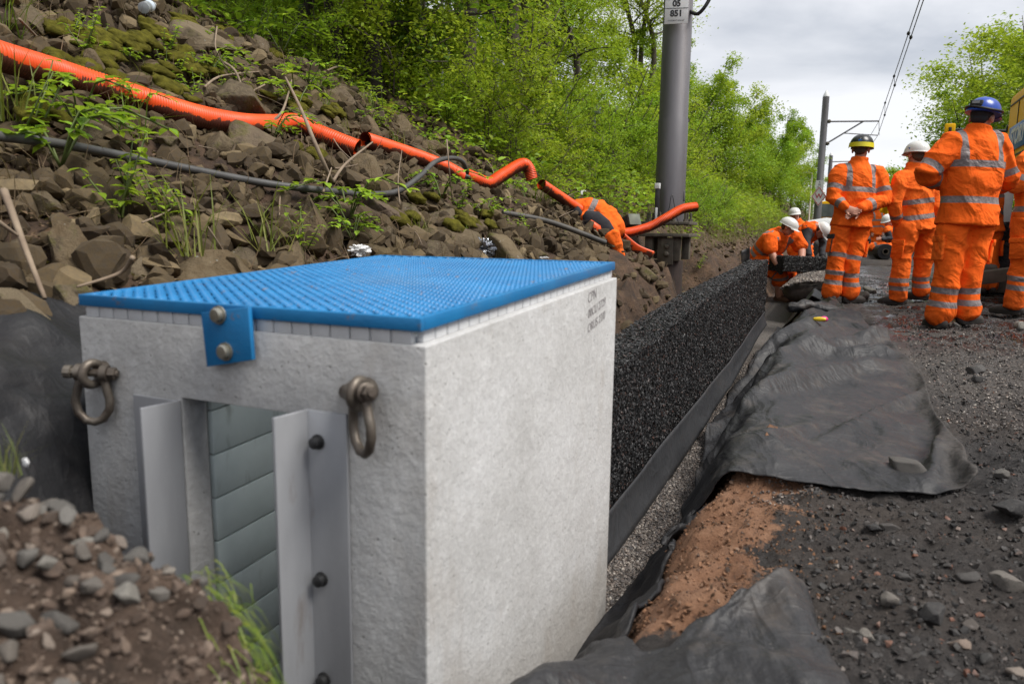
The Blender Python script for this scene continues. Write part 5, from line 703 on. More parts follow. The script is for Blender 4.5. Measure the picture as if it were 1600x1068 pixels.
stuff_on_ground('lip_gravel', 'spilled fine gravel on the orange brown trench lip', 900, (-.30, .0), (2.0, 2.5), (.006, .016), PEB, M_GRAV, lambda s, t, r: (s + .12) ** 2 / .012 + (t - 2.28) ** 2 / .03 < r.uniform(.1, 1, len(s)), lift=.3, seed=5)

stuff_on_ground('ash_grit', 'fine dark grit covering the near trackbed', 70000, (-.2, 1.7), (1.0, 4.2), (.0022, .009), CHIP, M_ASH, lambda s, t, r: ~((s < .44) & (t > 2.5)) & (s > .02 - .3 * (t > 1.7)), lift=.2, seed=33)
M_LIPC = pebble_mat('sandy_crumb', [(0., (.06, .035, .02)), (.3, (.17, .085, .045)), (.7, (.30, .16, .09)), (.9, (.05, .04, .035)), (1., (.4, .24, .15))], .95)
stuff_on_ground('lip_crumbs', 'crumbs of orange brown sandy soil on the trench lip', 5200, (-.40, .06), (1.35, 2.40), (.003, .016), PEB, M_LIPC, lambda s, t, r: r.uniform(0, 1, len(s)) < smooth(.12, -.25, s), lift=.15, seed=8)
# ------------------------------------------------------------------ spoil heap close to the camera
us = np.linspace(-1.35, -.36, 200); ut = np.linspace(.12, .80, 150); s_, t_ = np.meshgrid(us, ut, indexing='ij')
def heap_z(s, t):
    top = np.interp(s, [-1.35, -1.05, -.86, -.76, -.70, -.65, -.59, -.53, -.47, -.36], [.385, .42, .435, .40, .355, .325, .275, .19, .05, -.08])
    tb = np.interp(s, [-1.3, -.85, -.65, -.4], [.50, .54, .63, .64]); back = smooth(tb + .05 + .03 * np.sin(s * 23), tb - .06, t)
    return top * back - .35 * (1 - back) + (fbm(s * 6, t * 6, None, 4, 71) * .026 + np.abs(fbm(s * 19, t * 19, None, 4, 72)) * .030 - .012) * back - .05 * np.clip(.42 - t, 0, 1)
z_ = heap_z(s_, t_); P = s_[..., None] * NS + t_[..., None] * D + z_[..., None] * UP
mb = MB().grid(P); heap = build(mb, 'spoil_heap', M_SPOIL, ang=None); tag(heap, 'mound of brown spoil earth heaped before the concrete chamber', kind='structure')

# ================================================================== ROCKS
def cut_stone(seed, sub=4, sq=(1, .78, .58), planes=11, rough=1.):
    stone_rng = np.random.default_rng(seed); b = bmesh.new(); bmesh.ops.create_icosphere(b, subdivisions=sub, radius=1); V = np.array([v.co for v in b.verts]); Fc = np.array([[v.index for v in f.verts] for f in b.faces]); b.free()
    V *= (1 + .10 * fbm(V[:, 0] * 1.3 + seed, V[:, 1] * 1.3, V[:, 2] * 1.3, 2, seed))[:, None]
    for _ in range(planes):
        n_ = nrm(stone_rng.normal(size=3)); d_ = stone_rng.uniform(.40, .72); h = V @ n_ - d_; V -= np.maximum(h, 0)[:, None] * n_ * stone_rng.uniform(.94, 1.)
    V = V / np.abs(V).max(0) * np.array(sq) * .5; nn = V / np.linalg.norm(V, axis=1)[:, None]
    V += nn * (fbm(V[:, 0] * 5 + seed, V[:, 1] * 5, V[:, 2] * 5, 4, seed + 1) * (.016 * rough))[:, None]; return V, Fc
def rock_mesh(seed, n=20, sq=(1, .78, .58), det=1, name='rock', mat=None):
    V, Fc = cut_stone(seed, 4 if n > 16 else 3, sq, 11 + seed % 6); return fast_mesh(name, V, Fc, mat or M_ROCK, smooth_=True)
FILLT = [cut_stone(900 + k, 2, [(1, .8, .6), (1, .7, .45), (1, .85, .7)][k % 3], 11) for k in range(7)]
ROCKS = [rock_mesh(100 + k, 22 + k % 12, [(1, .78, .6), (1, .7, .42), (1, .85, .72), (1, .6, .5)][k % 4]) for k in range(14)]
def bank_frame():
    nb = nrm(NS * .65 + UP); return nb
NB = bank_frame(); BX = nrm(NS * 1 - UP * .65); BANKR = Matrix([[BX[i], D[i], NB[i]] for i in range(3)])      # columns: down-slope, along, normal
def rock_tmax(s): return np.interp(s, [-6, -5, -4, -2.6, -1.9, -1.3], [2.2, 3.4, 5.4, 6.0, 8.0, 9.5])
placed = []
ROCK_G = 'rubble stones on the left embankment'
def put_rock(name, me, s, t, sz, label, group, cat='stone', up=.10, tilt=.6, bank=True, z=None, R=None):
    o = link(name, me); zz = Gs(s, t) if z is None else z
    Rr = R if R is not None else Matrix(rand_rots(1, tilt)[0].tolist())
    if bank and R is None: Rr = BANKR @ Rr
    o.matrix_world = Matrix.Translation(Vector(S(s, t, zz + up * sz))) @ Rr.to_4x4() @ Matrix.Diagonal((sz * random.uniform(.85, 1.2), sz * random.uniform(.85, 1.15), sz * random.uniform(.8, 1.15), 1))
    tag(o, label, cat, group); return o
DUCTS = [[(-60, 66, 2.75), (0, 88, 2.9), (100, 117, 3.2), (200, 149, 3.55), (300, 180, 3.9), (375, 194, 4.2), (425, 195, 4.4), (462, 193, 4.6), (500, 210, 4.8), (558, 233, 5.1)],
         [(570, 219, 5.2), (640, 241, 5.55), (690, 259, 5.85), (720, 275, 6.05)], [(728, 273, 6.1), (745, 280, 6.15), (765, 286, 6.2), (785, 274, 6.3), (815, 257, 6.45), (826, 264, 6.5), (831, 280, 6.5)],
         [(846, 288, 6.6), (890, 317, 6.95), (930, 343, 7.2), (968, 363, 7.35), (1010, 356, 7.4), (1040, 341, 7.4), (1065, 327, 7.45), (1088, 323, 7.5)]]
CABLES = [[(-40, 208, 2.35), (0, 213, 2.45), (100, 226, 2.7), (220, 249, 3.0), (400, 284, 3.6), (500, 297, 3.95), (570, 303, 4.2), (620, 299, 4.45), (655, 276, 4.8), (680, 253, 5.2), (705, 247, 5.5), (722, 252, 5.7), (730, 268, 5.9)], [(785, 332, 5.9), (860, 347, 6.1), (946, 379, 6.3)]]
def lift_path(q, r):
    out = []
    for x, y, d_ in q:
        for _ in range(40):
            P = at_d(x, y, d_); s, t, z = st(P)
            if z > Gs(s, t) + r: break
            d_ *= .992
        out.append((x, y, d_))
    return out
DUCTS = [[(x, y, d_ * .93) for x, y, d_ in q] for q in DUCTS]; CABLES = [[(x, y, d_ * .90) for x, y, d_ in q] for q in CABLES]
DUCTS = [lift_path(q, .06) for q in DUCTS]; CABLES = [lift_path(q, .055) for q in CABLES[:1]] + CABLES[1:]
KEEP = []
for q, hw in [(q, 62.) for q in DUCTS] + [(q, 22.) for q in CABLES] + [([(905, 325, 6.3), (965, 365, 6.3), (972, 410, 6.2), (972, 414, 6.2)], 130.)]:
    for k in range(len(q) - 1):
        for f in np.linspace(0, 1, 14, endpoint=False):
            a_, b_ = np.array(q[k]), np.array(q[k + 1]); c_ = a_ + (b_ - a_) * f; KEEP.append((c_[0], c_[1], c_[2], hw / c_[2]))
KEEP = np.array(KEEP)
def hides(P, r):
    '''does a lump of radius r at P stand in front of the ducts?'''
    P = np.atleast_2d(P); q = P - CAM; k = q @ CF; x = 800 + F0 * (q @ CR) / k; y = 534 - F0 * (q @ CU) / k; r = np.broadcast_to(np.asarray(r, float), x.shape); out = np.zeros(len(x), bool)
    for a in range(0, len(x), 4000):
        sl = slice(a, a + 4000); dd = np.hypot(x[sl, None] - KEEP[None, :, 0], y[sl, None] - KEEP[None, :, 1]); rp = (r[sl] / P[sl, 1] * F0)[:, None]
        out[sl] = ((dd < rp * .8 + KEEP[None, :, 3] * .8) & (P[sl, 1][:, None] < KEEP[None, :, 2] + .06)).any(1)
    return out
special = [(312, 78, 115, 'large flat-topped mossy boulder high above the orange duct'), (340, 232, 95, 'large rounded brown stone between orange duct and grey cable'),
           (58, 305, 110, 'big rough stone below the grey cable at the picture edge'), (110, 400, 120, 'broad pale-topped boulder left of the chamber grating'),
           (430, 215, 62, 'dark angular stone tucked right under the orange duct'), (372, 165, 80, 'pale lichened stone resting above the orange duct bend'),
           (610, 345, 95, 'wide flat brown stone between grey cable and blue grating'), (605, 262, 58, 'upright tan stone right under the open duct end'),
           (30, 495, 120, 'flat grey slab stone above the black fabric sheet'), (1010, 422, 34, 'pale stone balanced on the trench face near the mast'), (470, 305, 42, 'short upright stone touching the grey cable')]
for x, y, wpx, lb in special:
    P = at_g(x, y, .05); s, t, _ = st(P); sz = wpx / F0 * P[1] * 1.12; placed.append((s, t, sz * .5))
    if hides(P[None], sz * .42)[0]: P = P - CAM; P = CAM + P * 1.0; sz *= .7
    put_rock('rubble_stone', ROCKS[len(placed) % 14], s, t, sz, lb, ROCK_G, up=.16, tilt=.4)
rg = np.random.default_rng(11); tries = 0; rocks_bank = []
while len(placed) < 288 and tries < 60000:
    tries += 1; s = rg.uniform(-5.6, -1.45); t = rg.uniform(-.4, 8.5); y = abs(s)
    if t > rock_tmax(s) + rg.uniform(-.8, .5): continue
    if (s > -1.64 and t < 2.2) or (s > -2.05 and t > 6.6) or (s > -1.70 and t > 2.8): continue
    P = S(s, t, float(g0(s, t)) + .05)
    if not inframe(P[None], 60)[0]: continue
    sz = .15 + .27 * rg.uniform() ** 1.5
    if t > 5.5: sz *= .62
    ok = True
    for a, b, c in placed:
        if (a - s) ** 2 * 1.4 + (b - t) ** 2 < (.76 * (c + sz * .5)) ** 2: ok = False; break
    if not ok: continue
    if hides(P[None], sz * .42)[0]:
        sz *= .45
        if hides(P[None], sz * .42)[0]: continue
    placed.append((s, t, sz * .5)); put_rock('rubble_stone', ROCKS[int(rg.integers(14))], s, t, sz, 'brown-grey angular stone in the rubble covering the left embankment', ROCK_G, up=rg.uniform(-.08, .14), tilt=.75)
def onbank(s, t, r): return (t < rock_tmax(s) + r.uniform(-.4, .9, len(s))) & ~((s > -1.60) & (t < 2.2)) & ~((s > -1.62) & (t > 2.6) & (r.uniform(0, 1, len(s)) < .9)) & ~((s > -2.1) & (t > 6.5) & (r.uniform(0, 1, len(s)) < .85))
stuff_on_ground('rubble_fill', 'small broken stones and chippings between the embankment boulders', 26000, (-5.6, -1.28), (-.3, 9.0), (.03, .17), FILLT, M_FILL, onbank, lift=.2, seed=6, hide=True)
stuff_on_ground('bank_stones', 'loose small stones on the soil face beyond the mast', 5000, (-2.8, -1.12), (7, 22), (.02, .10), FILLT, M_FILL, lambda s, t, r: r.uniform(0, 1, len(s)) < np.where((s > -1.55) | ((s > -2.1) & (t < 9.2)), .10, .55), lift=.2, seed=61)

# ------------------------------------------------------------------ stones on the track bed
STONE = [rock_mesh(300 + k, 12 + k % 5, [(1, .8, .62), (1, .7, .5)][k % 2], 1, 'stone', M_STONE) for k in range(7)]
DSTONE = [rock_mesh(330 + k, 13 + k % 5, [(1, .8, .6), (1, .7, .5)][k % 2], 1, 'stone', M_DSTONE) for k in range(6)]
listed = [(1413, 737, 58, 0, 'flat brown stone weighing down the corner of the fabric sheet'), (1388, 806, 32, 1, 'dark lump between the fabric sheet and the two pale stones'), (1367, 822, 26, 1, 'smaller dark lump just left of another on the ash'),
          (1412, 890, 38, 1, 'dark brownish stone in the middle of the ash'), (1452, 955, 56, 1, 'large dark rounded stone beside a pale speckled stone'), (1500, 990, 38, 0, 'pale speckled stone right of the large dark one'),
          (1545, 1002, 32, 1, 'dark smooth stone right of the pale speckled stone'), (1352, 990, 36, 0, 'pinkish stone close to the near fabric sheet edge'), (1388, 935, 42, 0, 'thin pale flake of stone in the ash'),
          (1327, 962, 24, 0, 'small white stone next to the near fabric sheet'), (1526, 583, 30, 1, 'dark stone on the gravel right of the fabric sheet'), (1526, 596, 20, 1, 'small dark stone leaning in front of a larger one'),
          (1476, 664, 20, 1, 'black crumb of stone lying on the fabric sheet'), (1575, 808, 52, 1, 'flat dark slab at the picture edge'), (1563, 755, 26, 0, 'grey stone at the right of the fabric sheet'),
          (1594, 508, 30, 0, 'brown cobble near the boot at the picture edge'), (1575, 893, 50, 0, 'pale half-buried stone at the picture edge'), (1516, 890, 34, 1, 'dark flat stone half sunk in the ash'),
          (1350, 465, 20, 0, 'brown stone in the mud right behind the pointing worker'), (1358, 458, 22, 0, 'tan stone in the mud between two workers'), (1590, 1030, 34, 0, 'pale stone at the lower picture corner')]
for k, (x, y, wp, dk, lb) in enumerate(listed):
    P = at_g(x, y + wp * .2); s, t, _ = st(P); sz = wp / F0 * P[1] * 1.1
    put_rock('loose_stone', (DSTONE if dk else STONE)[k % 6], s, t, sz, lb, 'loose stones on the trackbed', up=.2 if y > 720 or x > 1500 else .28, tilt=.35, bank=False)
rg = np.random.default_rng(21)
for k in range(46):
    s = rg.uniform(.1, 2.4); t = 1.1 * 9 ** rg.uniform()
    if (s < .5 and t > 2.3) or (s < .2 and t < 1.7): continue
    P = S(s, t, 0)
    if not inframe(P[None], 0)[0]: continue
    put_rock('loose_stone', (DSTONE if rg.uniform() < .6 else STONE)[k % 6], s, t, rg.uniform(.025, .06), 'small loose stone half sunk in the dark ash', 'loose stones on the trackbed', up=.12, tilt=.6, bank=False)
# stones on the heap
rg = np.random.default_rng(31); hp = []
for k in range(1500):
    if len(hp) >= 95: break
    s = rg.uniform(-1.3, -.60); t = rg.uniform(.34, .68); 
    if k % 5 and (t < .45 or s > -.68): continue
    sz = rg.uniform(.018, .05) * (1.25 if s < -.85 else .8)
    P = S(s, t, float(heap_z(np.array(s), np.array(t))))
    if not inframe(P[None], 30)[0] or any((a - s) ** 2 + (b - t) ** 2 < (.62 * (c + sz * .5)) ** 2 for a, b, c in hp): continue
    if P[2] < .15: continue
    hp.append((s, t, sz * .5)); put_rock('heap_stone', STONE[k % 7], s, t, sz, 'grey stone lying loose on the brown spoil heap', 'stones on the spoil heap', up=.22, tilt=1.2, bank=False, z=P[2])
hs = rg.uniform(-1.3, -.45, 15000); ht = rg.uniform(.16, .7, 15000); hz = heap_z(hs, ht); okh = hz > .12; HPp = hs[:, None] * NS + ht[:, None] * D + hz[:, None] * UP
tag(link('heap_crumbs', scatter(FILLT, HPp[okh], .003 * 8 ** (np.random.default_rng(3).uniform(0, 1, okh.sum()) ** 2.2), rand_rots(int(okh.sum())), rg.uniform(0, .9, okh.sum()), 'heap_crumbs', pebble_mat('earth_crumb', [(0., (.05, .035, .026)), (.5, (.12, .085, .065)), (.8, (.2, .15, .115)), (1., (.25, .22, .19))], .95))), 'crumbs of earth on the spoil heap', kind='stuff')

# ================================================================== CATCH PIT
pit = empty('concrete_chamber', S(-.93, 1.4, -.5)); tag(pit, 'pale precast concrete drainage chamber with a blue grating lid and open front', 'drainage chamber')
def pm(o): o.parent = pit; o.matrix_parent_inverse = Matrix.Translation(-pit.location); return o
bpy.context.view_layer.update()
BU, BV, BW = NS, nrm(D + UP * .05), UP
def B(u, v, w): return S(-1.305 + u, .918, 0) + D * v + UP * (w + .05 * v)
BR3 = np.stack([NS, D, UP], 1)
def bbox(mb, u0, u1, v0, v1, w0, w1, mi=0):
    V = [B(u, v, w) for w in (w0, w1) for u, v in ((u0, v0), (u1, v0), (u1, v1), (u0, v1))]
    return mb.add(V, [(3, 2, 1, 0), (4, 5, 6, 7), (0, 1, 5, 4), (1, 2, 6, 5), (2, 3, 7, 6), (3, 0, 4, 7)], mi)
outer = build(bbox(MB(), 0, .755, 0, .985, -.60, .571), 'body', M_CONC)
cav = build(bbox(MB(), .25, .69, .055, .93, -.52, .70), 'cut_a', M_CONC); opn = build(bbox(MB(), .256, .536, -.1, .10, -.53, .441), 'cut_b', M_CONC)
for c_ in (cav, opn):
    md = outer.modifiers.new('b', 'BOOLEAN'); md.operation = 'DIFFERENCE'; md.object = c_; md.solver = 'EXACT'
md = outer.modifiers.new('v', 'BEVEL'); md.width = .007; md.segments = 3; md.limit_method = 'ANGLE'; md.angle_limit = math.radians(40)
dg = bpy.context.evaluated_depsgraph_get(); me = bpy.data.meshes.new_from_object(outer.evaluated_get(dg)); outer.modifiers.clear(); outer.data = me; shade(me, 40)
me.transform(Matrix.Translation(Vector((0, 0, 0))))
for c_ in (cav, opn): bpy.data.objects.remove(c_)
pm(outer)
# move object-space origin so that the dirt gradient (z) works from the base
# boards on the inner wall
mb = MB()
for k in range(11):
    w1 = .485 - k * .0845; bbox(mb, .2505, .262, .060, .90, w1 - .0815, w1)
pm(build(mb, 'lining_board', M_SLAT, bevel=.0015)); tag(bpy.data.objects['lining_board'], 'grey green boards lining the chamber wall')
# grating
mb = MB(); r0 = (.593, .6115)
for u0, u1, v0, v1 in ((.006, .748, -.002, .010), (.006, .748, .973, .985), (.006, .018, .010, .973), (.736, .748, .010, .973)): bbox(mb, u0, u1, v0, v1, .592, .6125)
gr_ = build(mb, 'grating', M_BLUE, bevel=.0015); pm(gr_)
mb = MB()
for k in range(20): u = .0175 + k * .0378; bbox(mb, u - .0035, u + .0035, .0095, .9735, .594, .6085)
for k in range(26): v = .0195 + k * .0378; bbox(mb, .0175, .7365, v - .0035, v + .0035, .5945, .6090)
bars = build(mb, 'mesh_bars', M_BLUE, bevel=.001); bars.parent = gr_
pu, pv = np.meshgrid(np.arange(49), np.arange(40), indexing='ij'); pu, pv = pu.ravel(), pv.ravel(); uu = .0195 + pu * .0148; vv = .022 + pv * .0240 + .012 * (pu % 2); kp = (vv < .968) & (uu < .735); uu, vv = uu[kp], vv[kp]
dome = []; a6 = np.linspace(0, 2 * math.pi, 8, endpoint=False); dv = np.concatenate([np.stack([.5 * np.cos(a6), .5 * np.sin(a6), 0 * a6], 1), np.stack([.34 * np.cos(a6), .38 * np.sin(a6), 0 * a6 + .7], 1), [[0, 0, 1.]]]); df = [(i, (i + 1) % 8, 8 + (i + 1) % 8) for i in range(8)] + [(i, 8 + (i + 1) % 8, 8 + i) for i in range(8)] + [(8 + i, 8 + (i + 1) % 8, 16) for i in range(8)]
rgg = np.random.default_rng(2); PP = B(0, 0, 0) + uu[:, None] * NS + vv[:, None] * D + (.6086 + .05 * vv)[:, None] * UP; RR_ = np.tile(np.stack([NS, D, UP], 1), (len(uu), 1, 1))
tread = link('tread_studs', scatter([(dv, np.array(df))], PP, np.array([[.0108, .0215, .0052]]) * rgg.uniform(.93, 1.05, (len(uu), 1)), RR_, rgg.uniform(0, 1, len(uu)), 'tread_studs', M_BLUE, flat=False)); tread.parent = gr_
tread.data.update()
for o_ in gr_.children: o_.matrix_parent_inverse = Matrix.Identity(4)
mb = MB()
for k in range(19):
    x = .016 + k * .0376
    bbox(mb, x, x + .0352, .004, .016, .571, .5925)
for k in range(26):
    y = .020 + k * .0374; bbox(mb, .727, .739, y, y + .0352, .571, .5925)
core = build(mb, 'mesh_core', M_WHITEGRP, bevel=.002); core.parent = gr_
# bracket with two bolts
mb = MB(); fz = lambda s, z, t: S(s, t, z)
q = [(-.974, .598), (-.870, .613), (-.866, .527), (-.966, .507)]
V = [fz(a, b, .900) for a, b in q] + [fz(a, b, .909) for a, b in q]
mb.add(V, [(0, 1, 2, 3), (7, 6, 5, 4), (4, 5, 1, 0), (5, 6, 2, 1), (6, 7, 3, 2), (7, 4, 0, 3)])
br = pm(build(mb, 'bracket', M_BLUE, bevel=.0015))
RB = np.stack([NS, UP, -D], 1)
for a, b in ((-.932, .597), (-.921, .537)):
    mb = MB().lathe([(.0155, 0), (.0155, .003), (.0125, .003), (.0125, .009), (.010, .0115), (.004, .012)], fz(a, b, .8995), RB, 12)
    o = build(mb, 'bolt', M_BOLT); o.parent = br
# angles
for s0, s1, top, lab in ((-1.163, -1.05, .437, None), (-.771, -.690, .454, None)):
    mb = MB(); z0 = -.58
    V = []
    pr_ = [(s0, .9165), (s1, .9165), (s1, .9105), (s0, .9105)]
    if s0 < -1: L_ = [(s0, .9165), (s1, .9165), (s1, .836), (s1 - .006, .836), (s1 - .006, .9105), (s0, .9105)]
    else: L_ = [(s1, .9165), (s0, .9165), (s0, .836), (s0 + .006, .836), (s0 + .006, .9105), (s1, .9105)]
    V = [S(a, b, z0) for a, b in L_] + [S(a, b, top + (.0 if b > .9 else .003)) for a, b in L_]; n = len(L_)
    mb.add(V, [tuple(range(n)), tuple(range(2 * n - 1, n - 1, -1))] + [(k, (k + 1) % n, n + (k + 1) % n, n + k) for k in range(n)])
    an = pm(build(mb, 'angle_bracket', M_GALV, bevel=.0012))
    if s0 > -1:
        for z in (.404, .172, -.006, -.2):
            o = build(MB().lathe([(.0125, 0), (.0125, .003), (.0095, .004), (.0095, .013), (.006, .0155), (.002, .016)], S(-.7445, .9100, z), RB, 14), 'bolt', M_BLACKPL); o.parent = an
# shackles
def shackle(s, z, yaw, tilt):
    Rm = np.array(Matrix.Rotation(yaw, 3, 'Z') @ Matrix.Rotation(tilt, 3, 'Y')); W = lambda x, y, zz: S(s, .893, z) + np.stack([NS, D, UP], 1) @ (Rm @ np.array([x, y, zz]))
    eye = MB(); ring = [S(s, .893, z) + NS * 0 + D * .020 * math.cos(a) + UP * .020 * math.sin(a) - UP * .002 for a in np.linspace(0, 2 * math.pi, 19)]
    eye.tube(ring, .0085, 8, caps=False); eye.lathe([(.019, 0), (.019, .012), (.012, .014)], S(s, .918, z), RB, 14)
    o = pm(build(eye, 'lifting_eye', M_SHACK, ang=50))
    pts = [W(-.020, 0, .002), W(-.021, 0, -.012), W(-.027, 0, -.035), W(-.031, 0, -.055), W(-.026, 0, -.076), W(-.012, 0, -.090), W(.004, 0, -.0925), W(.018, 0, -.086), W(.029, 0, -.068), W(.030, 0, -.050), W(.025, 0, -.030), W(.021, 0, -.010), W(.020, 0, .002)]
    mb = MB().tube(pts, .0078, 10)
    for x in (-.022, .022): mb.lathe([(.010, -.008), (.0155, -.006), (.0155, .006), (.010, .008)], W(x, 0, 0), np.stack([NS, D, UP], 1) @ Rm @ np.array([[0, 0, 1], [1, 0, 0], [0, 1, 0.]]), 14)
    sh = pm(build(mb, 'shackle', M_SHACK, ang=50))
    RX = np.stack([NS, D, UP], 1) @ Rm @ np.array([[0, 0, 1], [1, 0, 0], [0, 1, 0.]])
    pn = MB().lathe([(.0075, -.040), (.0075, .044), (.006, .046)], W(0, 0, 0), RX, 10); pn.lathe([(.0125, .030), (.0125, .040), (.010, .042)], W(0, 0, 0), RX, 6); pn.lathe([(.005, -.052), (.012, -.048), (.012, -.036)], W(0, 0, 0), RX, 10)
    o = build(pn, 'pin', M_SHACK); o.parent = sh
shackle(-1.243, .473, .5, .05); shackle(-.652, .497, -.5, -.16)
# handwriting on the side
for body, y, zz, sz in (('CPN', .775, .552, .034), ('00CU 2729', .815, .520, .030), ('ORUS 27/0', .815, .485, .030)):
    o = text_mesh('handwriting', body, sz, M_PEN, outer, S(-.5494, .918 + y, zz + .035), D + UP * .16, UP, .0002, shear=.15)

# ================================================================== BLACK RUBBER WALL
FS = -.68
tp = np.array([(st(at_s(x, y, FS))[1:]) for x, y in [(955, 585), (1050, 507), (1110, 462), (1150, 437), (1180, 420), (1200, 406)]])
TT = np.concatenate([[1.95], tp[:, 0]]); ZT = np.concatenate([[tp[0, 1] - .02], tp[:, 1]]); TEND = float(TT[-1])
bp = np.array([(st(at_s(x, y, FS))[1:]) for x, y in [(945, 862), (1040, 735), (1140, 590), (1190, 505), (1200, 485)]]); TB = np.concatenate([[1.95], bp[:, 0]]); ZB = np.concatenate([[bp[0, 1]], bp[:, 1]]) - .03
ztop = lambda t: np.interp(t, TT, ZT); zbot = lambda t: np.interp(t, TB, ZB)
THK = .175
wl = empty('rubber_block_wall', S(FS - .1, 5, -.3)); tag(wl, 'long low wall of black bonded rubber chips standing in the trench', 'block wall')
ts = np.linspace(1.95, TEND, 60); mb = MB(); sec = []
prof = [np.stack([S(FS - .012, t, zbot(t)), S(FS - .012, t, ztop(t) - .012), S(FS - THK + .012, t, ztop(t) - .012), S(FS - THK + .012, t, zbot(t))]) for t in ts]
V = np.concatenate(prof); F_ = [(4 * k + a, 4 * k + (a + 1) % 4, 4 * k + 4 + (a + 1) % 4, 4 * k + 4 + a) for k in range(len(ts) - 1) for a in range(4)] + [(0, 1, 2, 3), tuple(4 * (len(ts) - 1) + a for a in (3, 2, 1, 0))]
mb.add(V, F_); core_ = build(mb, 'core', M_RUBBER, wl, ang=30); core_.matrix_parent_inverse = Matrix.Translation(-wl.location)
rg = np.random.default_rng(5)
def chips(nf, ntp, nb):
    u = rg.uniform(0, 1, nf); t = 1.95 * (TEND / 1.95) ** u; h = rg.uniform(0, 1, nf); z = zbot(t) + h * (ztop(t) - zbot(t)); a = S(FS, 0, 0) + rg.normal(0, .003, nf)[:, None] * NS + t[:, None] * D + z[:, None] * UP; 
    u = rg.uniform(0, 1, ntp); t2 = 1.95 * (TEND / 1.95) ** u; ss = FS - rg.uniform(0, THK, ntp); groove = .012 * np.exp(-((ss - (FS - THK * .72)) / .006) ** 2)
    b = ss[:, None] * NS + t2[:, None] * D + (ztop(t2) - .004 - groove + rg.normal(0, .0025, ntp))[:, None] * UP
    z3 = rg.uniform(0, 1, nb); c = (FS - rg.uniform(0, THK, nb))[:, None] * NS + (TEND + rg.normal(0, .003, nb))[:, None] * D + (zbot(TEND) + z3 * (ztop(TEND) - zbot(TEND)))[:, None] * UP
    return np.concatenate([a, b, c]), np.concatenate([t, t2, np.full(nb, TEND)])
P, tt_ = chips(46000, 15000, 1500); n = len(P); CHIPF = [hull_template(8, 70 + k, (1, .85, .38)) for k in range(5)]; FACER = np.tile(np.eye(3), (n, 1, 1)); FACER[:46000] = np.stack([D, UP, NS], 1); FACER[61000:] = np.stack([UP, NS, -D], 1); sz = rg.uniform(.008, .020, n) * np.clip(.75 + .08 * tt_, 0, 1.5)
o = link('chip_surface', scatter(CHIPF, P, sz, FACER @ rand_rots(n, .38), rg.uniform(0, 1, n) ** 1.3, 'chip_surface', M_CHIP), wl); o.matrix_parent_inverse = Matrix.Translation(-wl.location)
def solid(o, th=.004):
    md = o.modifiers.new('solid', 'SOLIDIFY'); md.thickness = th; md.offset = -1; return o
# strip of fabric along its foot
tops = [st(at_s(x, y, -.667)) for x, y in [(944, 805), (1040, 682), (1140, 563), (1192, 488)]]; bots = [st(at_s(x, y, -.64)) for x, y in [(940, 880), (1040, 748), (1140, 598), (1192, 510)]]
tt_ = np.linspace(1.95, 7.3, 70); rows = []
for k, h in enumerate(np.linspace(0, 1, 9)):
    zt_ = np.interp(tt_, [a[1] for a in tops], [a[2] for a in tops]); zb_ = np.interp(tt_, [a[1] for a in bots], [a[2] for a in bots]) - .02
    z = zt_ * (1 - h) + zb_ * h; s = -.664 + .03 * h ** 2 + .004 * vnoise(tt_ * 3, tt_ * 0 + h * 3, None, 4)
    rows.append(s[:, None] * NS + tt_[:, None] * D + z[:, None] * UP)
o = solid(build(MB().grid(np.array(rows)), 'fabric_strip', M_STRIP, ang=None)); tag(o, 'narrow grey fabric strip along the foot of the black wall', 'fabric')

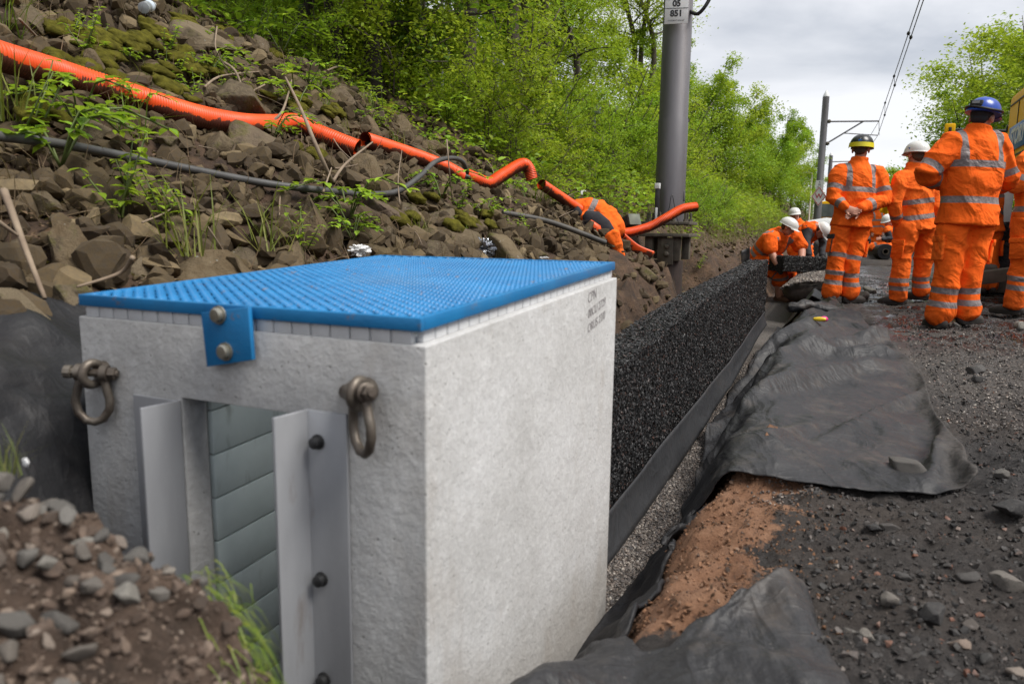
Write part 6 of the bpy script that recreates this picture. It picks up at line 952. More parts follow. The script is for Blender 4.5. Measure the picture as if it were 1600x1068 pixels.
# ================================================================== GEOTEXTILE SHEETS
def fold(s, t, t0, sl, s0, s1, amp, w, sharp, cur=0.):
    w = w * math.sqrt(1 + sl * sl); x = t - (t0 + sl * (s + .4) + cur * (s + .4) ** 2); e = np.where(x < 0, np.exp(-(np.abs(x) / (w / sharp)) ** 1.5), np.exp(-(np.abs(x) / w) ** 1.6)); return amp * e * smooth(s0 - .12, s0 + .05, s) * smooth(s1 + .12, s1 - .10, s)
def drape_sheet(key, mat, label, edge=None, th=.004, name='geotextile_sheet', lift=.008, folds=()):
    q = drape(key); s, t, z = q[..., 0], q[..., 1], q[..., 2].copy()
    if key == 'left':
        kp = 8; ex = [(-1.335, .17), (-1.27, .02), (-1.19, -.13), (-1.10, -.27)]; s = np.concatenate([s[kp:], [s[-1] * 0 + a for a, _ in ex]]); t = np.concatenate([t[kp:], [t[-1] + .02 * k for k in range(4)]]); z = np.concatenate([z[kp:], [z[-1] * 0 + b + .02 * vnoise(t[-1] * 7, t[-1] * 0 + b, None, 3) for _, b in ex]])
        z = z + .05 * np.exp(-((t - .80 + 1.1 * (s + 1.45)) / .05) ** 2) + .04 * np.exp(-((t - 1.05 + .8 * (s + 1.45)) / .05) ** 2)
    if key == 'flap': s, t, z = s[:-2], t[:-2], z[:-2]; z = np.minimum(z, G(s, t) + .055)
    if key == 'near': z = z + .27 * smooth(-.25, -.46, s) * smooth(1.55, .95, t)
    for f in folds: z = z + fold(s, t, *f)
    on = (s > -.45) | (key != 'big'); z = np.where(on, np.maximum(z, G(s, t) + lift), z)
    P = s[..., None] * NS + t[..., None] * D + z[..., None] * UP; me = MB().grid(P).mesh(name, mat); shade(me)
    if edge is not None: at = me.attributes.new('edge', 'FLOAT', 'POINT'); at.data.foreach_set('value', edge(s, t).ravel().astype(np.float32))
    o = link(name, me); md = o.modifiers.new('sub', 'SUBSURF'); md.levels = 2; md.render_levels = 2
    tx = bpy.data.textures.new('crease', 'CLOUDS'); tx.noise_scale = .05; tx.noise_depth = 3; dm = o.modifiers.new('crease', 'DISPLACE'); dm.texture = tx; dm.strength = .013; dm.mid_level = .5; dm.texture_coords = 'LOCAL'
    return tag(solid(o, th), label, 'fabric sheet'), P
sheet, _ = drape_sheet('big', M_GEO, 'big grey geotextile sheet draped in folds from the trackbed into the trench', lambda s, t: np.clip(smooth(.16, .46, s) * 1.1 * smooth(7.5, 6, t) + smooth(-.2, .1, s) * smooth(6, 7.5, t), 0, 1.2), folds=((3.15, 2.6, -.60, .28, .10, .08, 3.5, -1.), (4.25, 2.2, -.62, .38, .10, .09, 3.5, -.6), (3.95, 2.5, -.62, -.1, .05, .045, 3.), (5.7, 1.9, -.64, .38, .075, .09, 3.), (7.1, 1.4, -.66, .2, .05, .09, 3.), (3.5, 2.9, -.6, -.2, .03, .035, 2.), (2.55, .1, -.36, .05, .035, .05, 1.3), (3.75, 2.3, -.5, .3, .022, .03, 2.5, -.5), (4.75, 2.6, -.62, .0, .035, .04, 3.), (5.1, 1.5, -.2, .42, .022, .035, 2.5), (6.35, 2.2, -.66, .1, .035, .05, 3.), (2.85, 1.6, -.3, .36, .018, .025, 2.), (4.1, .3, .0, .45, .022, .04, 3.)), lift=.018)
# rolled far end of the sheet
pts = [at_z(x, y, z) for x, y, z in ((1234, 479, .07), (1247, 477, .085), (1264, 478, .075), (1286, 482, .06), (1308, 484, .045))]
ro = build(MB().loft(pts, [(.05, .04), (.07, .055), (.07, .05), (.07, .045), (.045, .03)], None, 14), 'rolled_end', M_GEO, sheet, ang=None)
sb_ = ro.modifiers.new('sub', 'SUBSURF'); sb_.levels = sb_.render_levels = 2; tx = bpy.data.textures.new('crumple', 'CLOUDS'); tx.noise_scale = .09; tx.noise_depth = 2; dm = ro.modifiers.new('crumple', 'DISPLACE'); dm.texture = tx; dm.strength = .07; dm.mid_level = .5; dm.texture_coords = 'LOCAL'
# second sheet further along
T = np.linspace(8.6, 12.2, 60); U = np.linspace(0, 1, 30); u_, t_ = np.meshgrid(U, T, indexing='ij'); s_ = -.60 + .42 * u_; z_ = np.interp(u_, [0, .35, .7, 1], [-.33, -.12, .08, .04]) + .03 * vnoise(t_ * 3 + u_ * 2, u_ * 3, None, 5) + .02
P = s_[..., None] * NS + t_[..., None] * D + z_[..., None] * UP
tag(solid(build(MB().grid(P), 'geotextile_sheet', M_GEO, ang=None)), 'narrow fabric sheet lining the trench edge behind the rolled fabric end', 'fabric sheet')
# gravel bund held by it
mb = MB(); pts = [S(-.30, t, .02) for t in np.linspace(9.6, 13, 8)]; mb.loft(pts, [(.30, .10)] + [(.42, .17 + .02 * math.sin(k * 2)) for k in range(6)] + [(.3, .1)], NS, 16)
bund = build(mb, 'gravel_bund', M_GROUND, ang=None); tag(bund, kind='structure')
rgb = np.random.default_rng(8); bs = rgb.uniform(-.7, .1, 11000); bt = rgb.uniform(9.5, 13, 11000); bz = .02 + .17 * np.sqrt(np.clip(1 - ((bs + .3) / .42) ** 2, 0, 1)); 
tag(link('bund_gravel', scatter(PEB, bs[:, None] * NS + bt[:, None] * D + bz[:, None] * UP, rgb.uniform(.018, .055, 11000), rand_rots(11000), rgb.uniform(0, 1, 11000), 'bund_gravel', M_GRAV)), 'fine grey gravel heaped along the trench edge under the carried block', kind='stuff')

# near sheet (bottom of the picture)
ns, P = drape_sheet('near', M_GEO, 'nearest fabric sheet bunched against the foot of the concrete chamber', lambda s, t: np.clip(smooth(.0, .35, s) * .7, 0, 1))
drape_sheet('flap', M_GEOD, 'dark folded fabric flap between the gravel strip and the orange brown lip', th=.010, name='fabric_flap', lift=.02)
drape_sheet('left', M_GEOD, 'black fabric sheet tucked down beside the left wall of the chamber', lift=.035)
# small upright scrap at the far trench side
mb = MB(); P = np.array([[at_d(1158 + 14 * a, 392 + 30 * b - 6 * a, 10.8) + D * .03 * math.sin(3 * a + b) for b in np.linspace(0, 1, 8)] for a in np.linspace(0, 1, 8)])
tag(solid(build(mb.grid(P), 'fabric_scrap', M_GEO, ang=None)), 'grey fabric scrap standing up against the trench face by the bending worker', 'fabric')

# ================================================================== DUCTS, CABLES
def smooth_path(pts, n):
    pts = np.array(pts); d_ = np.concatenate([[0], np.cumsum(np.linalg.norm(np.diff(pts, axis=0), axis=1))]); u = np.linspace(0, d_[-1], n); out = []
    m = len(pts)
    for x in u:
        i = min(max(np.searchsorted(d_, x) - 1, 0), m - 2); f = (x - d_[i]) / (d_[i + 1] - d_[i] + 1e-9)
        p0, p1, p2, p3 = pts[max(i - 1, 0)], pts[i], pts[i + 1], pts[min(i + 2, m - 1)]
        out.append(.5 * (2 * p1 + (p2 - p0) * f + (2 * p0 - 5 * p1 + 4 * p2 - p3) * f * f + (3 * p1 - p0 - 3 * p2 + p3) * f ** 3))
    return np.array(out)
def duct(pix, r, label, pitch=.0125, hollow=True):
    base = [at_d(x, y, d_) for x, y, d_ in pix]; L_ = sum(np.linalg.norm(np.array(base[k + 1]) - base[k]) for k in range(len(base) - 1)); n = int(L_ / pitch * 4); pts = smooth_path(base, n)
    rad = [r * (1 + .035 * (1 if (k % 4) < 2 else -1)) for k in range(n)]
    mb = MB().tube(list(pts), rad, 18, caps=False)
    if hollow:
        inn = list(pts[::max(1, n // 40)]); mb.tube(inn, [r * .86] * len(inn), 18, caps=False)
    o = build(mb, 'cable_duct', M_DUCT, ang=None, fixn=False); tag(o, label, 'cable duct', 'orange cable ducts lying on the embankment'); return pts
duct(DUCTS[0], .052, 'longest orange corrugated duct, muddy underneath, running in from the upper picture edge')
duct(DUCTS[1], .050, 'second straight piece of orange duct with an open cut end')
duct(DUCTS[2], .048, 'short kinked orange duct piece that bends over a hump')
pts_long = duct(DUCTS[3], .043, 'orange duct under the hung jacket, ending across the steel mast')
mb = MB(); P = smooth_path([at_d(x, y, d_) for x, y, d_ in ((968, 366, 6.8), (990, 384, 6.8), (1014, 394, 6.8))], 30); rows = []
for a in np.linspace(-.2, math.pi + .2, 12): rows.append(P + UP * (-.05 * math.sin(a)) + NS * .05 * math.cos(a))
tag(solid(build(mb.grid(np.array(rows)), 'split_duct', M_DUCT, ang=None)), 'split half shell of orange duct below the hung jacket', 'cable duct', 'orange cable ducts lying on the embankment')
def cable(pix, r, mat, name, label, cat, lift=.05, smooth_n=90, depth=False):
    P = [at_d(*p) if depth else at_g(p[0], p[1], p[2] if len(p) > 2 else lift) for p in pix]
    o = build(MB().tube(list(smooth_path(P, smooth_n)), r, 10), name, mat, ang=None); return tag(o, label, cat)
cable(CABLES[0], .0155, M_CABLE, 'power_cable', 'thick grey cable running below the orange duct and looping up over it', 'cable', depth=True, smooth_n=120)
cable(CABLES[1], .0205, M_PIPE, 'old_pipe', 'straight dark pipe half buried left of the hung jacket', 'pipe', depth=True)
cable([(552, 230, 4.75), (578, 224, 4.83)], .018, M_BLACKPL, 'inner_cable', 'short stretch of black cable showing between two duct ends', 'cable', depth=True, smooth_n=8)
cable([(714, 272, 5.6), (734, 277, 5.65)], .018, M_BLACKPL, 'inner_cable', 'bit of black cable between the straight and the kinked duct', 'cable', depth=True, smooth_n=8)

# hung jacket
def remesh(mb, voxel, it=4, fac=.5):
    me = mb.mesh('tmp', []); o = bpy.data.objects.new('tmp', me); COL.objects.link(o)
    md = o.modifiers.new('r', 'REMESH'); md.mode = 'VOXEL'; md.voxel_size = voxel; md.adaptivity = 0
    if it: md = o.modifiers.new('s', 'SMOOTH'); md.iterations = it; md.factor = fac
    dg = bpy.context.evaluated_depsgraph_get(); r = bpy.data.meshes.new_from_object(o.evaluated_get(dg)); bpy.data.objects.remove(o); bpy.data.meshes.remove(me)
    V = np.empty(len(r.vertices) * 3, np.float32); r.vertices.foreach_get("co", V); Nn = np.empty(len(r.vertices) * 3, np.float32); r.vertices.foreach_get("normal", Nn)
    return r, V.reshape(-1, 3).astype(float), Nn.reshape(-1, 3).astype(float)
def put_attr(me, nm, a):
    at = me.attributes.new(nm, 'FLOAT', 'POINT'); at.data.foreach_set("value", np.asarray(a, np.float32))
def hung(px_, d_=6.62): return [at_d(x, y, d_) for x, y in px_]
mb = MB()
mb.loft(hung([(900, 322), (912, 326), (930, 336), (950, 348), (968, 360)]), [(.05, .06), (.10, .10), (.13, .12), (.14, .12), (.07, .08)], UP * 1., 16)
mb.loft(hung([(908, 336), (922, 350), (940, 362), (956, 372), (962, 378)], 6.52), [(.05, .04), (.10, .05), (.11, .05), (.08, .05), (.04, .04)], UP * 1., 16)
mb.loft(hung([(956, 366), (963, 384), (968, 400), (971, 411)], 6.36), [(.075, .06), (.062, .05), (.05, .042), (.04, .034)], UP + NS, 12)
mb.loft(hung([(902, 322), (895, 330), (902, 340)], 6.57), [(.05, .05), (.055, .045), (.045, .04)], UP + NS, 12)
r, V, Nn = remesh(mb, .014, 3); w_ = fbm(V[:, 0] * 9, V[:, 1] * 9, V[:, 2] * 9, 3, 5) * .018; V += Nn * w_[:, None]; r.vertices.foreach_set("co", V.astype(np.float32).ravel()); r.materials.append(M_HIVIS); shade(r)
tape = np.full(len(V), -.05)
for (x, y), hw in (((966, 393), .03), ((921, 331), .025)):
    q = at_d(x, y, 6.55); dr = nrm(at_d(971, 411, 6.5) - at_d(958, 370, 6.5)) if x > 940 else nrm(at_d(968, 360, 6.5) - at_d(900, 322, 6.5)); dd = (V - q) @ dr; near = np.linalg.norm(V - q, axis=1) < .2; tape = np.where(near, np.maximum(tape, hw - np.abs(dd)), tape)
put_attr(r, 'tape', tape); put_attr(r, 'dirt', V[:, 0] * 0 + .3); jk = link('hung_jacket', r); tag(jk, 'orange high visibility jacket with dark lining hung over the orange duct', 'jacket')
mb = MB(); mb.loft(hung([(914, 335), (926, 343), (942, 356), (957, 370)], 6.43), [(.04, .02), (.085, .03), (.085, .03), (.05, .02)], UP, 14); mb.loft(hung([(893, 319), (897, 328), (906, 334)], 6.5), [(.045, .03), (.055, .035), (.03, .03)], UP, 10); mb.loft(hung([(970, 406), (972, 414)], 6.33), [(.038, .034), (.034, .03)], UP + NS, 10)
build(mb, 'lining', M_NAVY, jk, ang=None)
mb = MB(); mb.loft(hung([(922, 346), (932, 358), (938, 366)], 6.38), [(.02, .012), (.045, .02), (.02, .012)], UP, 10); build(mb, 'inner_fold', M_DUCT, jk, ang=None)

# ================================================================== MASTS
m1 = empty('catenary_mast', at_d(1045, 365, 7.9)); tag(m1, 'thick grey tubular mast standing beside the trench with a white number plate', 'mast')
def pch(o, par): o.parent = par; o.matrix_parent_inverse = Matrix.Translation(-par.location); return o
b0 = at_d(1045, 347, 7.9); c0 = b0.copy()
top = c0 + UP * 7.5
pch(build(MB().tube([c0, c0 + UP * 1.05, c0 + UP * 1.06, top], [.156, .153, .147, .140], 32), 'pole', M_MAST), m1)
R3 = np.stack([NS, D, UP], 1)
def ring_bolts(z, r, n, h, par, rad=.012):
    for k in range(n):
        a = 2 * math.pi * (k + .5) / n; q_ = c0 + np.array([r * math.cos(a), r * math.sin(a), z])
        mb = MB().lathe([(rad, -.04), (rad, h), (rad * .6, h + .004)], q_, None, 8); mb.lathe([(rad * 1.9, 0.), (rad * 1.9, .025)], q_, None, 6); pch(build(mb, 'anchor_bolt', M_OLDSTEEL), par)
pl = pch(build(MB().box(c0 + UP * -.012, (.52, .46, .032), R3), 'base_plate', M_OLDSTEEL, bevel=.004), m1); ring_bolts(.004, .225, 10, .09, m1)
pch(build(MB().box(c0 + UP * -.135, (.52, .44, .035), R3), 'lower_plate', M_OLDSTEEL, bevel=.004), m1)
mb = MB()
for dx in (-.17, -.03, .12): mb.box(c0 + UP * -.275 + NS * dx - D * .12, (.085, .06, .25), R3)
for dx in (-.17, .17): mb.box(c0 + UP * -.27 + NS * dx + D * .12, (.08, .08, .24), R3)
pch(build(mb, 'steel_bracket', M_OLDSTEEL, bevel=.004), m1)
mb = MB().box(c0 + UP * -.30 + NS * .03 - D * .16, (.13, .02, .28), R3)
for dz in (-.25, -.33): mb.lathe([(.03, 0), (.03, .02), (.02, .035)], c0 + UP * dz + NS * .03 - D * .17, np.stack([NS, UP, -D], 1), 6)
pch(build(mb, 'clamp_plate', M_OLDSTEEL, bevel=.003), m1)
pch(build(MB().tube([c0 + UP * -.40, c0 + UP * -1.2], [.165, .17], 24), 'foundation_pile', M_RUST), m1)
mb = MB().box(c0 + NS * .145 - D * .02 + UP * .27, (.03, .05, .10), R3); pch(build(mb, 'earth_tab', M_MAST, bevel=.003), m1)
q = at_d(1025.5, 346, 7.68); mb = MB().box(q + UP * .19, (.042, .04, .38), R3); o = pch(build(mb, 'cable_guard', M_BLACKPL, bevel=.004), m1)
g_ = MB(); g_.box(q + UP * .358 - D * .006, (.05, .05, .055), R3); g_.box(q + UP * .07 - D * .022, (.024, .006, .14), R3); pch(build(g_, 'guard_label', M_WHITE, bevel=.002), m1)
# number plate
pc = at_d(1057.5, 4, 7.66); axX = nrm(np.cross(UP, CAM - pc) * -1); axX = nrm(np.array([axX[0], axX[1], 0])); nY = np.cross(axX, UP)  # along / facing the track side
if nY @ (CAM - pc) < 0: nY = -nY
axX = nrm(np.cross(UP, nY)); plate = pch(build(MB().box(pc, (.225, .006, .40), np.stack([axX, -nY, UP], 1)), 'number_plate', M_WHITE, bevel=.002), m1)
for txt, dz, sz in (('K', .075, .085), ('05', -.012, .078), ('851', -.105, .08)): o = text_mesh('plate_number', txt, sz, M_BLACK, plate, pc + nY * .0045 + UP * dz, axX, UP, .0006, bold=.0035); o.matrix_parent_inverse = plate.matrix_world.inverted()
o = text_mesh('plate_number', 'EMERGENCY 0330 555', .016, M_BLACK, plate, pc + nY * .0045 - UP * .170, axX, UP, .0004); o.matrix_parent_inverse = plate.matrix_world.inverted()
mb = MB()
for dz in (.115, .03, -.055): mb.box(pc + nY * .004 + UP * dz, (.225, .003, .004), np.stack([axX, -nY, UP], 1))
pch(build(mb, 'plate_rail', M_BLACK), m1)
pch(build(MB().tube(list(smooth_path([at_d(1078, 18, 7.8), at_d(1090, 22, 7.75), at_d(1102, 10, 7.7), at_d(1112, -8, 7.7)], 16)), .018, 8), 'bonding_cable', M_BLACKPL, ang=None), m1)
mb = MB().tube(list(smooth_path([at_d(x, y, 7.55) for x, y in ((1030, 352), (1044, 330), (1050, 304), (1056, 335), (1062, 352))], 24)), .004, 6); pch(build(mb, 'wire_loop', M_BLACKPL, ang=None), m1)

def far_mast(x, ybase, ytop, d_, r, label, arms, sign=False):
    b = at_d(x, ybase, d_); b[2] = 0; t_ = at_d(x, ytop, d_); m = empty('catenary_mast', b); tag(m, label, 'mast', None)
    H = t_[2]; pch(build(MB().tube([b, b + UP * 2.6, b + UP * 2.62, b + UP * H], [r * 1.12, r * 1.08, r, r * .92], 16), 'pole', M_MAST), m)
    pch(build(MB().lathe([(r * .9, 0), (r * .8, .08), (.02, .28)], b + UP * H, None, 12), 'finial', M_WHITE), m)
    return m, b, H
m2, b2, H2 = far_mast(1276.5, 345, 151, 34.5, .155, 'grey mast with cantilever arm and a red and white diamond sign', True)
def seg(mb, a, b, r): return mb.tube([a, b], r, 8)
A_ = lambda x, y, dd=34.5: at_d(x, y, dd)
att = b2 + UP * A_(1281, 190)[2]; tip = S(st(att)[0] + 2.25, st(att)[1] + .6, att[2]); low = b2 + UP * (A_(1279, 228)[2]); midp = att + (tip - att) * .72; tip2 = tip + UP * -.62
pch(build(seg(MB(), att, tip, .035), 'top_tube', M_MAST), m2); pch(build(seg(MB(), low, midp, .035), 'stay_tube', M_MAST), m2)
pch(build(seg(seg(MB(), low + (midp - low) * .52 , tip2, .022), tip, tip2 + NS * .05, .012), 'registration_arm', M_MAST), m2)
mb = MB()
for p in (att + NS * .2, low + NS * .2 + UP * .1): mb.ell(p, (.09, .09, .09))
pch(build(mb, 'insulator', M_OLDSTEEL), m2)
dX = NS * .9 + D * -.1; dX = nrm(np.array([CR[0], CR[1], 0])); sc_ = b2 - nrm(np.array([b2[0], b2[1], 0])) * .2
zc = A_(1274, 307)[2]; fn = nrm(np.array([-b2[0], -b2[1], 0])); dX = nrm(np.cross(UP, fn))
if dX[0] < 0: dX = -dX
mb = MB(); hw, hh = .33, .46; cc = sc_ + UP * zc
def diamond(mb, c, hw, hh, th): 
    V = [c + dX * hw, c + UP * hh, c - dX * hw, c - UP * hh]; V = [v + fn * th for v in V] + [v for v in V]
    return mb.add(V, [(0, 1, 2, 3), (7, 6, 5, 4)] + [(k, 4 + k, 4 + (k + 1) % 4, (k + 1) % 4) for k in range(4)])
sgn = pch(build(diamond(MB(), cc, hw, hh, .02), 'diamond_sign', M_WHITE), m2)
mb = MB()
for k in range(4):
    cs = [cc + dX * hw, cc + UP * hh, cc - dX * hw, cc - UP * hh]; a, b = cs[k], cs[(k + 1) % 4]; mb.tube([a * .88 + cc * .12 + fn * .024, b * .88 + cc * .12 + fn * .024], .016, 4)
o = build(mb, 'sign_border', M_RED, sgn); o.matrix_parent_inverse = sgn.matrix_world.inverted() @ Matrix.Translation(-m2.location) if False else Matrix.Translation(-m2.location)
def child_world(o, par):
    bpy.context.view_layer.update(); o.parent = par; o.matrix_parent_inverse = par.matrix_world.inverted(); return o
child_world(o, sgn)
o = text_mesh('sign_letter', 'W', .30, M_RED, None, cc + fn * .026, dX, UP, .002, bold=.006); child_world(o, sgn)
o = pch(build(MB().box(sc_ + UP * A_(1274, 289)[2], (.34, .02, .40), np.stack([dX, -fn, UP], 1)), 'white_plate', M_WHITE), m2)
t_ = text_mesh('plate_number', 'K\n05\n852', .11, M_BLACK, None, sc_ + UP * A_(1274, 289)[2] + fn * .014, dX, UP, .001); child_world(t_, o)
m3, b3, H3 = far_mast(1290.5, 350, 243, 62, .16, 'smaller far grey mast seen right behind the mast with the diamond sign', True)
a3 = b3 + UP * (H3 - .5); pch(build(seg(seg(MB(), a3, a3 + NS * 2.2, .04), a3 + NS * 2.1, a3 + NS * 2.1 - UP * .3, .02), 'top_tube', M_MAST), m3); a4 = b3 + UP * (H3 - 2.); pch(build(seg(MB(), a4, a4 + NS * 2.0, .03), 'registration_arm', M_MAST), m3)
m4, b4, H4 = far_mast(1266.5, 350, 278, 80, .16, 'thin dark post between the lamp post and the signed mast', True)
# wires
def wire(z0, z1, label, s0, s1, sag):
    tt = np.linspace(5, 38, 24); u = (tt - 5) / 33; P = [S(s0 + (s1 - s0) * a, t, z0 + (z1 - z0) * a - sag * 4 * a * (1 - a)) for t, a in zip(tt, u)]
    tt2 = np.linspace(38, 68, 12); P += [S(s1 - .3 * k / 11, t, z1 + .1 * k / 11 - sag * 2 * (k / 11) * (1 - k / 11)) for k, t in enumerate(tt2)][1:]
    return tag(build(MB().tube(P, .012, 6), 'overhead_wire', M_BLACK, ang=None), label, 'wire', 'overhead line wires')
sT, tT, zT_ = st(tip); sL_, tL_, zL_ = st(tip2)
p1 = at_d(1437, 0, 15.5); p2 = at_d(1443, 0, 15.5)
s1_, t1_, z1_ = st(p1); s2_, t2_, z2_ = st(p2)
def line2(pa, pb, label, sag):
    A2 = pb + (pa - pb) * 1.9; P = [A2 + (pb - A2) * k / 20 - UP * sag * (k / 20) * (1 - k / 20) for k in range(21)]; nb = S(st(pb)[0] - 1.2, st(pb)[1] + 30, st(pb)[2] + .1); P += [pb + (nb - pb) * k / 8 for k in range(1, 9)]
    return tag(build(MB().tube(P, .011, 6), 'overhead_wire', M_BLACK, ang=None), label, 'wire', 'overhead line wires'), P
_, PA = line2(p1, tip, 'upper overhead line wire running to the cantilever tip', 0.0); _, PB = line2(p2, tip2, 'lower overhead line wire running under the cantilever tip', 0.0)
for k, i in enumerate((8, 11, 14, 17)):
    mb = MB().tube([PA[i], PB[i]], .008, 6); mb.ell(PA[i], (.035, .05, .05), seg=8, rings=5); mb.ell(PB[i], (.035, .05, .05), seg=8, rings=5)
    tag(build(mb, 'wire_dropper', M_BLACK, ang=None), ['first dropper joining the two overhead wires, highest in the picture', 'second dropper from the top between the overhead wires', 'third dropper from the top between the overhead wires', 'lowest dropper between the overhead wires near the cantilever'][k], 'wire dropper', 'overhead wire droppers')
# platform lamps
for x, yb, yt, d_, lb in ((1263, 352, 271, 48, 'tall white platform lamp with a flat lantern on a short arm'),):
    b = at_d(x, yb, d_); b[2] = .3; H = at_d(x, yt, d_)[2]; m = empty('street_lamp', b); tag(m, lb, 'lamp post'); pch(build(MB().tube([b, [b[0], b[1], H]], [.07, .05], 10), 'post', M_WHITE), m)
    pch(build(MB().loft([np.array([b[0], b[1], H]), np.array([b[0] - .3, b[1], H + .05]), np.array([b[0] - .62, b[1], H + .02])], [(.05, .04), (.12, .06), (.09, .04)], CF, 10), 'lantern', M_WHITE), m)

# ================================================================== SMALL LITTER
P = at_g(232, 10, .16); mb = MB(); Xb = nrm(at_g(256, 2, .16) - at_g(208, 17, .16)); Rb = np.stack([np.cross(UP, Xb), np.cross(Xb, np.cross(UP, Xb)), Xb], 1)
mb.lathe([(.012, -.115), (.033, -.11), (.034, -.05), (.031, -.045), (.034, -.04), (.034, .03), (.030, .06), (.014, .09), (.014, .10)], P, Rb, 18); bt_ = build(mb, 'plastic_bottle', M_BOTTLE, ang=50); tag(bt_, 'clear plastic bottle lying high on the mossy stones', 'bottle')
o = build(MB().lathe([(.0345, -.035), (.0345, .025)], P, Rb, 18), 'label_band', simple('bottle_label', (.5, .6, .75), (.75, .8, .85), 25, .4, 0), bt_); o = build(MB().lathe([(.016, .10), (.016, .122)], P, Rb, 14), 'cap', M_WHITE, bt_)
def crumple(name, x, y, sz, mat, label, cat, lift=.05, seed=1, sq=(1, .8, .7)):
    P = at_g(x, y, lift); mb = MB().ell((0, 0, 0), (sz, sz * .9, sz * .8), seg=26, rings=16); V = np.array(mb.v); k = 1.5 * np.abs(fbm(V[:, 0] / sz * 2.2 + seed, V[:, 1] / sz * 2.2, V[:, 2] / sz * 2.2, 4, seed)); V = V * (1 - .72 * np.clip(k, 0, 1))[:, None] * np.array(sq) + P; mb.v = [tuple(v) for v in V]
    return tag(build(mb, name, mat, ang=20), label, cat)
crumple('paper_tissue', 561, 392, .055, M_PAPER, 'crumpled white tissue among the stones behind the grating', 'tissue', .06, 3)
crumple('foil_wrapper', 757, 388, .085, M_FOIL, 'shiny black and silver foil wrapper among the stones behind the grating', 'wrapper', .05, 5, (1, .8, 1.)); crumple('paper_scrap', 848, 403, .03, M_PAPER, 'small pale scrap of litter right of the foil wrapper', 'litter', .05, 6, (1.6, .8, .5))
P = at_g(911, 304, .06); tag(build(MB().lathe([(.02, 0), (.036, .01), (.036, .04), (.028, .05)], P, np.array(Matrix.Rotation(1.2, 3, 'X')), 14), 'drink_lid', M_WHITE), 'small white plastic lid in the grass above the hung jacket', 'lid')
q = at_d(981, 348, 7.2); Rg = np.array(Matrix.Rotation(.5, 3, 'Z') @ Matrix.Rotation(-.35, 3, 'X')); tb = build(MB().box(q, (.13, .18, .10), Rg), 'junction_box', M_RUST, bevel=.006); tag(tb, 'small dark box with a pale grey lid lying beside the mast foot', 'box')
o = build(MB().box(q + Rg @ np.array([.01, -.095, .0]), (.135, .012, .108), Rg), 'lid', M_CONCGREEN, bevel=.003); child_world(o, tb)
P = at_g(1283, 499, .07); P = at_z(1283, 498, .10); mb = MB().ell(P + NS * .02, (.032, .024, .022)); pe = build(mb, 'ear_plug_case', M_PINK); tag(pe, 'small pink and yellow plastic toy-like object on the fabric sheet', 'plastic object'); o = build(MB().loft([P - NS * .05 - D * .03, P - NS * .01 - D * .03, P + NS * .03 - D * .02], [(.012, .01), (.018, .012), (.012, .01)], UP, 10), 'yellow_arm', M_YEL, None); child_world(o, pe)

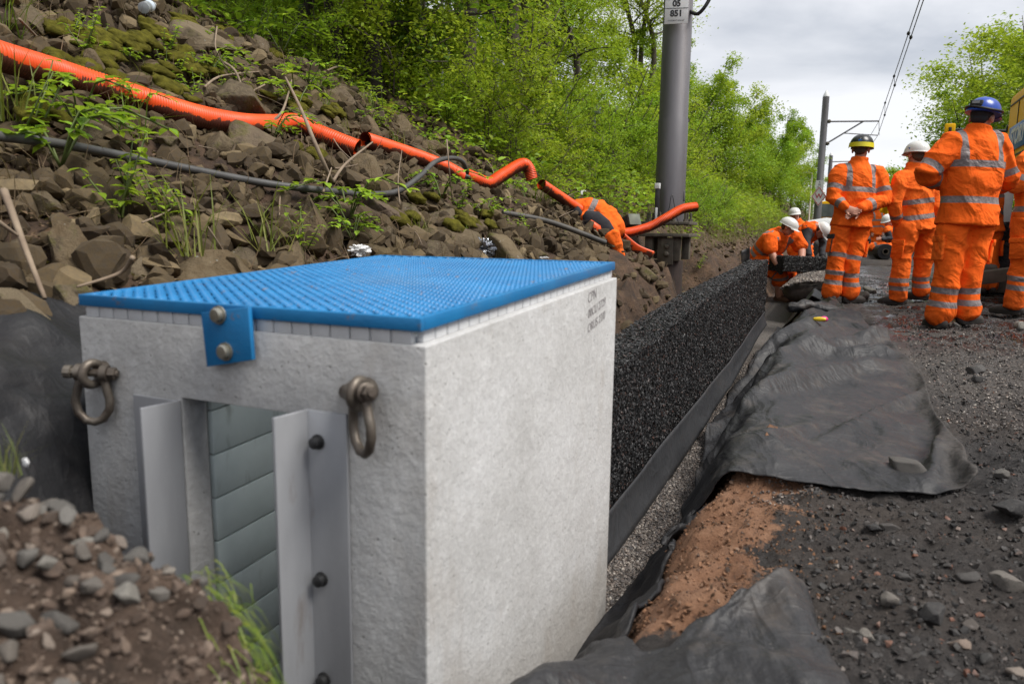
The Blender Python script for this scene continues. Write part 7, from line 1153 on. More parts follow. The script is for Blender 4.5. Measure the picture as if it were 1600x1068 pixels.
# ================================================================== VEGETATION
def tree_proto(seed, H, spread, leaf, n, r0, mats, low=.2, limbs=14, droop=0., lean=.12, multi=1, blossom=0, lsz=1., up=.55):
    rg = np.random.default_rng(seed); tb = MB(); tips = []
    for q in range(multi):
        az = rg.uniform(0, 6.28); ln = lean * H * (1.5 if multi > 1 else 1); base = np.array([math.cos(az), math.sin(az), 0]) * (.12 * q * H / 4)
        pts = [base, base + np.array([rg.normal(0, .02 * H), rg.normal(0, .02 * H), H * .3]), base + np.array([math.cos(az) * ln * .5 + rg.normal(0, .03 * H), math.sin(az) * ln * .5, H * .6]), base + np.array([math.cos(az) * ln, math.sin(az) * ln, H * .95])]
        path = smooth_path(pts, 10); rr = r0 / math.sqrt(multi); tb.tube(list(path), [max(.006, rr * (1 - .9 * k / 9)) for k in range(10)], 8)
        for k in range(limbs // multi):
            f = low + (.96 - low) * (k + rg.uniform(0, .8)) / (limbs // multi); i = min(int(f * 9), 8); p0 = path[i] + (path[i + 1] - path[i]) * (f * 9 - i) if f < .99 else path[9]
            a = rg.uniform(0, 6.28); L_ = spread * H * (1 - .55 * abs(f - .45) ** 1.2) * rg.uniform(.55, 1.05) * (1.15 - .6 * f); dr = nrm(np.array([math.cos(a), math.sin(a), up * rg.uniform(.3, 1.3)]))
            p1 = p0 + dr * L_ * .5 + rg.normal(0, .04 * L_, 3); p2 = p0 + dr * L_ + np.array([0, 0, -droop * L_]) + rg.normal(0, .06 * L_, 3); pth = smooth_path([p0, p1, p2], 6)
            tb.tube(list(pth), [max(.004, rr * .42 * (1 - f * .5) * (1 - .85 * j / 5)) for j in range(6)], 6); tips += [(p, L_) for p in pth[2:]]
            for _ in range(2):
                b0 = pth[int(rg.integers(2, 5))]; d2 = nrm(dr + rg.normal(0, .6, 3)); b1 = b0 + d2 * L_ * .45 + np.array([0, 0, -droop * L_ * .5]); tb.tube([b0, (b0 + b1) / 2 + rg.normal(0, .03 * L_, 3), b1], [.4 * rr * .25, .006, .004], 5); tips += [((b0 + b1) / 2, L_), (b1, L_)]
    cen = np.array([t_[0] for t_ in tips]); LL = np.array([t_[1] for t_ in tips]); cl = rg.integers(0, len(cen), n); cr_ = rg.uniform(0, 1, len(cen))
    P = cen[cl] + rg.normal(0, 1, (n, 3)) * (LL[cl] * .17)[:, None] * np.array([1, 1, .75 + droop]); P[:, 2] = np.maximum(P[:, 2], .03)
    sz = leaf * rg.uniform(.6, 1.25, n); rnd = np.clip(.55 * cr_[cl] + .45 * rg.uniform(0, 1, n), 0, .999)
    rots = rand_rots(n, 1.25, rg)
    if droop > .3: rots = np.array(Matrix.Rotation(-1.0, 3, 'X'))[None] @ rots
    crown = scatter(LEAF, P, sz, rots, rnd, 'crown', mats[1]); trunk = tb.mesh('trunk', mats[0]); shade(trunk)
    bl = None
    if blossom: m_ = blossom; c2 = rg.integers(0, len(cen), m_); sel = cr_[c2] > .45; Pb = cen[c2] + rg.normal(0, 1, (m_, 3)) * (LL[c2] * .16)[:, None]; bl = scatter(PEB, Pb[sel], rg.uniform(.03, .08, m_)[sel] * lsz, rand_rots(m_)[sel], rg.uniform(0, 1, m_)[sel], 'blossom', M_BLOSSOM)
    return dict(trunk=trunk, crown=crown, blossom=bl, H=H)
def put_tree(pr, P, H, label, group, name='tree', cat='tree', rot=None, wide=1.):
    o = empty(name, P, (0, 0, random.uniform(0, 6.28) if rot is None else rot)); k = H / pr['H']; o.scale = (k * wide, k * wide, k); tag(o, label, cat, group)
    for nm in ('trunk', 'crown', 'blossom'):
        if pr.get(nm) is not None: link({'trunk': 'trunk', 'crown': 'crown', 'blossom': 'blossom'}[nm] if cat == 'tree' else {'trunk': 'stem', 'crown': 'foliage', 'blossom': 'blossom'}[nm], pr[nm], o)
    return o
TB = (M_BARK, M_LEAFY)
MAPLE = [tree_proto(1 + k, 6.5, .36, .085, 7500, .12, (M_BARKD if k % 2 else M_BARK, [M_LEAFY, M_LEAFM][k % 2]), .30, 20, .05) for k in range(3)]
DARKT = [tree_proto(11 + k, 6.0, .36, .08, 10000, .10, (M_BARKD, M_LEAFSHADE if k == 0 else M_LEAFM), .15, 18, .05) for k in range(2)]  # first one has thicket shade coloured into its leaves
BUSH = [tree_proto(21 + k, 4.0, .42, .085, 12000, .05, (M_BARK, [M_LEAFY, M_LEAFM, M_LEAFY][k]), .05, 24, 0., .25, 3) for k in range(3)]
FARB = [tree_proto(31 + k, 5.0, .42, .13, 8000, .07, (M_BARK, [M_LEAFY, M_LEAFM, M_LEAFB][k]), .05, 24, 0., .2, 2) for k in range(3)]
TALL = [tree_proto(71 + k, 8.0, .40, .125, 17000, .11, (M_BARK, [M_LEAFM, M_LEAFY][k]), .04, 28, 0., .15, 2) for k in range(2)]
BIRCH = [tree_proto(41, 10., .22, .17, 6500, .10, (M_BARK, M_LEAFM), .2, 26, .55, .05, 1, up=.9)]
HAW = [tree_proto(51, 5.0, .42, .12, 5200, .08, (M_BARKD, M_LEAFM), .08, 24, 0., .15, 2, blossom=1800, lsz=1.1)]
SHRUB = [tree_proto(61 + k, 1.4, .50, .052, 2400, .016, (M_BARK, [M_LEAFM, M_LEAFB, M_LEAFY][k]), .05, 18, 0., .3, 3) for k in range(3)]
GT = 'trees and tall bushes on the left embankment'
# trunks one can see in the wood, from the picture
wood = [(588, 112, 5.2, 1, 'dark leaning tree at the shady upper end of the embankment'), (640, 112, 6.5, 1, 'thick dark trunked tree at the edge of the shady thicket'), (722, 128, 6.2, 0, 'slim grey trunked tree left of the twin brown trunks'),
        (812, 142, 7.0, 0, 'brown twin trunked tree in the middle of the wood'), (826, 138, 6.6, 0, 'second brown trunk growing right beside the twin trunked tree'), (855, 146, 6.0, 2, 'crooked dark trunk bending right behind the twin trunks'), (985, 118, 6.6, 0, 'left of three slim bare trunks near the mast'),
        (1002, 116, 6.4, 2, 'middle of three slim bare trunks near the mast'), (1014, 118, 6.4, 0, 'slim bare trunk closest to the big mast'), (530, 78, 5.0, 1, 'dark bushy tree at the top left of the thicket'), (470, 40, 4.5, 1, 'dark tree overhanging the mossy stones'), (910, 140, 5.5, 2, 'yellow green tree spreading between the crooked trunk and the slim ones')]
for k, (x, y, H, kind, lb) in enumerate(wood):
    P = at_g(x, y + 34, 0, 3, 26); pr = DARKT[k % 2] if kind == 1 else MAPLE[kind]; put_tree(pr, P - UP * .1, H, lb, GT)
rg = np.random.default_rng(77)
for k in range(20):
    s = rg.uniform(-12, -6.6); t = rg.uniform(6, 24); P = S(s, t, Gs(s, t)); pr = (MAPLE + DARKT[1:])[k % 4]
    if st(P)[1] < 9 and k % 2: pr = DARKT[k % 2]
    put_tree(pr, P - UP * .1, rg.uniform(4.5, 7.5), ['yellow green leafy tree deep in the embankment wood', 'mid green leafy tree deep in the embankment wood'][k % 2], GT)
rg = np.random.default_rng(78)
for k in range(30):
    t = 20 + 34 * (k / 30) ** 1.3; s = rg.uniform(-11, -7.5) + (2.2 if t > 24 else 0); P = S(s, t, Gs(s, t)); put_tree(BUSH[k % 3], P - UP * .15, rg.uniform(3.0, 4.6) * (1 if t < 25 else .5), ['yellow green bush along the top of the embankment', 'mid green bush along the top of the embankment', 'bright bush along the top of the embankment'][k % 3], GT, wide=1.15)
edge = [(1078, 240, 92), (1096, 268, 100), (1112, 280, 118), (1128, 286, 130), (1143, 292, 128), (1160, 300, 138), (1176, 306, 158), (1192, 314, 152), (1206, 320, 176), (1220, 326, 182), (1234, 332, 200), (1247, 338, 225), (1258, 344, 255), (1066, 250, 130), (1050, 215, 80), (1030, 190, 60)]
for k, (x, yb, yt) in enumerate(edge):
    P = at_g(x, yb, 0, 4, 60); H = at_d(x, yt, P[1])[2] - P[2]; far = P[1] > 30; pr = (FARB if far else BUSH)[k % 3]; lb = 'bright green bush in the row above the trench, right of the mast'; nm = 'tree'
    if k == 2 or k == 0: pr = HAW[0]; lb = 'hawthorn bush with white blossom right of the mast' if k == 2 else 'hawthorn bush with white blossom just behind the mast'
    put_tree(pr, P - UP * .15, max(H, 1.) * (1.0 if k < 4 or k > 12 else .82), lb, GT, wide=1.0)
for x, yb, yt, d_, lb in ((1216, 335, 168, 52, 'tall drooping birch at the far end of the embankment bushes'), (1236, 338, 182, 60, 'second drooping birch, nearer to the signed mast'), (1190, 320, 150, 40, 'birch rising above the bright bushes')):
    P = at_d(x, yb, d_); s, t, _ = st(P); P[2] = Gs(s, t); put_tree(BIRCH[0], P, at_d(x, yt, d_)[2] - P[2], lb, GT)
GR = 'trees beyond the track on the right'
for k, (x, yt, d_, lb, pr) in enumerate([(1490, 240, 46, 'low bright tree left of the tallest worker', FARB[2]), (1520, 190, 38, 'bright green tree behind the tallest worker', TALL[1]), (1548, 128, 31, 'tall leafy tree above the blue helmet', TALL[0]), (1556, 84, 27, 'taller leafy tree left of the yellow machine', TALL[1]), (1592, 48, 25, 'tallest tree at the right picture edge', TALL[0]),
        (1640, 30, 23, 'leafy tree cut by the right picture edge', TALL[1]), (1548, 150, 24, 'hawthorn with white blossom beside the yellow machine', HAW[0]), (1585, 128, 22, 'hawthorn with white blossom above the yellow machine', HAW[0]), (1404, 238, 72, 'far pale green tree between two workers', FARB[2]), (1428, 262, 64, 'far green tree behind the white helmet', FARB[1]), (1384, 296, 84, 'low far tree right of the clasped hands worker', FARB[0]), (1452, 300, 55, 'low green bush behind the white helmet', FARB[2]), (1512, 215, 36, 'bushy tree filling the gap left of the tallest worker', TALL[0]), (1540, 150, 30, 'bushy tree right behind the blue helmet', TALL[1]), (1572, 62, 26, 'dense tree just left of the tallest one', TALL[0]), (1605, 90, 27, 'dense tree behind the yellow machine', TALL[1]), (1478, 268, 50, 'small bushy tree beside the white helmet', FARB[1]), (1492, 262, 40, 'dense bush behind the tallest worker', FARB[1]), (1510, 230, 33, 'wide green bush behind the tallest worker', TALL[0]), (1365, 318, 95, 'farthest low tree beside the yellow machine with a cab', FARB[1]), (1340, 325, 100, 'farthest low tree behind the clasped hands worker', FARB[0]), (1310, 330, 105, 'farthest low bush between mast and worker', FARB[2])]):
    P = at_d(x, 350, d_); s, t, _ = st(P); P[2] = Gs(s, t); put_tree(pr, P, (at_d(x, yt, d_)[2] - P[2]) * 1.05, lb, GR, wide=1.15)

# shrubs and weeds over the bank
rg = np.random.default_rng(88); nsh = 0
for k in range(900):
    if nsh >= 84: break
    s = rg.uniform(-7.5, -2.0); t = rg.uniform(4.6, 19)
    if t < rock_tmax(s) + .2 or (s > -2.6 and t < 11) or (s < -3.7 and t > 7.2 and k % 5): continue
    P = S(s, t, Gs(s, t))
    if not inframe(P[None], 40)[0] or hides(P[None] + UP * .2, .3)[0]: continue
    nsh += 1; H = rg.uniform(.5, 1.7) * (1 if s < -3.0 else .5) * (.6 if s < -4.4 else 1); put_tree(SHRUB[nsh % 3], P - UP * .03, H, ['leafy mid green shrub on the embankment', 'fresh bright green shrub on the embankment', 'yellowish green shrub on the embankment'][nsh % 3], 'shrubs on the embankment', 'shrub', 'shrub')
def weed_proto(kind, seed):
    rg = np.random.default_rng(seed); sb = MB(); LP, LS, LR = [], [], []
    def leaf(p, yaw, pitch, sz): LP.append(p); LS.append(sz); LR.append(np.array(Matrix.Rotation(yaw, 3, 'Z') @ Matrix.Rotation(pitch, 3, 'X')))
    if kind == 'bramble':
        for q in range(6):
            a = rg.uniform(0, 6.28); L_ = rg.uniform(.16, .38); d_ = np.array([math.cos(a), math.sin(a), 0]); pts = [np.zeros(3), d_ * L_ * .4 + UP * L_ * .6, d_ * L_ + UP * L_ * .45]; pth = smooth_path(pts, 7); sb.tube(list(pth), [.004] * 7, 5)
            for p in pth[2:]:
                for j in range(3): leaf(p + UP * .005, a - 1.57 + (j - 1) * 1.1 + rg.normal(0, .3), rg.uniform(-.5, .35), rg.uniform(.042, .066))
    elif kind == 'nettle':
        for q in range(4):
            a = rg.uniform(0, 6.28); L_ = rg.uniform(.14, .28); top = np.array([math.cos(a) * .1, math.sin(a) * .1, L_]); b_ = rg.normal(0, .03, 3) * [1, 1, 0]; sb.tube([b_, b_ + top * .5, b_ + top], [.004, .0035, .002], 5)
            for j in range(6):
                for sgn in (0, math.pi): leaf(b_ + top * (.2 + .16 * j), a + j * 1.57 + sgn, rg.uniform(-.5, .2), rg.uniform(.035, .06) * (1 - .06 * j))
    elif kind == 'fern':
        for q in range(8):
            a = q * .785 + rg.normal(0, .2); d_ = np.array([math.cos(a), math.sin(a), 0]); L_ = rg.uniform(.45, .65); pth = smooth_path([np.zeros(3), d_ * L_ * .35 + UP * L_ * .75, d_ * L_ * .85 + UP * L_ * .75], 16); sb.tube(list(pth), [.004] * 16, 5)
            for j, p in enumerate(pth[2:]):
                for sg in (-1, 1): leaf(p, a - 1.57 + sg * 1.4, .1, .11 * math.sin(math.pi * (j + 2) / 17.5) + .02)
    else:
        for q in range(26): a = rg.uniform(0, 6.28); LP.append(rg.normal(0, .03, 3) * [1, 1, 0]); LS.append(rg.uniform(.10, .27)); LR.append(np.array(Matrix.Rotation(a, 3, 'Z') @ Matrix.Rotation(rg.uniform(-.5, .25), 3, 'X')))
    n = len(LP); tm = BLADE if kind == 'grass' else LEAF2
    cr = scatter(tm, np.array(LP), np.array(LS), np.array(LR), rg.uniform(0, 1, n), 'foliage', M_GRASS if kind == 'grass' else (M_LEAFB if kind in ('bramble', 'fern') else M_LEAFM))
    st_ = None
    if sb.v: st_ = sb.mesh('stem', M_STEM); shade(st_)
    return dict(trunk=st_, crown=cr, H=1.)
WEED = {k: [weed_proto(k, 5 + i) for i in range(3)] for k in ('bramble', 'nettle', 'fern', 'grass')}
def weed(kind, x, y, k, label, lift=.04, P=None, i=0):
    P = at_g(x, y, lift) if P is None else P; o = put_tree(WEED[kind][i % 3], P, k, label, 'weeds between the embankment stones', {'bramble': 'bramble', 'nettle': 'nettle', 'fern': 'fern', 'grass': 'grass_tuft'}[kind], {'bramble': 'bramble', 'nettle': 'weed', 'fern': 'fern', 'grass': 'grass tuft'}[kind]); return o
for k, (kind, x, y, sc_, lb) in enumerate([('bramble', 95, 262, 1.0, 'bright leaved weed under the grey cable near the picture edge'), ('grass', 20, 190, 1.2, 'grass tuft at the picture edge between duct and cable'), ('nettle', 45, 215, 1., 'leafy weed at the picture edge just above the cable'), ('bramble', 125, 205, .8, 'weed above the grey cable at the left'), ('grass', 205, 222, 1.1, 'grass tuft hanging over the grey cable'), ('grass', 12, 60, 1.2, 'grass tuft at the upper left picture edge'),
        ('nettle', 190, 340, 1.0, 'upright weed in the middle of the rubble'), ('nettle', 235, 330, .8, 'smaller upright weed right of the tall one'), ('bramble', 545, 350, .9, 'bright bramble below the grey cable'), ('bramble', 552, 378, .7, 'bramble leaves beside the white tissue'), ('bramble', 425, 222, .7, 'dark leaved bramble hanging below the orange duct'), ('bramble', 462, 178, 1.0, 'bramble over the bend of the orange duct'), ('bramble', 480, 145, .9, 'bramble patch above the leaning dead stick'),
        ('grass', 300, 400, 1.2, 'grass tuft right behind the grating corner'), ('grass', 420, 392, 1.1, 'grass tuft behind the middle of the grating'), ('nettle', 475, 392, .7, 'small weed behind the middle of the grating'), ('nettle', 290, 360, .8, 'weed with round leaves above the grating corner'), ('bramble', 690, 312, .8, 'bramble under the loop of the grey cable'), ('nettle', 720, 330, .8, 'weed left of the mossy stone'), ('bramble', 760, 345, .7, 'bramble right of the mossy stone'), ('grass', 835, 315, 1.2, 'grass tuft under the duct gap'), ('grass', 860, 320, 1.2, 'grass tuft left of the hung jacket'),
        ('nettle', 820, 370, .7, 'weed below the old dark pipe'), ('fern', 690, 130, 1.6, 'large fern in front of the wood'), ('fern', 740, 120, 1.5, 'fern left of the twin trunks'), ('fern', 655, 150, 1.2, 'smaller fern at the edge of the stones'), ('fern', 545, 95, 1.0, 'fern at the shady upper edge of the stones'), ('nettle', 600, 190, 1., 'weed where stones give way to greenery'), ('bramble', 640, 160, 1.2, 'bramble mound where stones give way to greenery'), ('bramble', 700, 205, 1.3, 'bramble above the looping cable'), ('bramble', 760, 240, 1.2, 'bramble above the kinked duct'), ('bramble', 880, 275, 1.1, 'bramble above the duct left of the jacket'),
        ('nettle', 960, 300, 1.0, 'weed above the hung jacket'), ('grass', 950, 325, 1.1, 'grass tuft right above the hung jacket'), ('bramble', 1105, 360, 1., 'bramble right of the mast foot'), ('nettle', 1090, 420, .7, 'small plant growing from the soil face'), ('grass', 372, 30, 1.2, 'grass tuft well right of the plastic bottle'), ('nettle', 400, 60, 1.1, 'weed at the upper edge of the stones'), ('bramble', 440, 85, 1.3, 'bramble at the upper edge of the stones'), ('nettle', 370, 130, .7, 'thin weed beside the pile of dead stems'), ('bramble', 215, 180, .6, 'little bramble over the muddy duct')]):
    weed(kind, x, y, sc_, lb, i=k)
rg = np.random.default_rng(99)
for k in range(150):
    s = rg.uniform(-5.2, -1.8); t = rg.uniform(.3, 7.5); P = S(s, t, Gs(s, t) + .04)
    if not inframe(P[None], 0)[0] or hides(P[None] + UP * .12, .16)[0] or t > rock_tmax(s) + .5 or px(P)[1] > 400: continue
    kd = ('bramble', 'grass', 'nettle', 'grass')[k % 4]; weed(kd, 0, 0, rg.uniform(.4, .8), {'bramble': 'small bramble sprig between the rubble stones', 'grass': 'thin grass tuft between the rubble stones', 'nettle': 'small weed between the rubble stones'}[kd], P=P, i=k)
# ground cover nobody could count
def cover(name, label, n, srange, trange, size, temps, mat, hgt, flt, seed, tilt=1.0):
    rg = np.random.default_rng(seed); s = rg.uniform(*srange, n); t = trange[0] * (trange[1] / trange[0]) ** rg.uniform(0, 1, n); ok = flt(s, t, rg); s, t = s[ok], t[ok]; z = G(s, t); cl = np.clip(fbm(s * 1.7, t * 1.7, None, 3, seed) * .9 + .45, 0, 1.2)
    P = s[:, None] * NS + t[:, None] * D + (z + rg.uniform(0, 1, len(s)) ** 1.3 * hgt * cl)[:, None] * UP; ok = inframe(P, 40) & (rg.uniform(0, 1, len(s)) < .25 + cl); ok &= ~hides(P, .04); P = P[ok]; n = len(P); d_ = np.clip(P[:, 1] / 9, .9, 2.4)
    return tag(link(name, scatter(temps, P, size * rg.uniform(.6, 1.3, n) * d_, rand_rots(n, tilt, rg), np.clip(.5 * rg.uniform(0, 1, n) + .5 * np.clip(fbm(P[:, 0] * 3, P[:, 1] * 3, P[:, 2] * 3, 2, seed) * .6 + .5, 0, 1), 0, .999), name, mat)), label, kind='stuff')
beyond = lambda s, t, r: t > rock_tmax(s) + r.normal(0, .45, len(s))
cover('undergrowth', 'low bright green undergrowth covering the embankment', 82000, (-11, -1.75), (2.8, 40), .062, LEAF, M_LEAFM, .45, lambda s, t, r: beyond(s, t, r) & ((s < -2.3 - .4 * r.uniform(0, 1, len(s))) | (r.uniform(0, 1, len(s)) < .25)), 5)
cover('undergrowth', 'yellow green undergrowth mixed over the embankment', 42000, (-10, -2.3), (3.2, 30), .055, LEAF, M_LEAFY, .40, lambda s, t, r: beyond(s, t, r), 6)
cover('undergrowth', 'broad leaved herbs at the upper edge of the stones', 9000, (-6.5, -2.2), (4.2, 10.5), .085, LEAF2, M_LEAFB, .32, lambda s, t, r: beyond(s, t, r), 15, .8)
cover('grass', 'thin grass on the slope beyond the mast', 26000, (-4.2, -1.7), (7.5, 40), .14, BLADE, M_GRASS, .03, lambda s, t, r: r.uniform(0, 1, len(s)) < .8, 7, .6)
cover('leaf_litter', 'brown dead leaves and stalks between stones and on the soil face', 42000, (-6, -1.3), (.8, 16), .03, LEAF, M_STRAW, .03, lambda s, t, r: (r.uniform(0, 1, len(s)) < .6) & ~((s > -1.75) & (t < 2.3)), 8, .7)
cover('dry_grass', 'dry straw lying over the embankment soil', 14000, (-5, -1.35), (1, 14), .16, BLADE, M_STRAW, .03, lambda s, t, r: (r.uniform(0, 1, len(s)) < .7) & ~((s > -1.75) & (t < 2.3)), 9, 1.6)
cover('grass', 'grass on the right hand bank', 20000, (5, 16), (20, 90), .16, BLADE, M_GRASS, .04, lambda s, t, r: r.uniform(0, 1, len(s)) < .9, 10, .6)
cover('undergrowth', 'green undergrowth on the right hand bank', 26000, (5.2, 18), (18, 100), .10, LEAF, M_LEAFB, .8, lambda s, t, r: s > 4, 12)
# moss cushions
mp_ = []; mr_ = []
rg = np.random.default_rng(41)
for x, y, n_ in ((150, 62, 9), (215, 60, 9), (240, 50, 7), (180, 135, 8), (160, 90, 8), (75, 172, 4), (505, 232, 7), (455, 165, 6), (745, 345, 8), (560, 290, 4), (620, 310, 3), (90, 100, 6), (280, 140, 5), (350, 60, 5), (30, 130, 4), (400, 140, 4), (270, 100, 5), (330, 100, 5), (395, 85, 6), (520, 170, 5), (600, 170, 4), (100, 45, 6), (300, 40, 6), (640, 320, 3)):
    for _ in range(n_):
        P = at_g(x + rg.normal(0, 16), y + rg.normal(0, 9), .09); 
        if not hides(P[None], .07)[0]: mp_.append(P); mr_.append(rg.uniform(.05, .13))
mp_ = np.array(mp_); PB2 = []
for k in range(4):
    e = MB().ell((0, 0, 0), (.5, .5, .26), seg=12, rings=8); V = np.array(e.v); V *= (1 + .35 * fbm(V[:, 0] * 4 + k, V[:, 1] * 4, V[:, 2] * 4, 3, k))[:, None]; Ft = []
    for f in e.f: Ft += [(f[0], f[i], f[i + 1]) for i in range(1, len(f) - 1)]
    PB2.append((V, np.array(Ft)))
RB_ = np.array(BANKR)
tag(link('moss', scatter(PB2, mp_, np.array(mr_)[:, None] * np.array([[1.3, 1.0, .9]]), RB_[None] @ rand_rots(len(mp_), .3), rg.uniform(0, 1, len(mp_)), 'moss', M_MOSS, flat=False)), 'yellow green moss cushions on the upper stones', kind='stuff')
# dead stems and sticks
def stick(pix, r, label, lift=.12, taper=.5):
    P = [at_g(q[0], q[1], q[2] if len(q) > 2 else lift) for q in pix]; pth = smooth_path(P, 14); r = r * .62; tag(build(MB().tube(list(pth), [r * (1 - taper * k / 13) for k in range(14)], 7), 'dead_stick', M_STICK, ang=None), label, 'stick', 'dead sticks on the embankment')
for pix, r, lb in [([(519, 284, .10), (495, 230, .25), (470, 170, .32), (446, 121, .34)], .017, 'long pale stick leaning across the orange duct'), ([(520, 284, .10), (540, 256, .18), (582, 222, .26)], .013, 'pale stick meeting the long one in a V'), ([(424, 190, .1), (442, 172, .14), (456, 125, .2)], .013, 'pale curved stick standing behind the duct bend'),
        ([(339, 42, .2), (337, 75, .2), (352, 104, .15), (368, 118, .1)], .009, 'thin bent stem beside the flat-topped boulder'), ([(350, 98, .15), (368, 112, .15), (384, 152, .08)], .014, 'short thick stem in the pile of dead stems'), ([(320, 136, .1), (346, 119, .12), (405, 112, .12)], .011, 'crossing stem lying in the pile of dead stems'), ([(394, 143, .1), (433, 122, .16)], .011, 'short straight stem right of the pile of dead stems'),
        ([(6, 298, .16), (18, 330, .15), (44, 400, .12), (70, 466, .08)], .016, 'long pale stick at the left picture edge'), ([(-5, 345, .2), (28, 368, .16)], .010, 'short stick crossing the one at the picture edge'), ([(207, 402, .2), (188, 426, .12), (120, 448, .08)], .010, 'brown stick lying behind the grating corner'), ([(698, 218, .45), (702, 265, .3), (706, 310, .1)], .008, 'thin upright stalk in front of the orange duct'), ([(506, 113, .1), (530, 104, .14), (556, 109, .1)], .014, 'pale curved stick below the shady thicket'),
        ([(30, 30, .2), (60, 60, .1), (90, 92, .1)], .010, 'dry stalk in the upper left corner'), ([(455, 250, .1), (440, 290, .08), (436, 345, .06)], .007, 'thin dead stalk crossing the grey cable'), ([(505, 300, .16), (518, 262, .22)], .008, 'little pale stick standing before the grey cable'), ([(625, 320, .1), (622, 280, .2), (628, 235, .3)], .006, 'thin upright stalk below the second duct piece'), ([(760, 250, .12), (770, 265, .1), (772, 290, .05)], .006, 'dead twig over the kinked duct')]: stick(pix, r, lb)
rg = np.random.default_rng(51)
for k in range(44):
    x, y = rg.uniform(200, 940), rg.uniform(110, 400)
    if y > 395 - (x < 420) * 0 or y < 60 + (x - 330) * .35 * (x > 330) : continue
    a = rg.uniform(-.6, 1.2); L_ = rg.uniform(30, 75); P0 = at_g(x, y, .06)
    if hides(P0[None], .1)[0]: continue
    stick([(x, y, rg.uniform(.05, .16)), (x + L_ * .5 * math.cos(a) + rg.normal(0, 5), y + L_ * .5 * math.sin(a), .1), (x + L_ * math.cos(a), y + L_ * math.sin(a), rg.uniform(.04, .14))], rg.uniform(.003, .006), 'thin dead stem lying across the rubble', .1)
# grass by the spoil heap
rg = np.random.default_rng(61); gt = empty('grass_tuft', S(-.62, .60, .29)); tag(gt, 'drooping grass tuft on the edge of the spoil heap beside the chamber opening', 'grass tuft'); V, F_, R_ = [], [], []
for k in range(280):
    u = rg.uniform(0, 1) ** .8; s0 = -.685 + .15 * u + rg.normal(0, .01); t0 = .60 + rg.normal(0, .02) - .04 * u; z0 = float(np.interp(s0, [-.70, -.65, -.59, -.53], [.335, .31, .255, .17])); L_ = rg.uniform(.035, .12); az = rg.normal(.2, 1.0); dx = np.array([math.cos(az), math.sin(az), 0]); dW = NS * dx[0] + D * dx[1] * .6; w0 = rg.uniform(.0006, .0014); sd_ = np.cross(nrm(dW), UP) * w0; b = len(V)
    for j in range(6):
        f = j / 5; p = S(s0, t0, z0) + dW * L_ * (f * .75) + UP * (L_ * (.55 * f - 1.25 * f * f * rg.uniform(.9, 1.1))); ww = (1 - f) ** .6; V += [p - sd_ * ww - np.array(gt.location), p + sd_ * ww - np.array(gt.location)]; R_ += [min(.99, .15 + .8 * rg.uniform() * (1 - f * .3) + .2 * (1 - u))] * 2
    for j in range(5): q = b + 2 * j; F_ += [(q, q + 1, q + 3), (q, q + 3, q + 2)]
link('blades', fast_mesh('blades', V, F_, M_GRASS, R_), gt)
P = at_d(15, 745, .86); o = weed('grass', 0, 0, .28, 'small grass sprig on top of the spoil heap at the picture edge', P=P, i=1)
mb = MB(); q = at_d(40, 722, .85)
for k in range(5): a = k * 1.256; mb.ell(q + NS * .003 * math.cos(a) + UP * .003 * math.sin(a), (.0025, .0016, .003), seg=8, rings=5)
tag(build(mb, 'white_flower', M_WHITE, ang=None), 'tiny white flower beside the grass sprig on the spoil heap', 'flower')
# ivy-like fern leaf near the shade
# small grey monitoring boxes on posts
for x, y, lb in ((690, 84, 'grey monitoring box on a post beside the fern, highest of the five'), (778, 100, 'grey monitoring box left of the twin trunks'), (886, 146, 'grey monitoring box below the crooked trunk'), (929, 172, 'pale monitoring box left of another one near the mast'), (958, 174, 'pale monitoring box closest to the mast')):
    d_ = {690: 8.6, 778: 11, 886: 11.5, 929: 12, 958: 12}[x]; P = at_d(x, y, d_); s, t, z = st(P); zb_ = Gs(s, t); m = empty('monitor_box', S(s, t, zb_)); tag(m, lb, 'monitoring box', 'monitoring boxes on posts in the embankment wood')
    pch(build(MB().tube([S(s, t, min(zb_, z - .4) - .1), S(s, t, z + .06)], .022, 8), 'post', M_GREYBOX), m); pch(build(MB().box(P + NS * .05 - D * .02, (.10, .08, .13), R3), 'box', M_GREYBOX, bevel=.008), m)

# ================================================================== PEOPLE
def seg_d(V, a, b):
    ab = b - a; u = np.clip(((V - a) @ ab) / (ab @ ab), 0, 1); return np.linalg.norm(V - (a + u[:, None] * ab), axis=1), u
def lerp(a, b, f): return a + (b - a) * f
def orient(up, fwd):
    u = nrm(up); f = nrm(fwd - u * (fwd @ u)); r = np.cross(f, u); return np.stack([r, f, u], 1)
def garment(mb, name, mat, parent, base, voxel, tapefn=None, wr=.008, it=5, dirt=None, seed=0, fr=7.):
    r, V, Nn = remesh(mb, voxel, it); q = V - base
    k = fbm(q[:, 0] * fr + seed, q[:, 1] * fr, q[:, 2] * fr * .8, 3, seed); rd = (1 - np.abs(vnoise(q[:, 0] * fr * 1.1 + q[:, 2] * 3 + seed, q[:, 1] * fr * .8, q[:, 2] * fr * 1.5, seed + 5))) ** 3
    V2 = V + Nn * ((k * .7 + (rd - .3) * 1.0) * wr)[:, None]
    r.vertices.foreach_set("co", (V2 - base).astype(np.float32).ravel()); r.materials.append(mat); shade(r)
    put_attr(r, 'tape', tapefn(V) if tapefn else np.full(len(V), -1.)); put_attr(r, 'dirt', dirt(V) if dirt else np.zeros(len(V)))
    return link(name, r, parent)
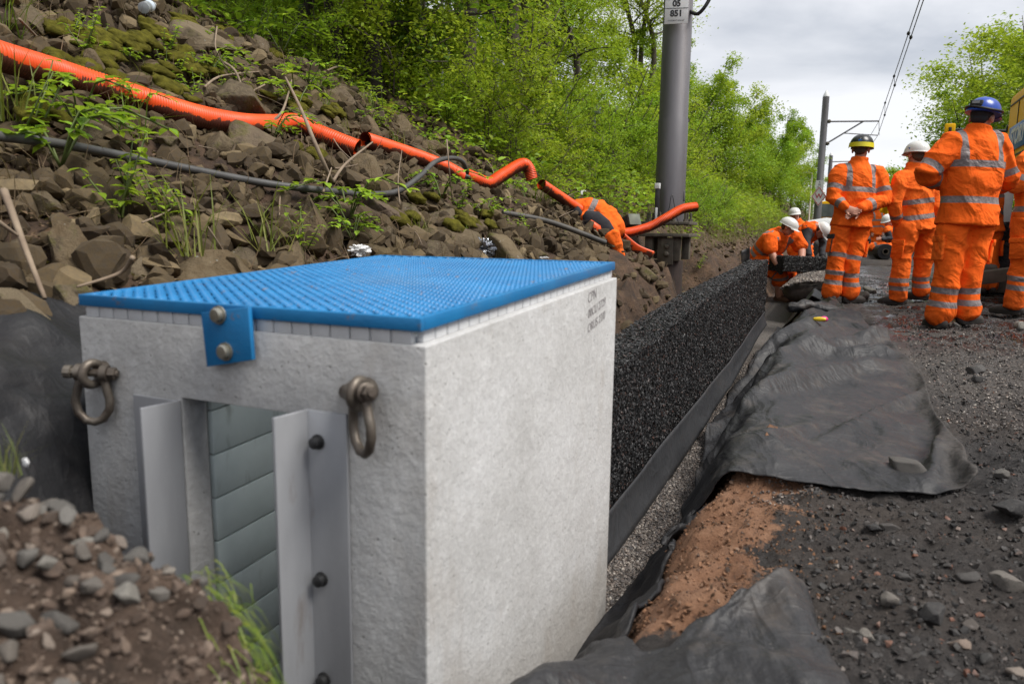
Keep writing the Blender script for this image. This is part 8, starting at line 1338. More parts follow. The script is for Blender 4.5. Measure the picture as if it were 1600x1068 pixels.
def hand_mb(mb, wr, d_, palm_n, k=1., curl=.7, side=1):
    """palm, four bent fingers of different length and a thumb"""
    d_ = nrm(d_); nn = nrm(palm_n - d_ * (palm_n @ d_)); x = np.cross(d_, nn)
    mb.loft([wr - d_ * .02, wr + d_ * .03 * k, wr + d_ * .085 * k], [(.027 * k, .02 * k), (.04 * k, .017 * k), (.042 * k, .014 * k)], x, 12)
    for i, (off, ln) in enumerate(((-.030, .072), (-.010, .082), (.011, .076), (.031, .060))):
        p = wr + d_ * .085 * k + x * off * k; pts = [p - d_ * .015 * k]; dd = d_; a = 0
        for j, f in enumerate((.42, .33, .25)):
            pts.append(pts[-1] + dd * ln * k * (f + (.2 if j == 0 else 0))); a += curl * (.75 + .12 * i); dd = nrm(d_ * math.cos(a) + nn * math.sin(a))
        mb.loft(pts, [.0095 * k, .009 * k, .0085 * k, .007 * k], None, 8)
    p = wr + d_ * .028 * k + x * side * -.034 * k; t1 = nrm(d_ * .75 - x * side * .6 + nn * .25)
    mb.loft([p, p + t1 * .04 * k, p + nrm(t1 + nn * .5 + d_ * .3) * .072 * k], [.013 * k, .0105 * k, .008 * k], None, 8)
def boot(name, ank, toe, parent, base, mat, k=1., shaft=.13):
    g_ = np.array([ank[0], ank[1], ank[2]]); t_ = nrm(np.array([toe[0], toe[1], 0])); x = np.cross(t_, UP); mb = MB()
    z = lambda dz: g_ + UP * dz
    mb.loft([z(.045) - t_ * .075, z(.05) - t_ * .02, z(.048) + t_ * .07, z(.04) + t_ * .14, z(.032) + t_ * .185], [(.038, .045), (.045, .05), (.054, .05), (.05, .042), (.038, .03)], x, 14)
    mb.loft([z(.05) - t_ * .015, z(shaft) - t_ * .02], [(.05, .058), (.052, .056)], x, 14); mb.box(g_ + UP * .012 + t_ * .055, (.085, .26, .022), np.stack([x, t_, UP], 1))
    r, V, Nn = remesh(mb, .009, 3); V[:, 2] = np.maximum(V[:, 2], g_[2] + .001); r.vertices.foreach_set("co", (V - base).astype(np.float32).ravel()); r.materials.append(mat); shade(r); return link(name, r, parent)
def helmet(parent, base, Hc, Rm, mat, extra=None, k=1.):
    c = Hc + Rm[:, 2] * .028; mb = MB(); prof = [(1.0, -.012), (1.035, -.006), (1.02, .0)] + [(math.cos(a) ** .8, math.sin(a)) for a in np.linspace(.03, math.pi / 2 - .02, 12)]
    sc_ = np.array([.118, .145, .122]) * k
    mb.lathe([(a, b) for a, b in prof], c - base, Rm, 28, 0, sc_)
    # peak and rim
    n = 20; V = []
    for j in range(2):
        for i in range(n):
            a = math.pi * (.12 + .76 * i / (n - 1)); r_ = (1.0, 1.0) if j == 0 else (1.04, 1.30)
            V.append(c - base + Rm @ (np.array([math.cos(a) * sc_[0] * r_[0], math.sin(a) * sc_[1] * r_[1], -.001 - j * .014])))
    V2 = [v - Rm[:, 2] * .006 for v in V]
    F_ = [(i, i + 1, n + i + 1, n + i) for i in range(n - 1)] + [(2 * n + i + 1, 2 * n + i, 3 * n + i, 3 * n + i + 1) for i in range(n - 1)] + [(n + i, n + i + 1, 3 * n + i + 1, 3 * n + i) for i in range(n - 1)]
    mb.add(V + V2, F_)
    for x in (-.035, 0, .035):
        pts = [c - base + Rm @ np.array([x * (1 - .3 * abs(math.cos(a))), math.cos(a) * sc_[1] * (.98 - abs(x) * 2.2), math.sin(a) * sc_[2] * (.99 - abs(x) * 1.2)]) for a in np.linspace(.35, math.pi - .35, 12)]; mb.tube(pts, .0075 if x == 0 else .005, 8)
    h = build(mb, 'helmet', mat, parent, ang=50, fixn=True)
    if extra == 'yellow':
        mb = MB(); n = 24; V = []
        for j, (zz, g_) in enumerate(((-.016, 1.05), (.030, 1.045), (.030, 1.0), (-.016, 1.0))):
            for i in range(n):
                a = math.pi * (1.02 + .96 * i / (n - 1)); kz = math.sqrt(max(.2, 1 - (max(zz, 0) / sc_[2]) ** 2)); V.append(c - base + Rm @ np.array([math.cos(a) * sc_[0] * g_ * kz, math.sin(a) * sc_[1] * g_ * kz, zz]))
        mb.add(V, [(j * n + i, j * n + i + 1, ((j + 1) % 4) * n + i + 1, ((j + 1) % 4) * n + i) for j in range(4) for i in range(n - 1)]); build(mb, 'yellow_band', M_HELY, h, ang=50)
        build(MB().box(c - base + Rm @ np.array([0, -.112 * 1.18, .048]), (.032, .012, .018), Rm), 'badge', M_SIGNBLUE, h)
    if extra == 'lamp':
        mb = MB().box(c - base + Rm @ np.array([-.012, -.132, .052]), (.085, .035, .042), Rm); build(mb, 'lamp_battery', M_BLACKPL, h, bevel=.006)
        build(MB().box(c - base + Rm @ np.array([-.012, -.152, .056]), (.05, .004, .02), Rm), 'battery_label', M_GREYBOX, h)
        pts = [c - base + Rm @ np.array([math.cos(a) * .122, math.sin(a) * .149, .022 + .01 * math.sin(a * 2)]) for a in np.linspace(0, 2 * math.pi, 30)]; build(MB().tube(pts, .009, 8, caps=False), 'lamp_strap', M_BLACKPL, h)
    if extra == 'logo':
        for s_ in (-1, 1): build(MB().box(c - base + Rm @ np.array([s_ * .108, -.02, .035]), (.006, .05, .018), Rm), 'side_mark', M_SIGNBLUE if s_ < 0 else M_RED, h)
    return h
def person(label, J, f, cfg={}):
    c = dict(vox=.012, top='jacket', helmet=M_HELW, extra=None, bw=1., hands='skin', tape_t=(.30, .64), braces=True, shin=(.50, .72), thigh=(), sleeve=(.55, .45), toes=None, boots=M_BOOT, dirt=0., headf=None, headup=None, hcurl=.7, palm=None, hdir=None, shaft=.13, k=1., fly=True); c.update(cfg)
    for n_ in ('ana', 'anb'):
        if J[n_][2] > -.1 and J[n_][2] < .05: s_t = st(J[n_]); J[n_][2] = Gs(s_t[0], s_t[1]) + .008
    k = c['k']; f = nrm(f); base = np.array([(J['ana'][0] + J['anb'][0]) / 2, (J['ana'][1] + J['anb'][1]) / 2, min(J['ana'][2], J['anb'][2])])
    rh = nrm(J['hipb'] - J['hipa']); rs = nrm(J['shb'] - J['sha']); ax = J['neck'] - J['pel']; bw = c['bw'] * k
    mid = J.get('mid', lerp(J['pel'], J['neck'], .5)); hup = nrm(c['headup'] if c['headup'] is not None else J['head'] - J['neck'] * 1.); hf = c['headf'] if c['headf'] is not None else f; Rm = orient(hup, np.asarray(hf, float))
    tor = lambda h: lerp(J['pel'], mid, h * 2) if h < .5 else lerp(mid, J['neck'], h * 2 - 1)
    rgt = lambda h: nrm(lerp(rh, rs, min(max(h, 0), 1)))
    # body: one surface
    mb = MB()
    hs = [-.08, .1, .35, .6, .8, .93, 1.0]; mb.loft([tor(h) for h in hs], [(a * bw, b * bw) for a, b in ((.15, .10), (.14, .095), (.145, .10), (.165, .11), (.165, .095), (.11, .07), (.055, .055))], [rgt(hs[0])] * 2 + [rgt(h) for h in hs] + [rgt(1)] * 2, 14)
    mb.loft([lerp(J['neck'], J['head'], -.15), lerp(J['neck'], J['head'], .3), lerp(J['neck'], J['head'], .75)], [(.062 * k, .062 * k), (.056 * k, .058 * k), (.054 * k, .058 * k)], rs, 12)
    HH = J['head']; W = lambda x, y, z: HH + Rm @ (np.array([x, y, z]) * k)
    mb.ell(HH + Rm[:, 2] * .035 * k - Rm[:, 1] * .008, np.array([.076, .096, .088]) * k, Rm); mb.ell(W(0, .022, -.038), np.array([.060, .070, .072]) * k, Rm); mb.ell(W(0, .055, -.088), np.array([.034, .028, .026]) * k, Rm)
    mb.loft([W(0, .088, .012), W(0, .106, -.022), W(0, .100, -.034)], [.010 * k, .015 * k, .013 * k], Rm[:, 0], 8); mb.ell(W(0, .084, -.062), np.array([.024, .014, .010]) * k, Rm); mb.ell(W(0, .080, .022), np.array([.05, .018, .012]) * k, Rm)
    for s_ in (-1, 1): mb.ell(W(s_ * .078, -.006, -.012), np.array([.012, .022, .034]) * k, Rm)
    for sd in 'ab':
        hp, kn, an, sh, el, wr = (J[n_ + sd] for n_ in ('hip', 'kn', 'an', 'sh', 'el', 'wr')); au = an + UP * .09
        mb.loft([hp, lerp(hp, kn, .5), kn, lerp(kn, au, .35), au], [r_ * bw for r_ in (.082, .074, .058, .056, .042)], rh, 12); mb.loft([au, an + UP * .04, an + UP * .03 + nrm(c['toes'][sd] if c['toes'] else f * [1, 1, 0]) * .12], [.042 * k, .04 * k, .03 * k], rh, 10)
        mb.loft([sh, lerp(sh, el, .5), el], [r_ * bw for r_ in (.058, .05, .042)], None, 12); mb.loft([el, lerp(el, wr, .35), wr], [r_ * bw for r_ in (.042, .042, .029)], None, 12)
        if c['hands'] == 'skin':
            hd = c['hdir'][sd] if c['hdir'] else nrm(wr - el); pn = c['palm'][sd] if c['palm'] else f; hand_mb(mb, wr, np.asarray(hd, float), np.asarray(pn, float), k * 1.02, c['hcurl'], 1 if sd == 'b' else -1)
    r, V, Nn = remesh(mb, c.get('bvox', c['vox'] * .75), 2, .4); r.vertices.foreach_set("co", (V - base).astype(np.float32).ravel()); r.materials.append(M_SKIN); shade(r)
    root = link('person', r, None, Vector(base)); tag(root, label, 'person', 'railway workers in orange clothing')
    # trousers
    mb = MB(); hs = [-.10, .0, .12, .22]; mb.loft([tor(h) for h in hs], [(.165 * bw, .125 * bw), (.178 * bw, .135 * bw), (.170 * bw, .125 * bw), (.16 * bw, .115 * bw)], rh, 18)
    bones = []
    for sd in 'ab':
        hp, kn, an = J['hip' + sd], J['kn' + sd], J['an' + sd]; au = an + UP * (.085 if c['shaft'] < .2 else .30); sag = nrm(np.cross(rh, UP)) * .012
        mb.loft([lerp(hp, kn, -.05), lerp(hp, kn, .3), lerp(hp, kn, .65), kn, lerp(kn, au, .3), lerp(kn, au, .65), lerp(kn, au, .86), au], [(a * bw, b * bw) for a, b in ((.100, .118), (.106, .116), (.096, .100), (.086, .093), (.088, .093), (.087, .092), (.094, .098), (.088, .095))], rh, 16); bones.append((hp, kn, au))
    def tape_tr(V):
        out = np.full(len(V), -1.); best = np.full(len(V), 9.)
        for hp, kn, au in bones:
            for a, b, us, ln in ((hp, kn, c['thigh'], np.linalg.norm(kn - hp)), (kn, au, c['shin'], np.linalg.norm(au - kn))):
                dd, u = seg_d(V, a, b); uu = ((V - a) @ (b - a)) / ((b - a) @ (b - a)); t_ = np.full(len(V), -1.)
                for q in us: t_ = np.maximum(t_, .024 - np.abs(uu - q) * ln)
                sel = dd < best; out = np.where(sel, t_, out); best = np.where(sel, dd, best)
        return out
    garment(mb, 'trousers', M_HIVIS, root, base, c['vox'], tape_tr, .017 * k, 5, (lambda V: smooth(base[2] + .5, base[2] + .05, V[:, 2]) * (.35 + c['dirt'])), len(label) * 7 % 97, 4.6)
    for sd, s_ in (('a', -1), ('b', 1)):
        hp, kn = J['hip' + sd], J['kn' + sd]; up_ = nrm(hp - kn); side = nrm(rh * s_ - up_ * (rh @ up_) * s_); fw = np.cross(side, up_); pcn = lerp(hp, kn, .66) + side * .092 * bw
        pk = build(MB().box(pcn - base, (.026, .14, .17), np.stack([side, fw, up_], 1)), 'cargo_pocket', M_HIVIS, root, bevel=.009); fl = build(MB().box(pcn + up_ * .085 + side * .008 - base, (.022, .148, .05), np.stack([side, fw, up_], 1)), 'flap', M_NAVY if c.get('darkflap') else M_HIVIS, pk, bevel=.006)
        if c.get('darkflap'): build(MB().box(pcn + side * .013 - fw * .06 * 1 - base - up_ * .03, (.008, .014, .2), np.stack([side, fw, up_], 1)), 'zip', M_NAVY, pk)
    for sd in 'ab':
        boot('boot', J['an' + sd], c['toes'][sd] if c['toes'] else f, root, base, c['boots'], k, c['shaft'])
    # top
    L_ax = np.linalg.norm(ax); jk = c['top'] == 'jacket'
    mb = MB(); low = -.13 if jk else -.05; hs = [low, .0, .25, .5, .74, .88, .965, 1.03] + ([1.12] if jk else [])
    rr = [(.222, .172), (.208, .155), (.196, .140), (.212, .146), (.222, .138), (.188, .112), (.112, .09), (.082, .084)] + ([(.080, .086)] if jk else [])
    if not jk: rr = [(a * .95, b * .95) for a, b in rr]
    def torp(h): return tor(h) if h <= 1.0 else J['neck'] + (J['head'] - J['neck']) * ((h - 1) * 3.2)
    mb.loft([torp(h) for h in hs], [(a * bw, b * bw) for a, b in rr], [rgt(h) for h in hs], 20, round_cap=False)
    arms = []
    for sd in 'ab':
        sh, el, wr = J['sh' + sd], J['el' + sd], J['wr' + sd]; inn = lerp(sh, tor(.88), .35)
        if c['top'] == 'vest':
            mb.loft([inn, sh, lerp(sh, el, .10)], [(.09 * bw, .08 * bw), (.092 * bw, .085 * bw), (.085 * bw, .08 * bw)], rs, 14)
            continue
        if c['top'] == 'tshirt': pts = [inn, sh, lerp(sh, el, .35), lerp(sh, el, .80)]; rd_ = [.085, .088, .083, .082]
        else: pts = [inn, sh, lerp(sh, el, .35), lerp(sh, el, .75), el, lerp(el, wr, .3), lerp(el, wr, .7), lerp(el, wr, .96)]; rd_ = [.085, .092, .084, .077, .075, .070, .060, .050]
        pp = pts if c['top'] != 'jacket' else list(smooth_path(pts, 12)); rd_ = [x * bw for x in np.interp(np.linspace(0, 1, len(pp)), np.linspace(0, 1, len(rd_)), rd_)]
        mb.loft(pp, rd_, None, 14); arms.append((sh, el, wr))
    def tape_top(V):
        h = ((V - J['pel']) @ ax) / (ax @ ax); lat = (V - tor(.5)) @ rs; dt = np.abs(V - (J['pel'] + h[:, None] * ax)); dep = np.abs((V - J['pel'] - h[:, None] * ax) @ np.cross(rs, nrm(ax)))
        t_ = np.full(len(V), -1.)
        for q in c['tape_t']: t_ = np.maximum(t_, .026 - np.abs(h - q) * L_ax)
        if c['braces']: b_ = .026 - np.abs(np.abs(lat) - .125 * bw - .03 * np.clip(h - .8, 0, 1)); t_ = np.maximum(t_, np.where((h > max(c['tape_t'])) & (h < 1.02), b_, -1))
        best = np.maximum(np.sqrt((lat / (.215 * bw)) ** 2 + (dep / (.15 * bw)) ** 2) - 1, -.9) * .15
        for sh, el, wr in arms:
            for a, b, q in ((sh, el, c['sleeve'][0]), (el, wr, c['sleeve'][1])):
                dd, u = seg_d(V, a, b); uu = ((V - a) @ (b - a)) / ((b - a) @ (b - a)); ln = np.linalg.norm(b - a); d2 = dd - .078 * bw; sel = d2 < best
                t_ = np.where(sel, .026 - np.abs(uu - q) * ln if q is not None else -1., t_); best = np.where(sel, d2, best)
        return t_
    garment(mb, {'jacket': 'jacket', 'tshirt': 'shirt', 'vest': 'vest'}[c['top']], M_HIVIS, root, base, c['vox'], tape_top, .015 * k, 4, (lambda V: np.full(len(V), .06 + c['dirt'] * .3)), len(label) * 5 % 89, 4.6)
    if c['top'] == 'vest':
        mb = MB()
        for sd in 'ab': sh, el, wr = J['sh' + sd], J['el' + sd], J['wr' + sd]; mb.loft([sh, lerp(sh, el, .5), el, lerp(el, wr, .5), lerp(el, wr, .96)], [x * bw for x in (.075, .066, .06, .052, .044)], None, 12)
        for sd in 'ab':
            m2_ = MB(); sh, el, wr = J['sh' + sd], J['el' + sd], J['wr' + sd]; m2_.loft([sh, lerp(sh, el, .5), el, lerp(el, wr, .5), lerp(el, wr, .96)], [x * bw for x in (.075, .066, .06, .052, .044)], None, 12); garment(m2_, 'sleeve', M_NAVY, root, base, c['vox'], None, .008, 3)
    if c['hands'] == 'glove':
        for sd in 'ab':
            m2_ = MB(); wr, el = J['wr' + sd], J['el' + sd]; m2_.loft([lerp(el, wr, .93), lerp(el, wr, 1.03)], [.038 * k, .036 * k], None, 10); hand_mb(m2_, wr, nrm(wr - el) if not c['hdir'] else np.asarray(c['hdir'][sd], float), np.asarray(c['palm'][sd], float) if c['palm'] else f, k * 1.1, c['hcurl'], 1 if sd == 'b' else -1)
            r, V, Nn = remesh(m2_, .006, 2); r.vertices.foreach_set("co", (V - base).astype(np.float32).ravel()); r.materials.append(M_GLOVE); shade(r); link('glove', r, root)
    # hair, eyes, helmet
    hb = MB().ell(HH + Rm[:, 2] * .038 * k - Rm[:, 1] * .016 - base, np.array([.0805, .094, .088]) * k, Rm); hb.ell(HH - Rm[:, 2] * .012 * k - Rm[:, 1] * .050 - base, np.array([.062, .048, .052]) * k, Rm); build(hb, 'hair', M_HAIR if not c.get('snood') else M_NAVY, root, ang=None)
    for s_ in (-1, 1): build(MB().ell(W(s_ * .031, .0865, .004) - base, np.array([.012, .008, .007]) * k, Rm, seg=10, rings=6), 'eye', M_BLACK, root, ang=None)
    helmet(root, base, HH, Rm, c['helmet'], c['extra'], k)
    return root
def joints(Y0, **kw):
    return {n_: at_d(v[0], v[1], Y0 + (v[2] if len(v) > 2 else 0)) for n_, v in kw.items()}
def ground_feet(J, z):
    for n_ in ('ana', 'anb'): J[n_][2] = z if np.isscalar(z) else z[n_]
    return J
away = lambda P, a=0.: np.array(Matrix.Rotation(a, 3, 'Z') @ Vector(nrm(np.array([P[0], P[1], 0]))))
def zg(P): s, t, _ = st(P); return Gs(s, t)

# A: hands clasped behind the back
J = joints(7.95, pel=(1331, 343), mid=(1337, 300), neck=(1343, 254), head=(1345.5, 233), sha=(1313, 269), shb=(1374, 271), ela=(1301, 309, -.06), elb=(1381, 313, -.06), wra=(1321, 325, -.20), wrb=(1343, 327, -.20),
           hipa=(1317, 347), hipb=(1346, 347), kna=(1307, 402, -.01), knb=(1333, 408, -.02), ana=(1297, 473), anb=(1327, 476))
ground_feet(J, {'ana': .02, 'anb': 0.0}); fA = away(J['pel'], -.15)
person('worker in a black helmet with a yellow band, hands clasped behind his back', J, fA, dict(vox=.010, bvox=.0062, helmet=M_HELK, extra='yellow', tape_t=(.52,), sleeve=(.62, .58), thigh=(.92,), shin=(.40, .66), darkflap=True, bw=1.0, toes={'a': away(J['pel'], .35), 'b': away(J['pel'], -.8)}, hcurl=.55,
       hdir={'a': NS * .9 - UP * .35 - D * .1, 'b': -NS * .85 - UP * .5 - D * .12}, palm={'a': -D * .9 + UP * .3, 'b': -D - UP * .1}))
# B: blue helmet
J = joints(5.9, pel=(1511, 337), mid=(1518, 280), neck=(1529, 205), head=(1534.5, 184), sha=(1489, 224), shb=(1559, 224), ela=(1446, 272, -.02), elb=(1575, 279, .02), wra=(1480, 288, .24), wrb=(1562, 292, .27),
           hipa=(1492, 343), hipb=(1530, 343), kna=(1482, 416, -.02), knb=(1517, 420, -.02), ana=(1466, 505), anb=(1508, 508))
ground_feet(J, 0.)
person('tallest worker, seen from behind, in a blue helmet with a headlamp battery', J, away(J['pel'], -.1), dict(vox=.010, helmet=M_HELB, extra='lamp', tape_t=(.18, .60), sleeve=(.80, .3), shin=(.46, .72), bw=1.08, snood=True, headf=away(J['head'], -.35), toes={'a': away(J['pel'], .5), 'b': away(J['pel'], -.55)}))
# D: white helmet, turned to the left
fD = away(np.array([4.4, 8, 0]), .55)
J = joints(8.0, pel=(1432, 349), mid=(1431, 310), neck=(1429, 263), head=(1432, 243), sha=(1407, 280, -.09), shb=(1450, 279, .12), ela=(1398, 319, -.12), elb=(1459, 320, .14), wra=(1400, 353, -.02), wrb=(1455, 352, .22),
           hipa=(1418, 352, -.05), hipb=(1446, 352, .07), kna=(1408, 412, -.05), knb=(1442, 414, .07), ana=(1402, 474, -.04), anb=(1438, 472, .1))
ground_feet(J, 0.)
person('worker in a plain white helmet standing between two others, looking away to the left', J, fD, dict(vox=.011, helmet=M_HELW, extra='logo', tape_t=(.12, .40), braces=False, sleeve=(None, .52), shin=(.48, .72), thigh=(), toes={'a': away(J['pel'], 1.35), 'b': away(J['pel'], 1.2)}, hcurl=.5))
# E: cut by the picture edge
J = joints(6.9, pel=(1616, 345), mid=(1621, 300), neck=(1634, 226), head=(1641, 203), sha=(1603, 250, -.12), shb=(1660, 250, .14), ela=(1588, 290, -.14), elb=(1650, 292, .16), wra=(1588, 284, .12), wrb=(1605, 280, .25),
           hipa=(1602, 348, -.06), hipb=(1630, 348, .07), kna=(1598, 412, -.08), knb=(1634, 416, .08), ana=(1582, 488, -.05), anb=(1622, 490, .1))
ground_feet(J, 0.)
person('worker at the right picture edge, only one sleeve, hip and leg in view', J, away(J['pel'], .7), dict(vox=.011, tape_t=(.14, .58), sleeve=(.75, .4), shin=(.35, .56), toes={'a': away(J['pel'], 1.2), 'b': away(J['pel'], 1.2)}))
# C: bending with the block
fC = np.array([.75, -.45, -.45])
J = joints(11.5, pel=(1189, 401, .25), mid=(1202, 386, .12), neck=(1223, 363, -.02), head=(1231, 355, -.12), sha=(1203, 374, -.20), shb=(1245, 372, .06), ela=(1205, 394, -.25), elb=(1253, 389, .0), wra=(1214, 413, -.36), wrb=(1252.5, 410, -.26),
           hipa=(1186, 403, .12), hipb=(1203, 404, .34), kna=(1218, 430, -.05), knb=(1232, 426, .25), ana=(1217, 474, -.02), anb=(1228, 468, .35))
ground_feet(J, {'ana': -.31, 'anb': -.31})
person('broad worker in an orange T-shirt and white helmet bending over to hold a black block', J, fC, dict(vox=.013, top='tshirt', hands='glove', helmet=M_HELW, bw=1.38, sleeve=(None, None), tape_t=(.10, .30), headf=np.array([.72, -.35, -.55]), headup=np.array([.35, -.25, .9]), shin=(.25,), thigh=(.85,), boots=M_WELLY, shaft=.36, dirt=.5, toes={'a': np.array([.5, -.8, 0]), 'b': np.array([.7, -.6, 0])},
       hdir={'a': np.array([.4, -.2, -.8]), 'b': np.array([-.15, -.2, -.9])}, palm={'a': np.array([.5, .9, .2]), 'b': np.array([-.4, .9, .2])}, hcurl=.6))
# F: bending, black sleeves
J = joints(12.6, pel=(1247, 388, .35), mid=(1258, 368, .22), neck=(1275, 354, .0), head=(1284, 361, -.12), sha=(1262, 356, -.16), shb=(1283, 358, .16), ela=(1259, 378, -.26), elb=(1287, 379, .0), wra=(1264, 400, -.42), wrb=(1285, 401, -.3),
           hipa=(1243, 390, .22), hipb=(1254, 390, .45), kna=(1256, 415, .1), knb=(1266, 413, .4), ana=(1256, 450, .15), anb=(1266, 450, .4))
ground_feet(J, -.31)
person('worker in an orange vest over black sleeves, bending with his white helmet down', J, np.array([.7, -.6, -.4]), dict(vox=.014, top='vest', hands='glove', helmet=M_HELW, bw=1.25, tape_t=(.25,), headf=np.array([.55, -.35, -.75]), headup=np.array([.65, -.55, .5]), boots=M_WELLY, shaft=.3, toes={'a': np.array([.7, -.7, 0]), 'b': np.array([.7, -.7, 0])}, hdir={'a': np.array([.2, -.2, -.9]), 'b': np.array([-.2, -.2, -.9])}, palm={'a': np.array([.2, .9, 0]), 'b': np.array([-.2, .9, 0])}))
# G
J = joints(15., pel=(1254, 391), neck=(1247, 348), head=(1241.5, 336), sha=(1236, 355, -.05), shb=(1262, 354, .05), ela=(1234, 374), elb=(1267, 374), wra=(1238, 392, -.1), wrb=(1266, 392, -.1), hipa=(1247, 393), hipb=(1261, 393), kna=(1247, 420), knb=(1261, 420), ana=(1246, 450), anb=(1261, 450))
ground_feet(J, -.3)
person('worker in a white helmet facing us behind the two bending workers', J, np.array([-.25, -1, 0]), dict(vox=.016, tape_t=(.45,), toes={'a': -D, 'b': -D}, headup=np.array([-.1, 0, 1.])))
# H kneeling by the roll
J = joints(17., pel=(1403, 388, .1), mid=(1400, 370, .05), neck=(1393, 353), head=(1387, 345, -.05), sha=(1386, 360, -.18), shb=(1402, 359, .16), ela=(1391, 373, -.25), elb=(1396, 374, .2), wra=(1377, 373, -.3), wrb=(1379, 374, .1), hipa=(1400, 389, -.1), hipb=(1404, 389, .2), kna=(1376, 384, -.25), knb=(1380, 386, .25), ana=(1358, 392, -.2), anb=(1362, 394, .25))
person('worker with black sleeves and a white helmet sitting low behind the fabric roll', J, np.array([-.9, -.3, 0]), dict(vox=.016, top='vest', tape_t=(.3,), shin=(.5,), headf=np.array([-.8, -.45, -.5]), headup=np.array([-.3, -.1, .9]), toes={'a': np.array([-1, -.2, 0]), 'b': np.array([-1, -.2, 0])}))
# I, K: partly hidden
J = joints(24., pel=(1369, 363), neck=(1370, 331), head=(1371, 322), sha=(1361, 337), shb=(1379, 337), ela=(1360, 350), elb=(1381, 350), wra=(1362, 363, -.1), wrb=(1379, 363, -.1), hipa=(1365, 364), hipb=(1373, 364), kna=(1365, 384), knb=(1373, 384), ana=(1364, 403), anb=(1374, 403))
ground_feet(J, .12)
person('distant worker mostly hidden behind the man with clasped hands', J, away(J['pel']), dict(vox=.02, tape_t=(.3, .6)))
J = joints(9.4, pel=(1541, 353), neck=(1541, 277), head=(1540, 258), sha=(1522, 290), shb=(1556, 290, .05), ela=(1520, 325), elb=(1559, 322, -.02), wra=(1524, 352, -.1), wrb=(1556, 345, -.05), hipa=(1530, 355), hipb=(1551, 355), kna=(1532, 408), knb=(1549, 408), ana=(1531, 465), anb=(1546, 465))
ground_feet(J, 0.)
person('hidden worker whose black glove shows beside the tallest worker', J, away(J['pel'], .4), dict(vox=.016, hands='glove', tape_t=(.3, .6)))

# ================================================================== MACHINES AND SITE CLUTTER
def machine_box(mb, c, size, R, mi=0, taper=1.): return mb.box(c, size, R, mi, taper)
# tracked yellow machine on the right
RT = np.stack([NS, D, UP], 1); fc = at_d(1564, 290, 11.0); s0, t0, zb_ = st(fc); ztop_ = at_d(1570, 150, 11.0)[2]
ex = empty('rail_excavator', S(s0 + 1.2, t0 - 1.8, 0)); tag(ex, 'yellow road-rail excavator with a blue and white name panel at the right picture edge', 'excavator')
L_ = 3.6
b = build(MB().box(S(s0 + 1.25, t0 - L_ / 2, (zb_ + ztop_) / 2), (2.5, L_, ztop_ - zb_), RT), 'body', M_YELLOW, bevel=.07); pch(b, ex)
# panel seams and grab rail
mb = MB()
for z in (zb_ + .36, ztop_ - .16): mb.box(S(s0 - .004, t0 - L_ / 2, z), (.012, L_ - .2, .018), RT)
for t in (t0 - .72, t0 - 1.9): mb.box(S(s0 - .004, t, (zb_ + ztop_) / 2 + .08), (.012, .018, ztop_ - zb_ - .5), RT)
child_world(build(mb, 'panel_seam', M_BLACK), b)
pz = at_d(1588, 215, 10.4)[2]; pn = build(MB().box(S(s0 - .008, t0 - .92, pz), (.012, 1.30, .34), RT), 'name_panel', M_SIGNBLUE, bevel=.003); child_world(pn, b)
o = text_mesh('panel_text', 'STORY', .30, M_WHITE, None, S(s0 - .016, t0 - .86, pz), -D, UP, .002, shear=.25, bold=.012); child_world(o, pn)
o = build(MB().box(S(s0 - .008, t0 - .14, zb_ + .46), (.01, .16, .14), RT), 'warning_plate', M_WHITE, bevel=.002); child_world(o, b); o = build(MB().box(S(s0 - .016, t0 - .14, zb_ + .46), (.006, .12, .10), RT), 'plate_print', M_SIGNBLUE); child_world(o, o.parent or b)
mb = MB()
for t, z in ((t0 - .05, zb_ + .8), (t0 - .38, zb_ + .46)): mb.box(S(s0 - .01, t, z), (.02, .03, .09), RT)
child_world(build(mb, 'latch', M_BLACK, bevel=.003), b)
mb = MB().box(S(s0 + .25, t0 - .18, ztop_ + .12), (.14, .14, .24), RT); ml = build(mb, 'marker_lamp_mount', M_YELLOW, bevel=.02); pch(ml, ex); child_world(build(MB().lathe([(.05, 0), (.055, .08), (.03, .12)], S(s0 + .25, t0 - .32, ztop_ + .10), None, 12), 'lamp', M_RED), ml)
mb = MB().loft([S(s0 + 1.4, t0 - .6, ztop_ + .05), S(s0 + 1.4, t0 - 1.2, ztop_ + .55), S(s0 + 1.4, t0 - 2.2, ztop_ + .9)], [(.5, .2), (.45, .3), (.4, .3)], NS, 10); pch(build(mb, 'boom_root', M_YELLOW, ang=35), ex)
mb = MB().box(S(s0 + 1.25, t0 - L_ / 2, zb_ - .12), (1.7, 2.4, .22), RT); mb.box(S(s0 + 1.25, t0 - L_ / 2, zb_ - .42), (1.2, 3.0, .4), RT); pch(build(mb, 'undercarriage', M_RUST, bevel=.03), ex)
for ss in (s0 + .25, s0 + 2.2):
    for tt in (t0 - .45, t0 - 3.0):
        RW = np.stack([D, UP, NS], 1); r_ = .52; mb = MB().lathe([(r_ * .55, -.16), (r_ * .9, -.17), (r_, -.12), (r_, .12), (r_ * .9, .17), (r_ * .55, .16)], S(ss, tt, r_), RW, 30)
        for k in range(20): a = k * math.pi / 10; mb.box(S(ss, tt, r_) + (D * math.cos(a) + UP * math.sin(a)) * r_, (.30, .07, .06), np.stack([NS, -D * math.sin(a) + UP * math.cos(a), D * math.cos(a) + UP * math.sin(a)], 1))
        wh = pch(build(mb, 'wheel', M_TYRE, ang=30), ex); child_world(build(MB().lathe([(r_ * .5, -.175), (r_ * .3, -.16), (.08, -.2)], S(ss, tt, r_), RW @ np.diag([1, 1, 1.]), 20), 'rim', M_YELLOW), wh)
mb = MB()
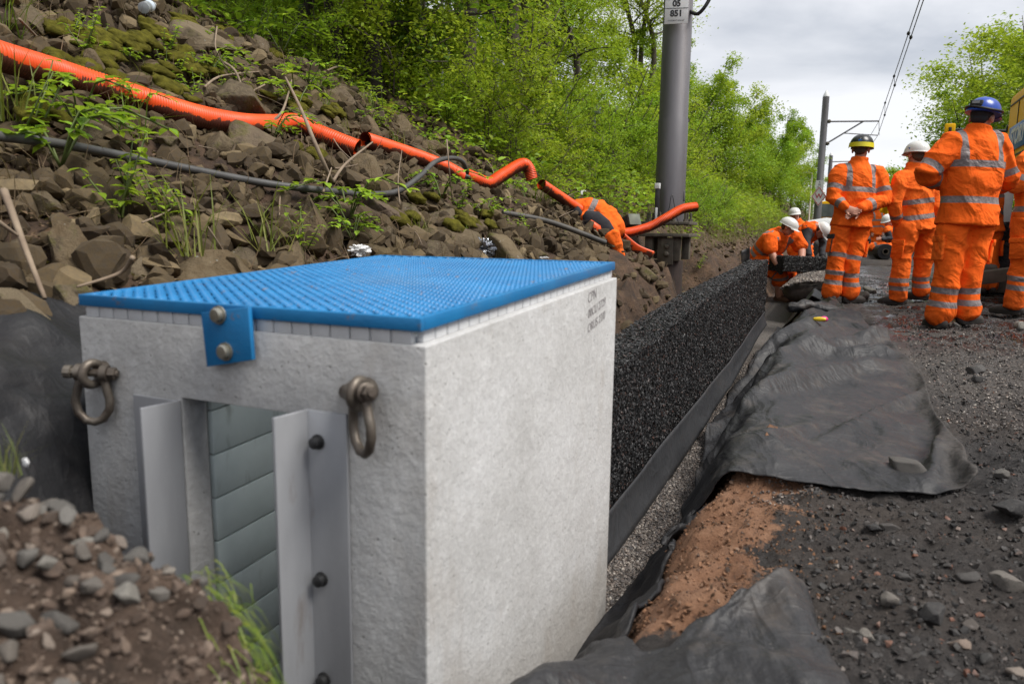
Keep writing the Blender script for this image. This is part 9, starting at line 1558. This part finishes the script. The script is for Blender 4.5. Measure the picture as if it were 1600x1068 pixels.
for z in (.72, 1.02, 1.32): mb.box(S(s0 - .10, t0 - 1.05, z), (.10, .50, .035), RT)
for t in (t0 - .80, t0 - 1.30): mb.box(S(s0 - .10, t, 1.0), (.10, .04, .80), RT)
pch(build(mb, 'access_step', M_WHITE, bevel=.006), ex)
mb = MB().box(S(s0 - 2.6, t0 + 6, 0), (.01, .01, .01), RT)
# small amber and black mirror arm seen left of the tallest worker
q = at_d(1484, 203, 14.); mr = empty('mirror_arm', q - UP * 1.9); tag(mr, 'amber work lamp on a black arm showing left of the tallest worker', 'work lamp')
pch(build(MB().box(q, (.17, .10, .22), RT), 'amber_lamp', M_YELLOW, bevel=.02), mr); pch(build(MB().box(q - D * .055, (.05, .02, .09), RT), 'lens', M_BLACK, bevel=.01), mr); pch(build(MB().tube([q + NS * .06, q + NS * .5 - UP * .03, q + NS * 1.6 - UP * .1], .025, 8).tube([q + NS * 1.6 - UP * .1, q + NS * 1.6 - UP * 2.6], .03, 8), 'arm', M_BLACK), mr)
# wrapped stack of black blocks and rubble heap
a0 = at_z(1562, 430, .0); s1, t1, _ = st(a0)
pb = at_d(1552, 405, 9.6); s1, t1, z1 = st(pb); stk = empty('wrapped_block_stack', S(s1 + .6, t1, 0)); tag(stk, 'stack of black blocks wrapped in dark film behind the tallest worker', 'block stack')
mb = MB().box(S(s1 + .55, t1 + .3, .44), (1.7, .9, .50), RT); V = np.array(mb.v); w_ = build(mb, 'film', M_FILM, bevel=.03); pch(w_, stk)
cb = np.random.default_rng(4); n = 2600; cp = np.stack([cb.uniform(-.3, 1.4, n), cb.uniform(-.15, .75, n), cb.uniform(.70, .92, n)], 1); front = cb.uniform(0, 1, n) < .5; cp[front, 1] = -.15
P = (s1 + cp[:, 0])[:, None] * NS + (t1 + cp[:, 1])[:, None] * D + cp[:, 2][:, None] * UP; P[~front] += UP * 0; P[~front, 2] = .92
bk = pch(build(MB().box(S(s1 + .55, t1 + .3, .80), (1.66, .86, .22), RT), 'top_block', M_RUBBER, bevel=.01), stk); ch_ = link('chip_surface', scatter(CHIP, P, cb.uniform(.02, .045, n), rand_rots(n), cb.uniform(0, .9, n), 'chip_surface', M_CHIP)); child_world(ch_, bk)
tb_ = build(MB().box(S(s1 + .55, t1 + .3, .10), (1.6, .85, .14), RT), 'pallet', M_WOOD, bevel=.01); pch(tb_, stk)
# heap of rubble behind the right hand men
rgq = np.random.default_rng(14)
hc = at_z(1562, 452, 0); hs0, ht0, _ = st(hc)
for k in range(46):
    s, t = hs0 + rgq.normal(.25, .42), ht0 + rgq.normal(0.1, .30); d2 = ((s - hs0 - .25) / .7) ** 2 + ((t - ht0 - .1) / .5) ** 2
    put_rock('rubble_lump', (DSTONE if k % 3 else STONE)[k % 6], s, t, rgq.uniform(.10, .24), 'rubble lump in the low heap behind the boots at the right', 'rubble heap beside the wrapped stack', bank=False, up=.2, tilt=1.2, z=max(0, .26 * (1 - d2)))
q = at_d(1546, 432, 8.6); tag(build(MB().box(q, (.62, .13, .15), np.array(Matrix.Rotation(-.2, 3, 'Y')) @ RT), 'timber_baulk', M_WOOD, bevel=.012), 'grey timber baulk tipped against the rubble heap', 'timber'); q = at_d(1540, 420, 8.9); o = link('tan_boulder', STONE[2]); o.matrix_world = Matrix.Translation(Vector(q)) @ Matrix.Diagonal((.30, .25, .24, 1)); tag(o, 'tan boulder behind the timber baulk', 'boulder')
q = at_d(1493, 440, 7.2); mb = MB().loft([q - UP * .18, q, q + UP * .2], [(.07, .06), (.09, .07), (.05, .05)], NS, 12); yb = build(mb, 'yellow_bag', M_YEL, ang=None); tag(yb, 'yellow bag with a dark stripe seen between the legs of the tallest worker', 'bag'); child_world(build(MB().loft([q + UP * .02, q + UP * .06], [(.095, .075), (.09, .072)], NS, 12, round_cap=False), 'dark_stripe', M_BLACK), yb)
# black block held by the two bending men
bc0, bc1 = at_d(1213, 411, 11.15), at_d(1306, 414, 11.5); ax_ = nrm(bc1 - bc0); Ln = np.linalg.norm(bc1 - bc0); yy = nrm(np.cross(UP, ax_)); zz = np.cross(ax_, yy); RBk = np.stack([ax_, yy, zz], 1); cc = (bc0 + bc1) / 2
hb = build(MB().box(cc, (Ln, .34, .22), RBk), 'rubber_block', M_RUBBER, bevel=.01); tag(hb, 'loose black bonded rubber block carried by the two bending workers', 'block'); n = 5200; cb = np.random.default_rng(9); u = cb.uniform(-.5, .5, (n, 3)); fcs = cb.integers(0, 4, n); u[fcs == 0, 1] = -.5; u[fcs == 1, 2] = .5; u[fcs == 2, 0] = -.5; u[fcs == 3, 2] = -.5
P = cc + (u * np.array([Ln, .34, .22])) @ RBk.T; ch_ = link('chip_surface', scatter(CHIP, P, cb.uniform(.018, .04, n), rand_rots(n), cb.uniform(0, .95, n) ** 1.2, 'chip_surface', M_CHIP)); child_world(ch_, hb)
# roll of fabric
q = at_d(1383.5, 393, 16.2); axr = nrm(np.array([-.25, -1, .05])); e1 = nrm(np.cross(axr, UP)); e2 = np.cross(e1, axr); RR = np.stack([e1, e2, axr], 1)
mb = MB().lathe([(.165, -.9), (.172, -.88), (.172, .0), (.165, .02), (.075, .022), (.07, .0), (.07, -.2)], q, RR, 32); rl = build(mb, 'fabric_roll', M_GEOD, ang=40); tag(rl, 'roll of black fabric on a cardboard tube lying on the trackbed', 'fabric roll')
child_world(build(MB().lathe([(.068, -.3), (.068, .035), (.05, .035), (.05, -.3)], q, RR, 24), 'cardboard_tube', M_WOOD), rl)
mnd = MB().ell(S(st(q)[0] + .1, st(q)[1] + .4, .05), (1.3, .9, .22), RT, seg=24, rings=12); V = np.array(mnd.v); V += np.array([0, 0, 1]) * (fbm(V[:, 0] * 3, V[:, 1] * 3, None, 3, 6) * .06)[:, None]; mnd.v = [tuple(v) for v in V]; tag(build(mnd, 'dirt_mound', M_GROUND, ang=None), kind='structure')
# far yellow machines
def far_machine(x, ybase, d_, W_, H_, label, cab=True):
    P = at_d(x, ybase, d_); s, t, _ = st(P); z0 = Gs(s, t); m = empty('yellow_machine', S(s, t, z0)); tag(m, label, 'machine', 'yellow machines far down the track')
    bd = pch(build(MB().box(S(s, t, z0 + H_ * .38), (W_, 2.6, H_ * .34), RT, taper=.94), 'body', M_YELLOW, bevel=.08), m)
    if cab:
        pch(build(MB().box(S(s - W_ * .12, t - .5, z0 + H_ * .76), (W_ * .55, 1.3, H_ * .46), RT, taper=.85), 'cab', M_YELLOW, bevel=.06), m); g_ = MB().box(S(s - W_ * .12, t - 1.14, z0 + H_ * .78), (W_ * .42, .03, H_ * .30), RT); g_.box(S(s - W_ * .40, t - .5, z0 + H_ * .78), (.03, .9, H_ * .28), RT); pch(build(g_, 'cab_window', M_GLASS), m)
    mb = MB()
    for q in (-1, 1): mb.loft([S(s + q * W_ * .38, t - 1.3, z0 + H_ * .12), S(s + q * W_ * .38, t + 1.3, z0 + H_ * .12)], [(.22, H_ * .12), (.22, H_ * .12)], NS, 12)
    pch(build(mb, 'track_chain', M_TYRE, ang=40), m)
    pch(build(MB().loft([S(s + W_ * .2, t - 1., z0 + H_ * .5), S(s + W_ * .2, t - 2.0, z0 + H_ * 1.1), S(s + W_ * .2, t - 3.0, z0 + H_ * .75)], [(.16, .2), (.15, .22), (.1, .14)], NS, 8), 'boom', M_YELLOW), m)
    for q in (-.3, .3): pch(build(MB().lathe([(.08, 0), (.08, .05)], S(s + q * W_, t - 1.32, z0 + H_ * .42), np.stack([NS, UP, -D], 1), 12), 'headlamp', M_WHITE), m)
far_machine(1364, 352, 40, 2.4, 2.5, 'yellow excavator with a glazed cab right of the clasped hands worker'); far_machine(1301, 355, 46, 2.3, 2.6, 'yellow machine far off between the signed mast and the worker'); far_machine(1424, 352, 42, 1.8, 3.4, 'yellow machine showing beside the plain white helmet worker', False)
# white bowser
P = at_d(1291, 345, 27); s, t, z = st(P); z0 = Gs(s, t); bw_ = empty('white_bowser', S(s, t, z0)); tag(bw_, 'white rounded tank on a trailer behind the bending workers', 'tank')
pch(build(MB().loft([S(s - .55, t, z0 + .85), S(s, t, z0 + .9), S(s + .75, t, z0 + .85)], [(.5, .42), (.55, .46), (.5, .42)], UP, 16), 'tank', M_WHITE, ang=None), bw_); pch(build(MB().box(S(s + .1, t, z0 + .35), (1.5, .8, .12), RT), 'chassis', M_RUST, bevel=.02), bw_)
pch(build(MB().lathe([(.09, 0), (.09, .04), (.05, .05)], S(s - .2, t - .46, z0 + 1.05), np.stack([NS, UP, -D], 1), 16), 'gauge', M_BLACK), bw_); pch(build(MB().box(S(s + .05, t - .47, z0 + .78), (.5, .02, .05), RT).box(S(s + .05, t - .475, z0 + .70), (.42, .02, .04), RT), 'print_line', M_RED), bw_)
for q in (-.45, .6): pch(build(MB().lathe([(.28, -.1), (.3, 0), (.28, .1)], S(s + q, t - .4, z0 + .3), np.stack([NS, UP, -D], 1), 18), 'wheel', M_TYRE), bw_)
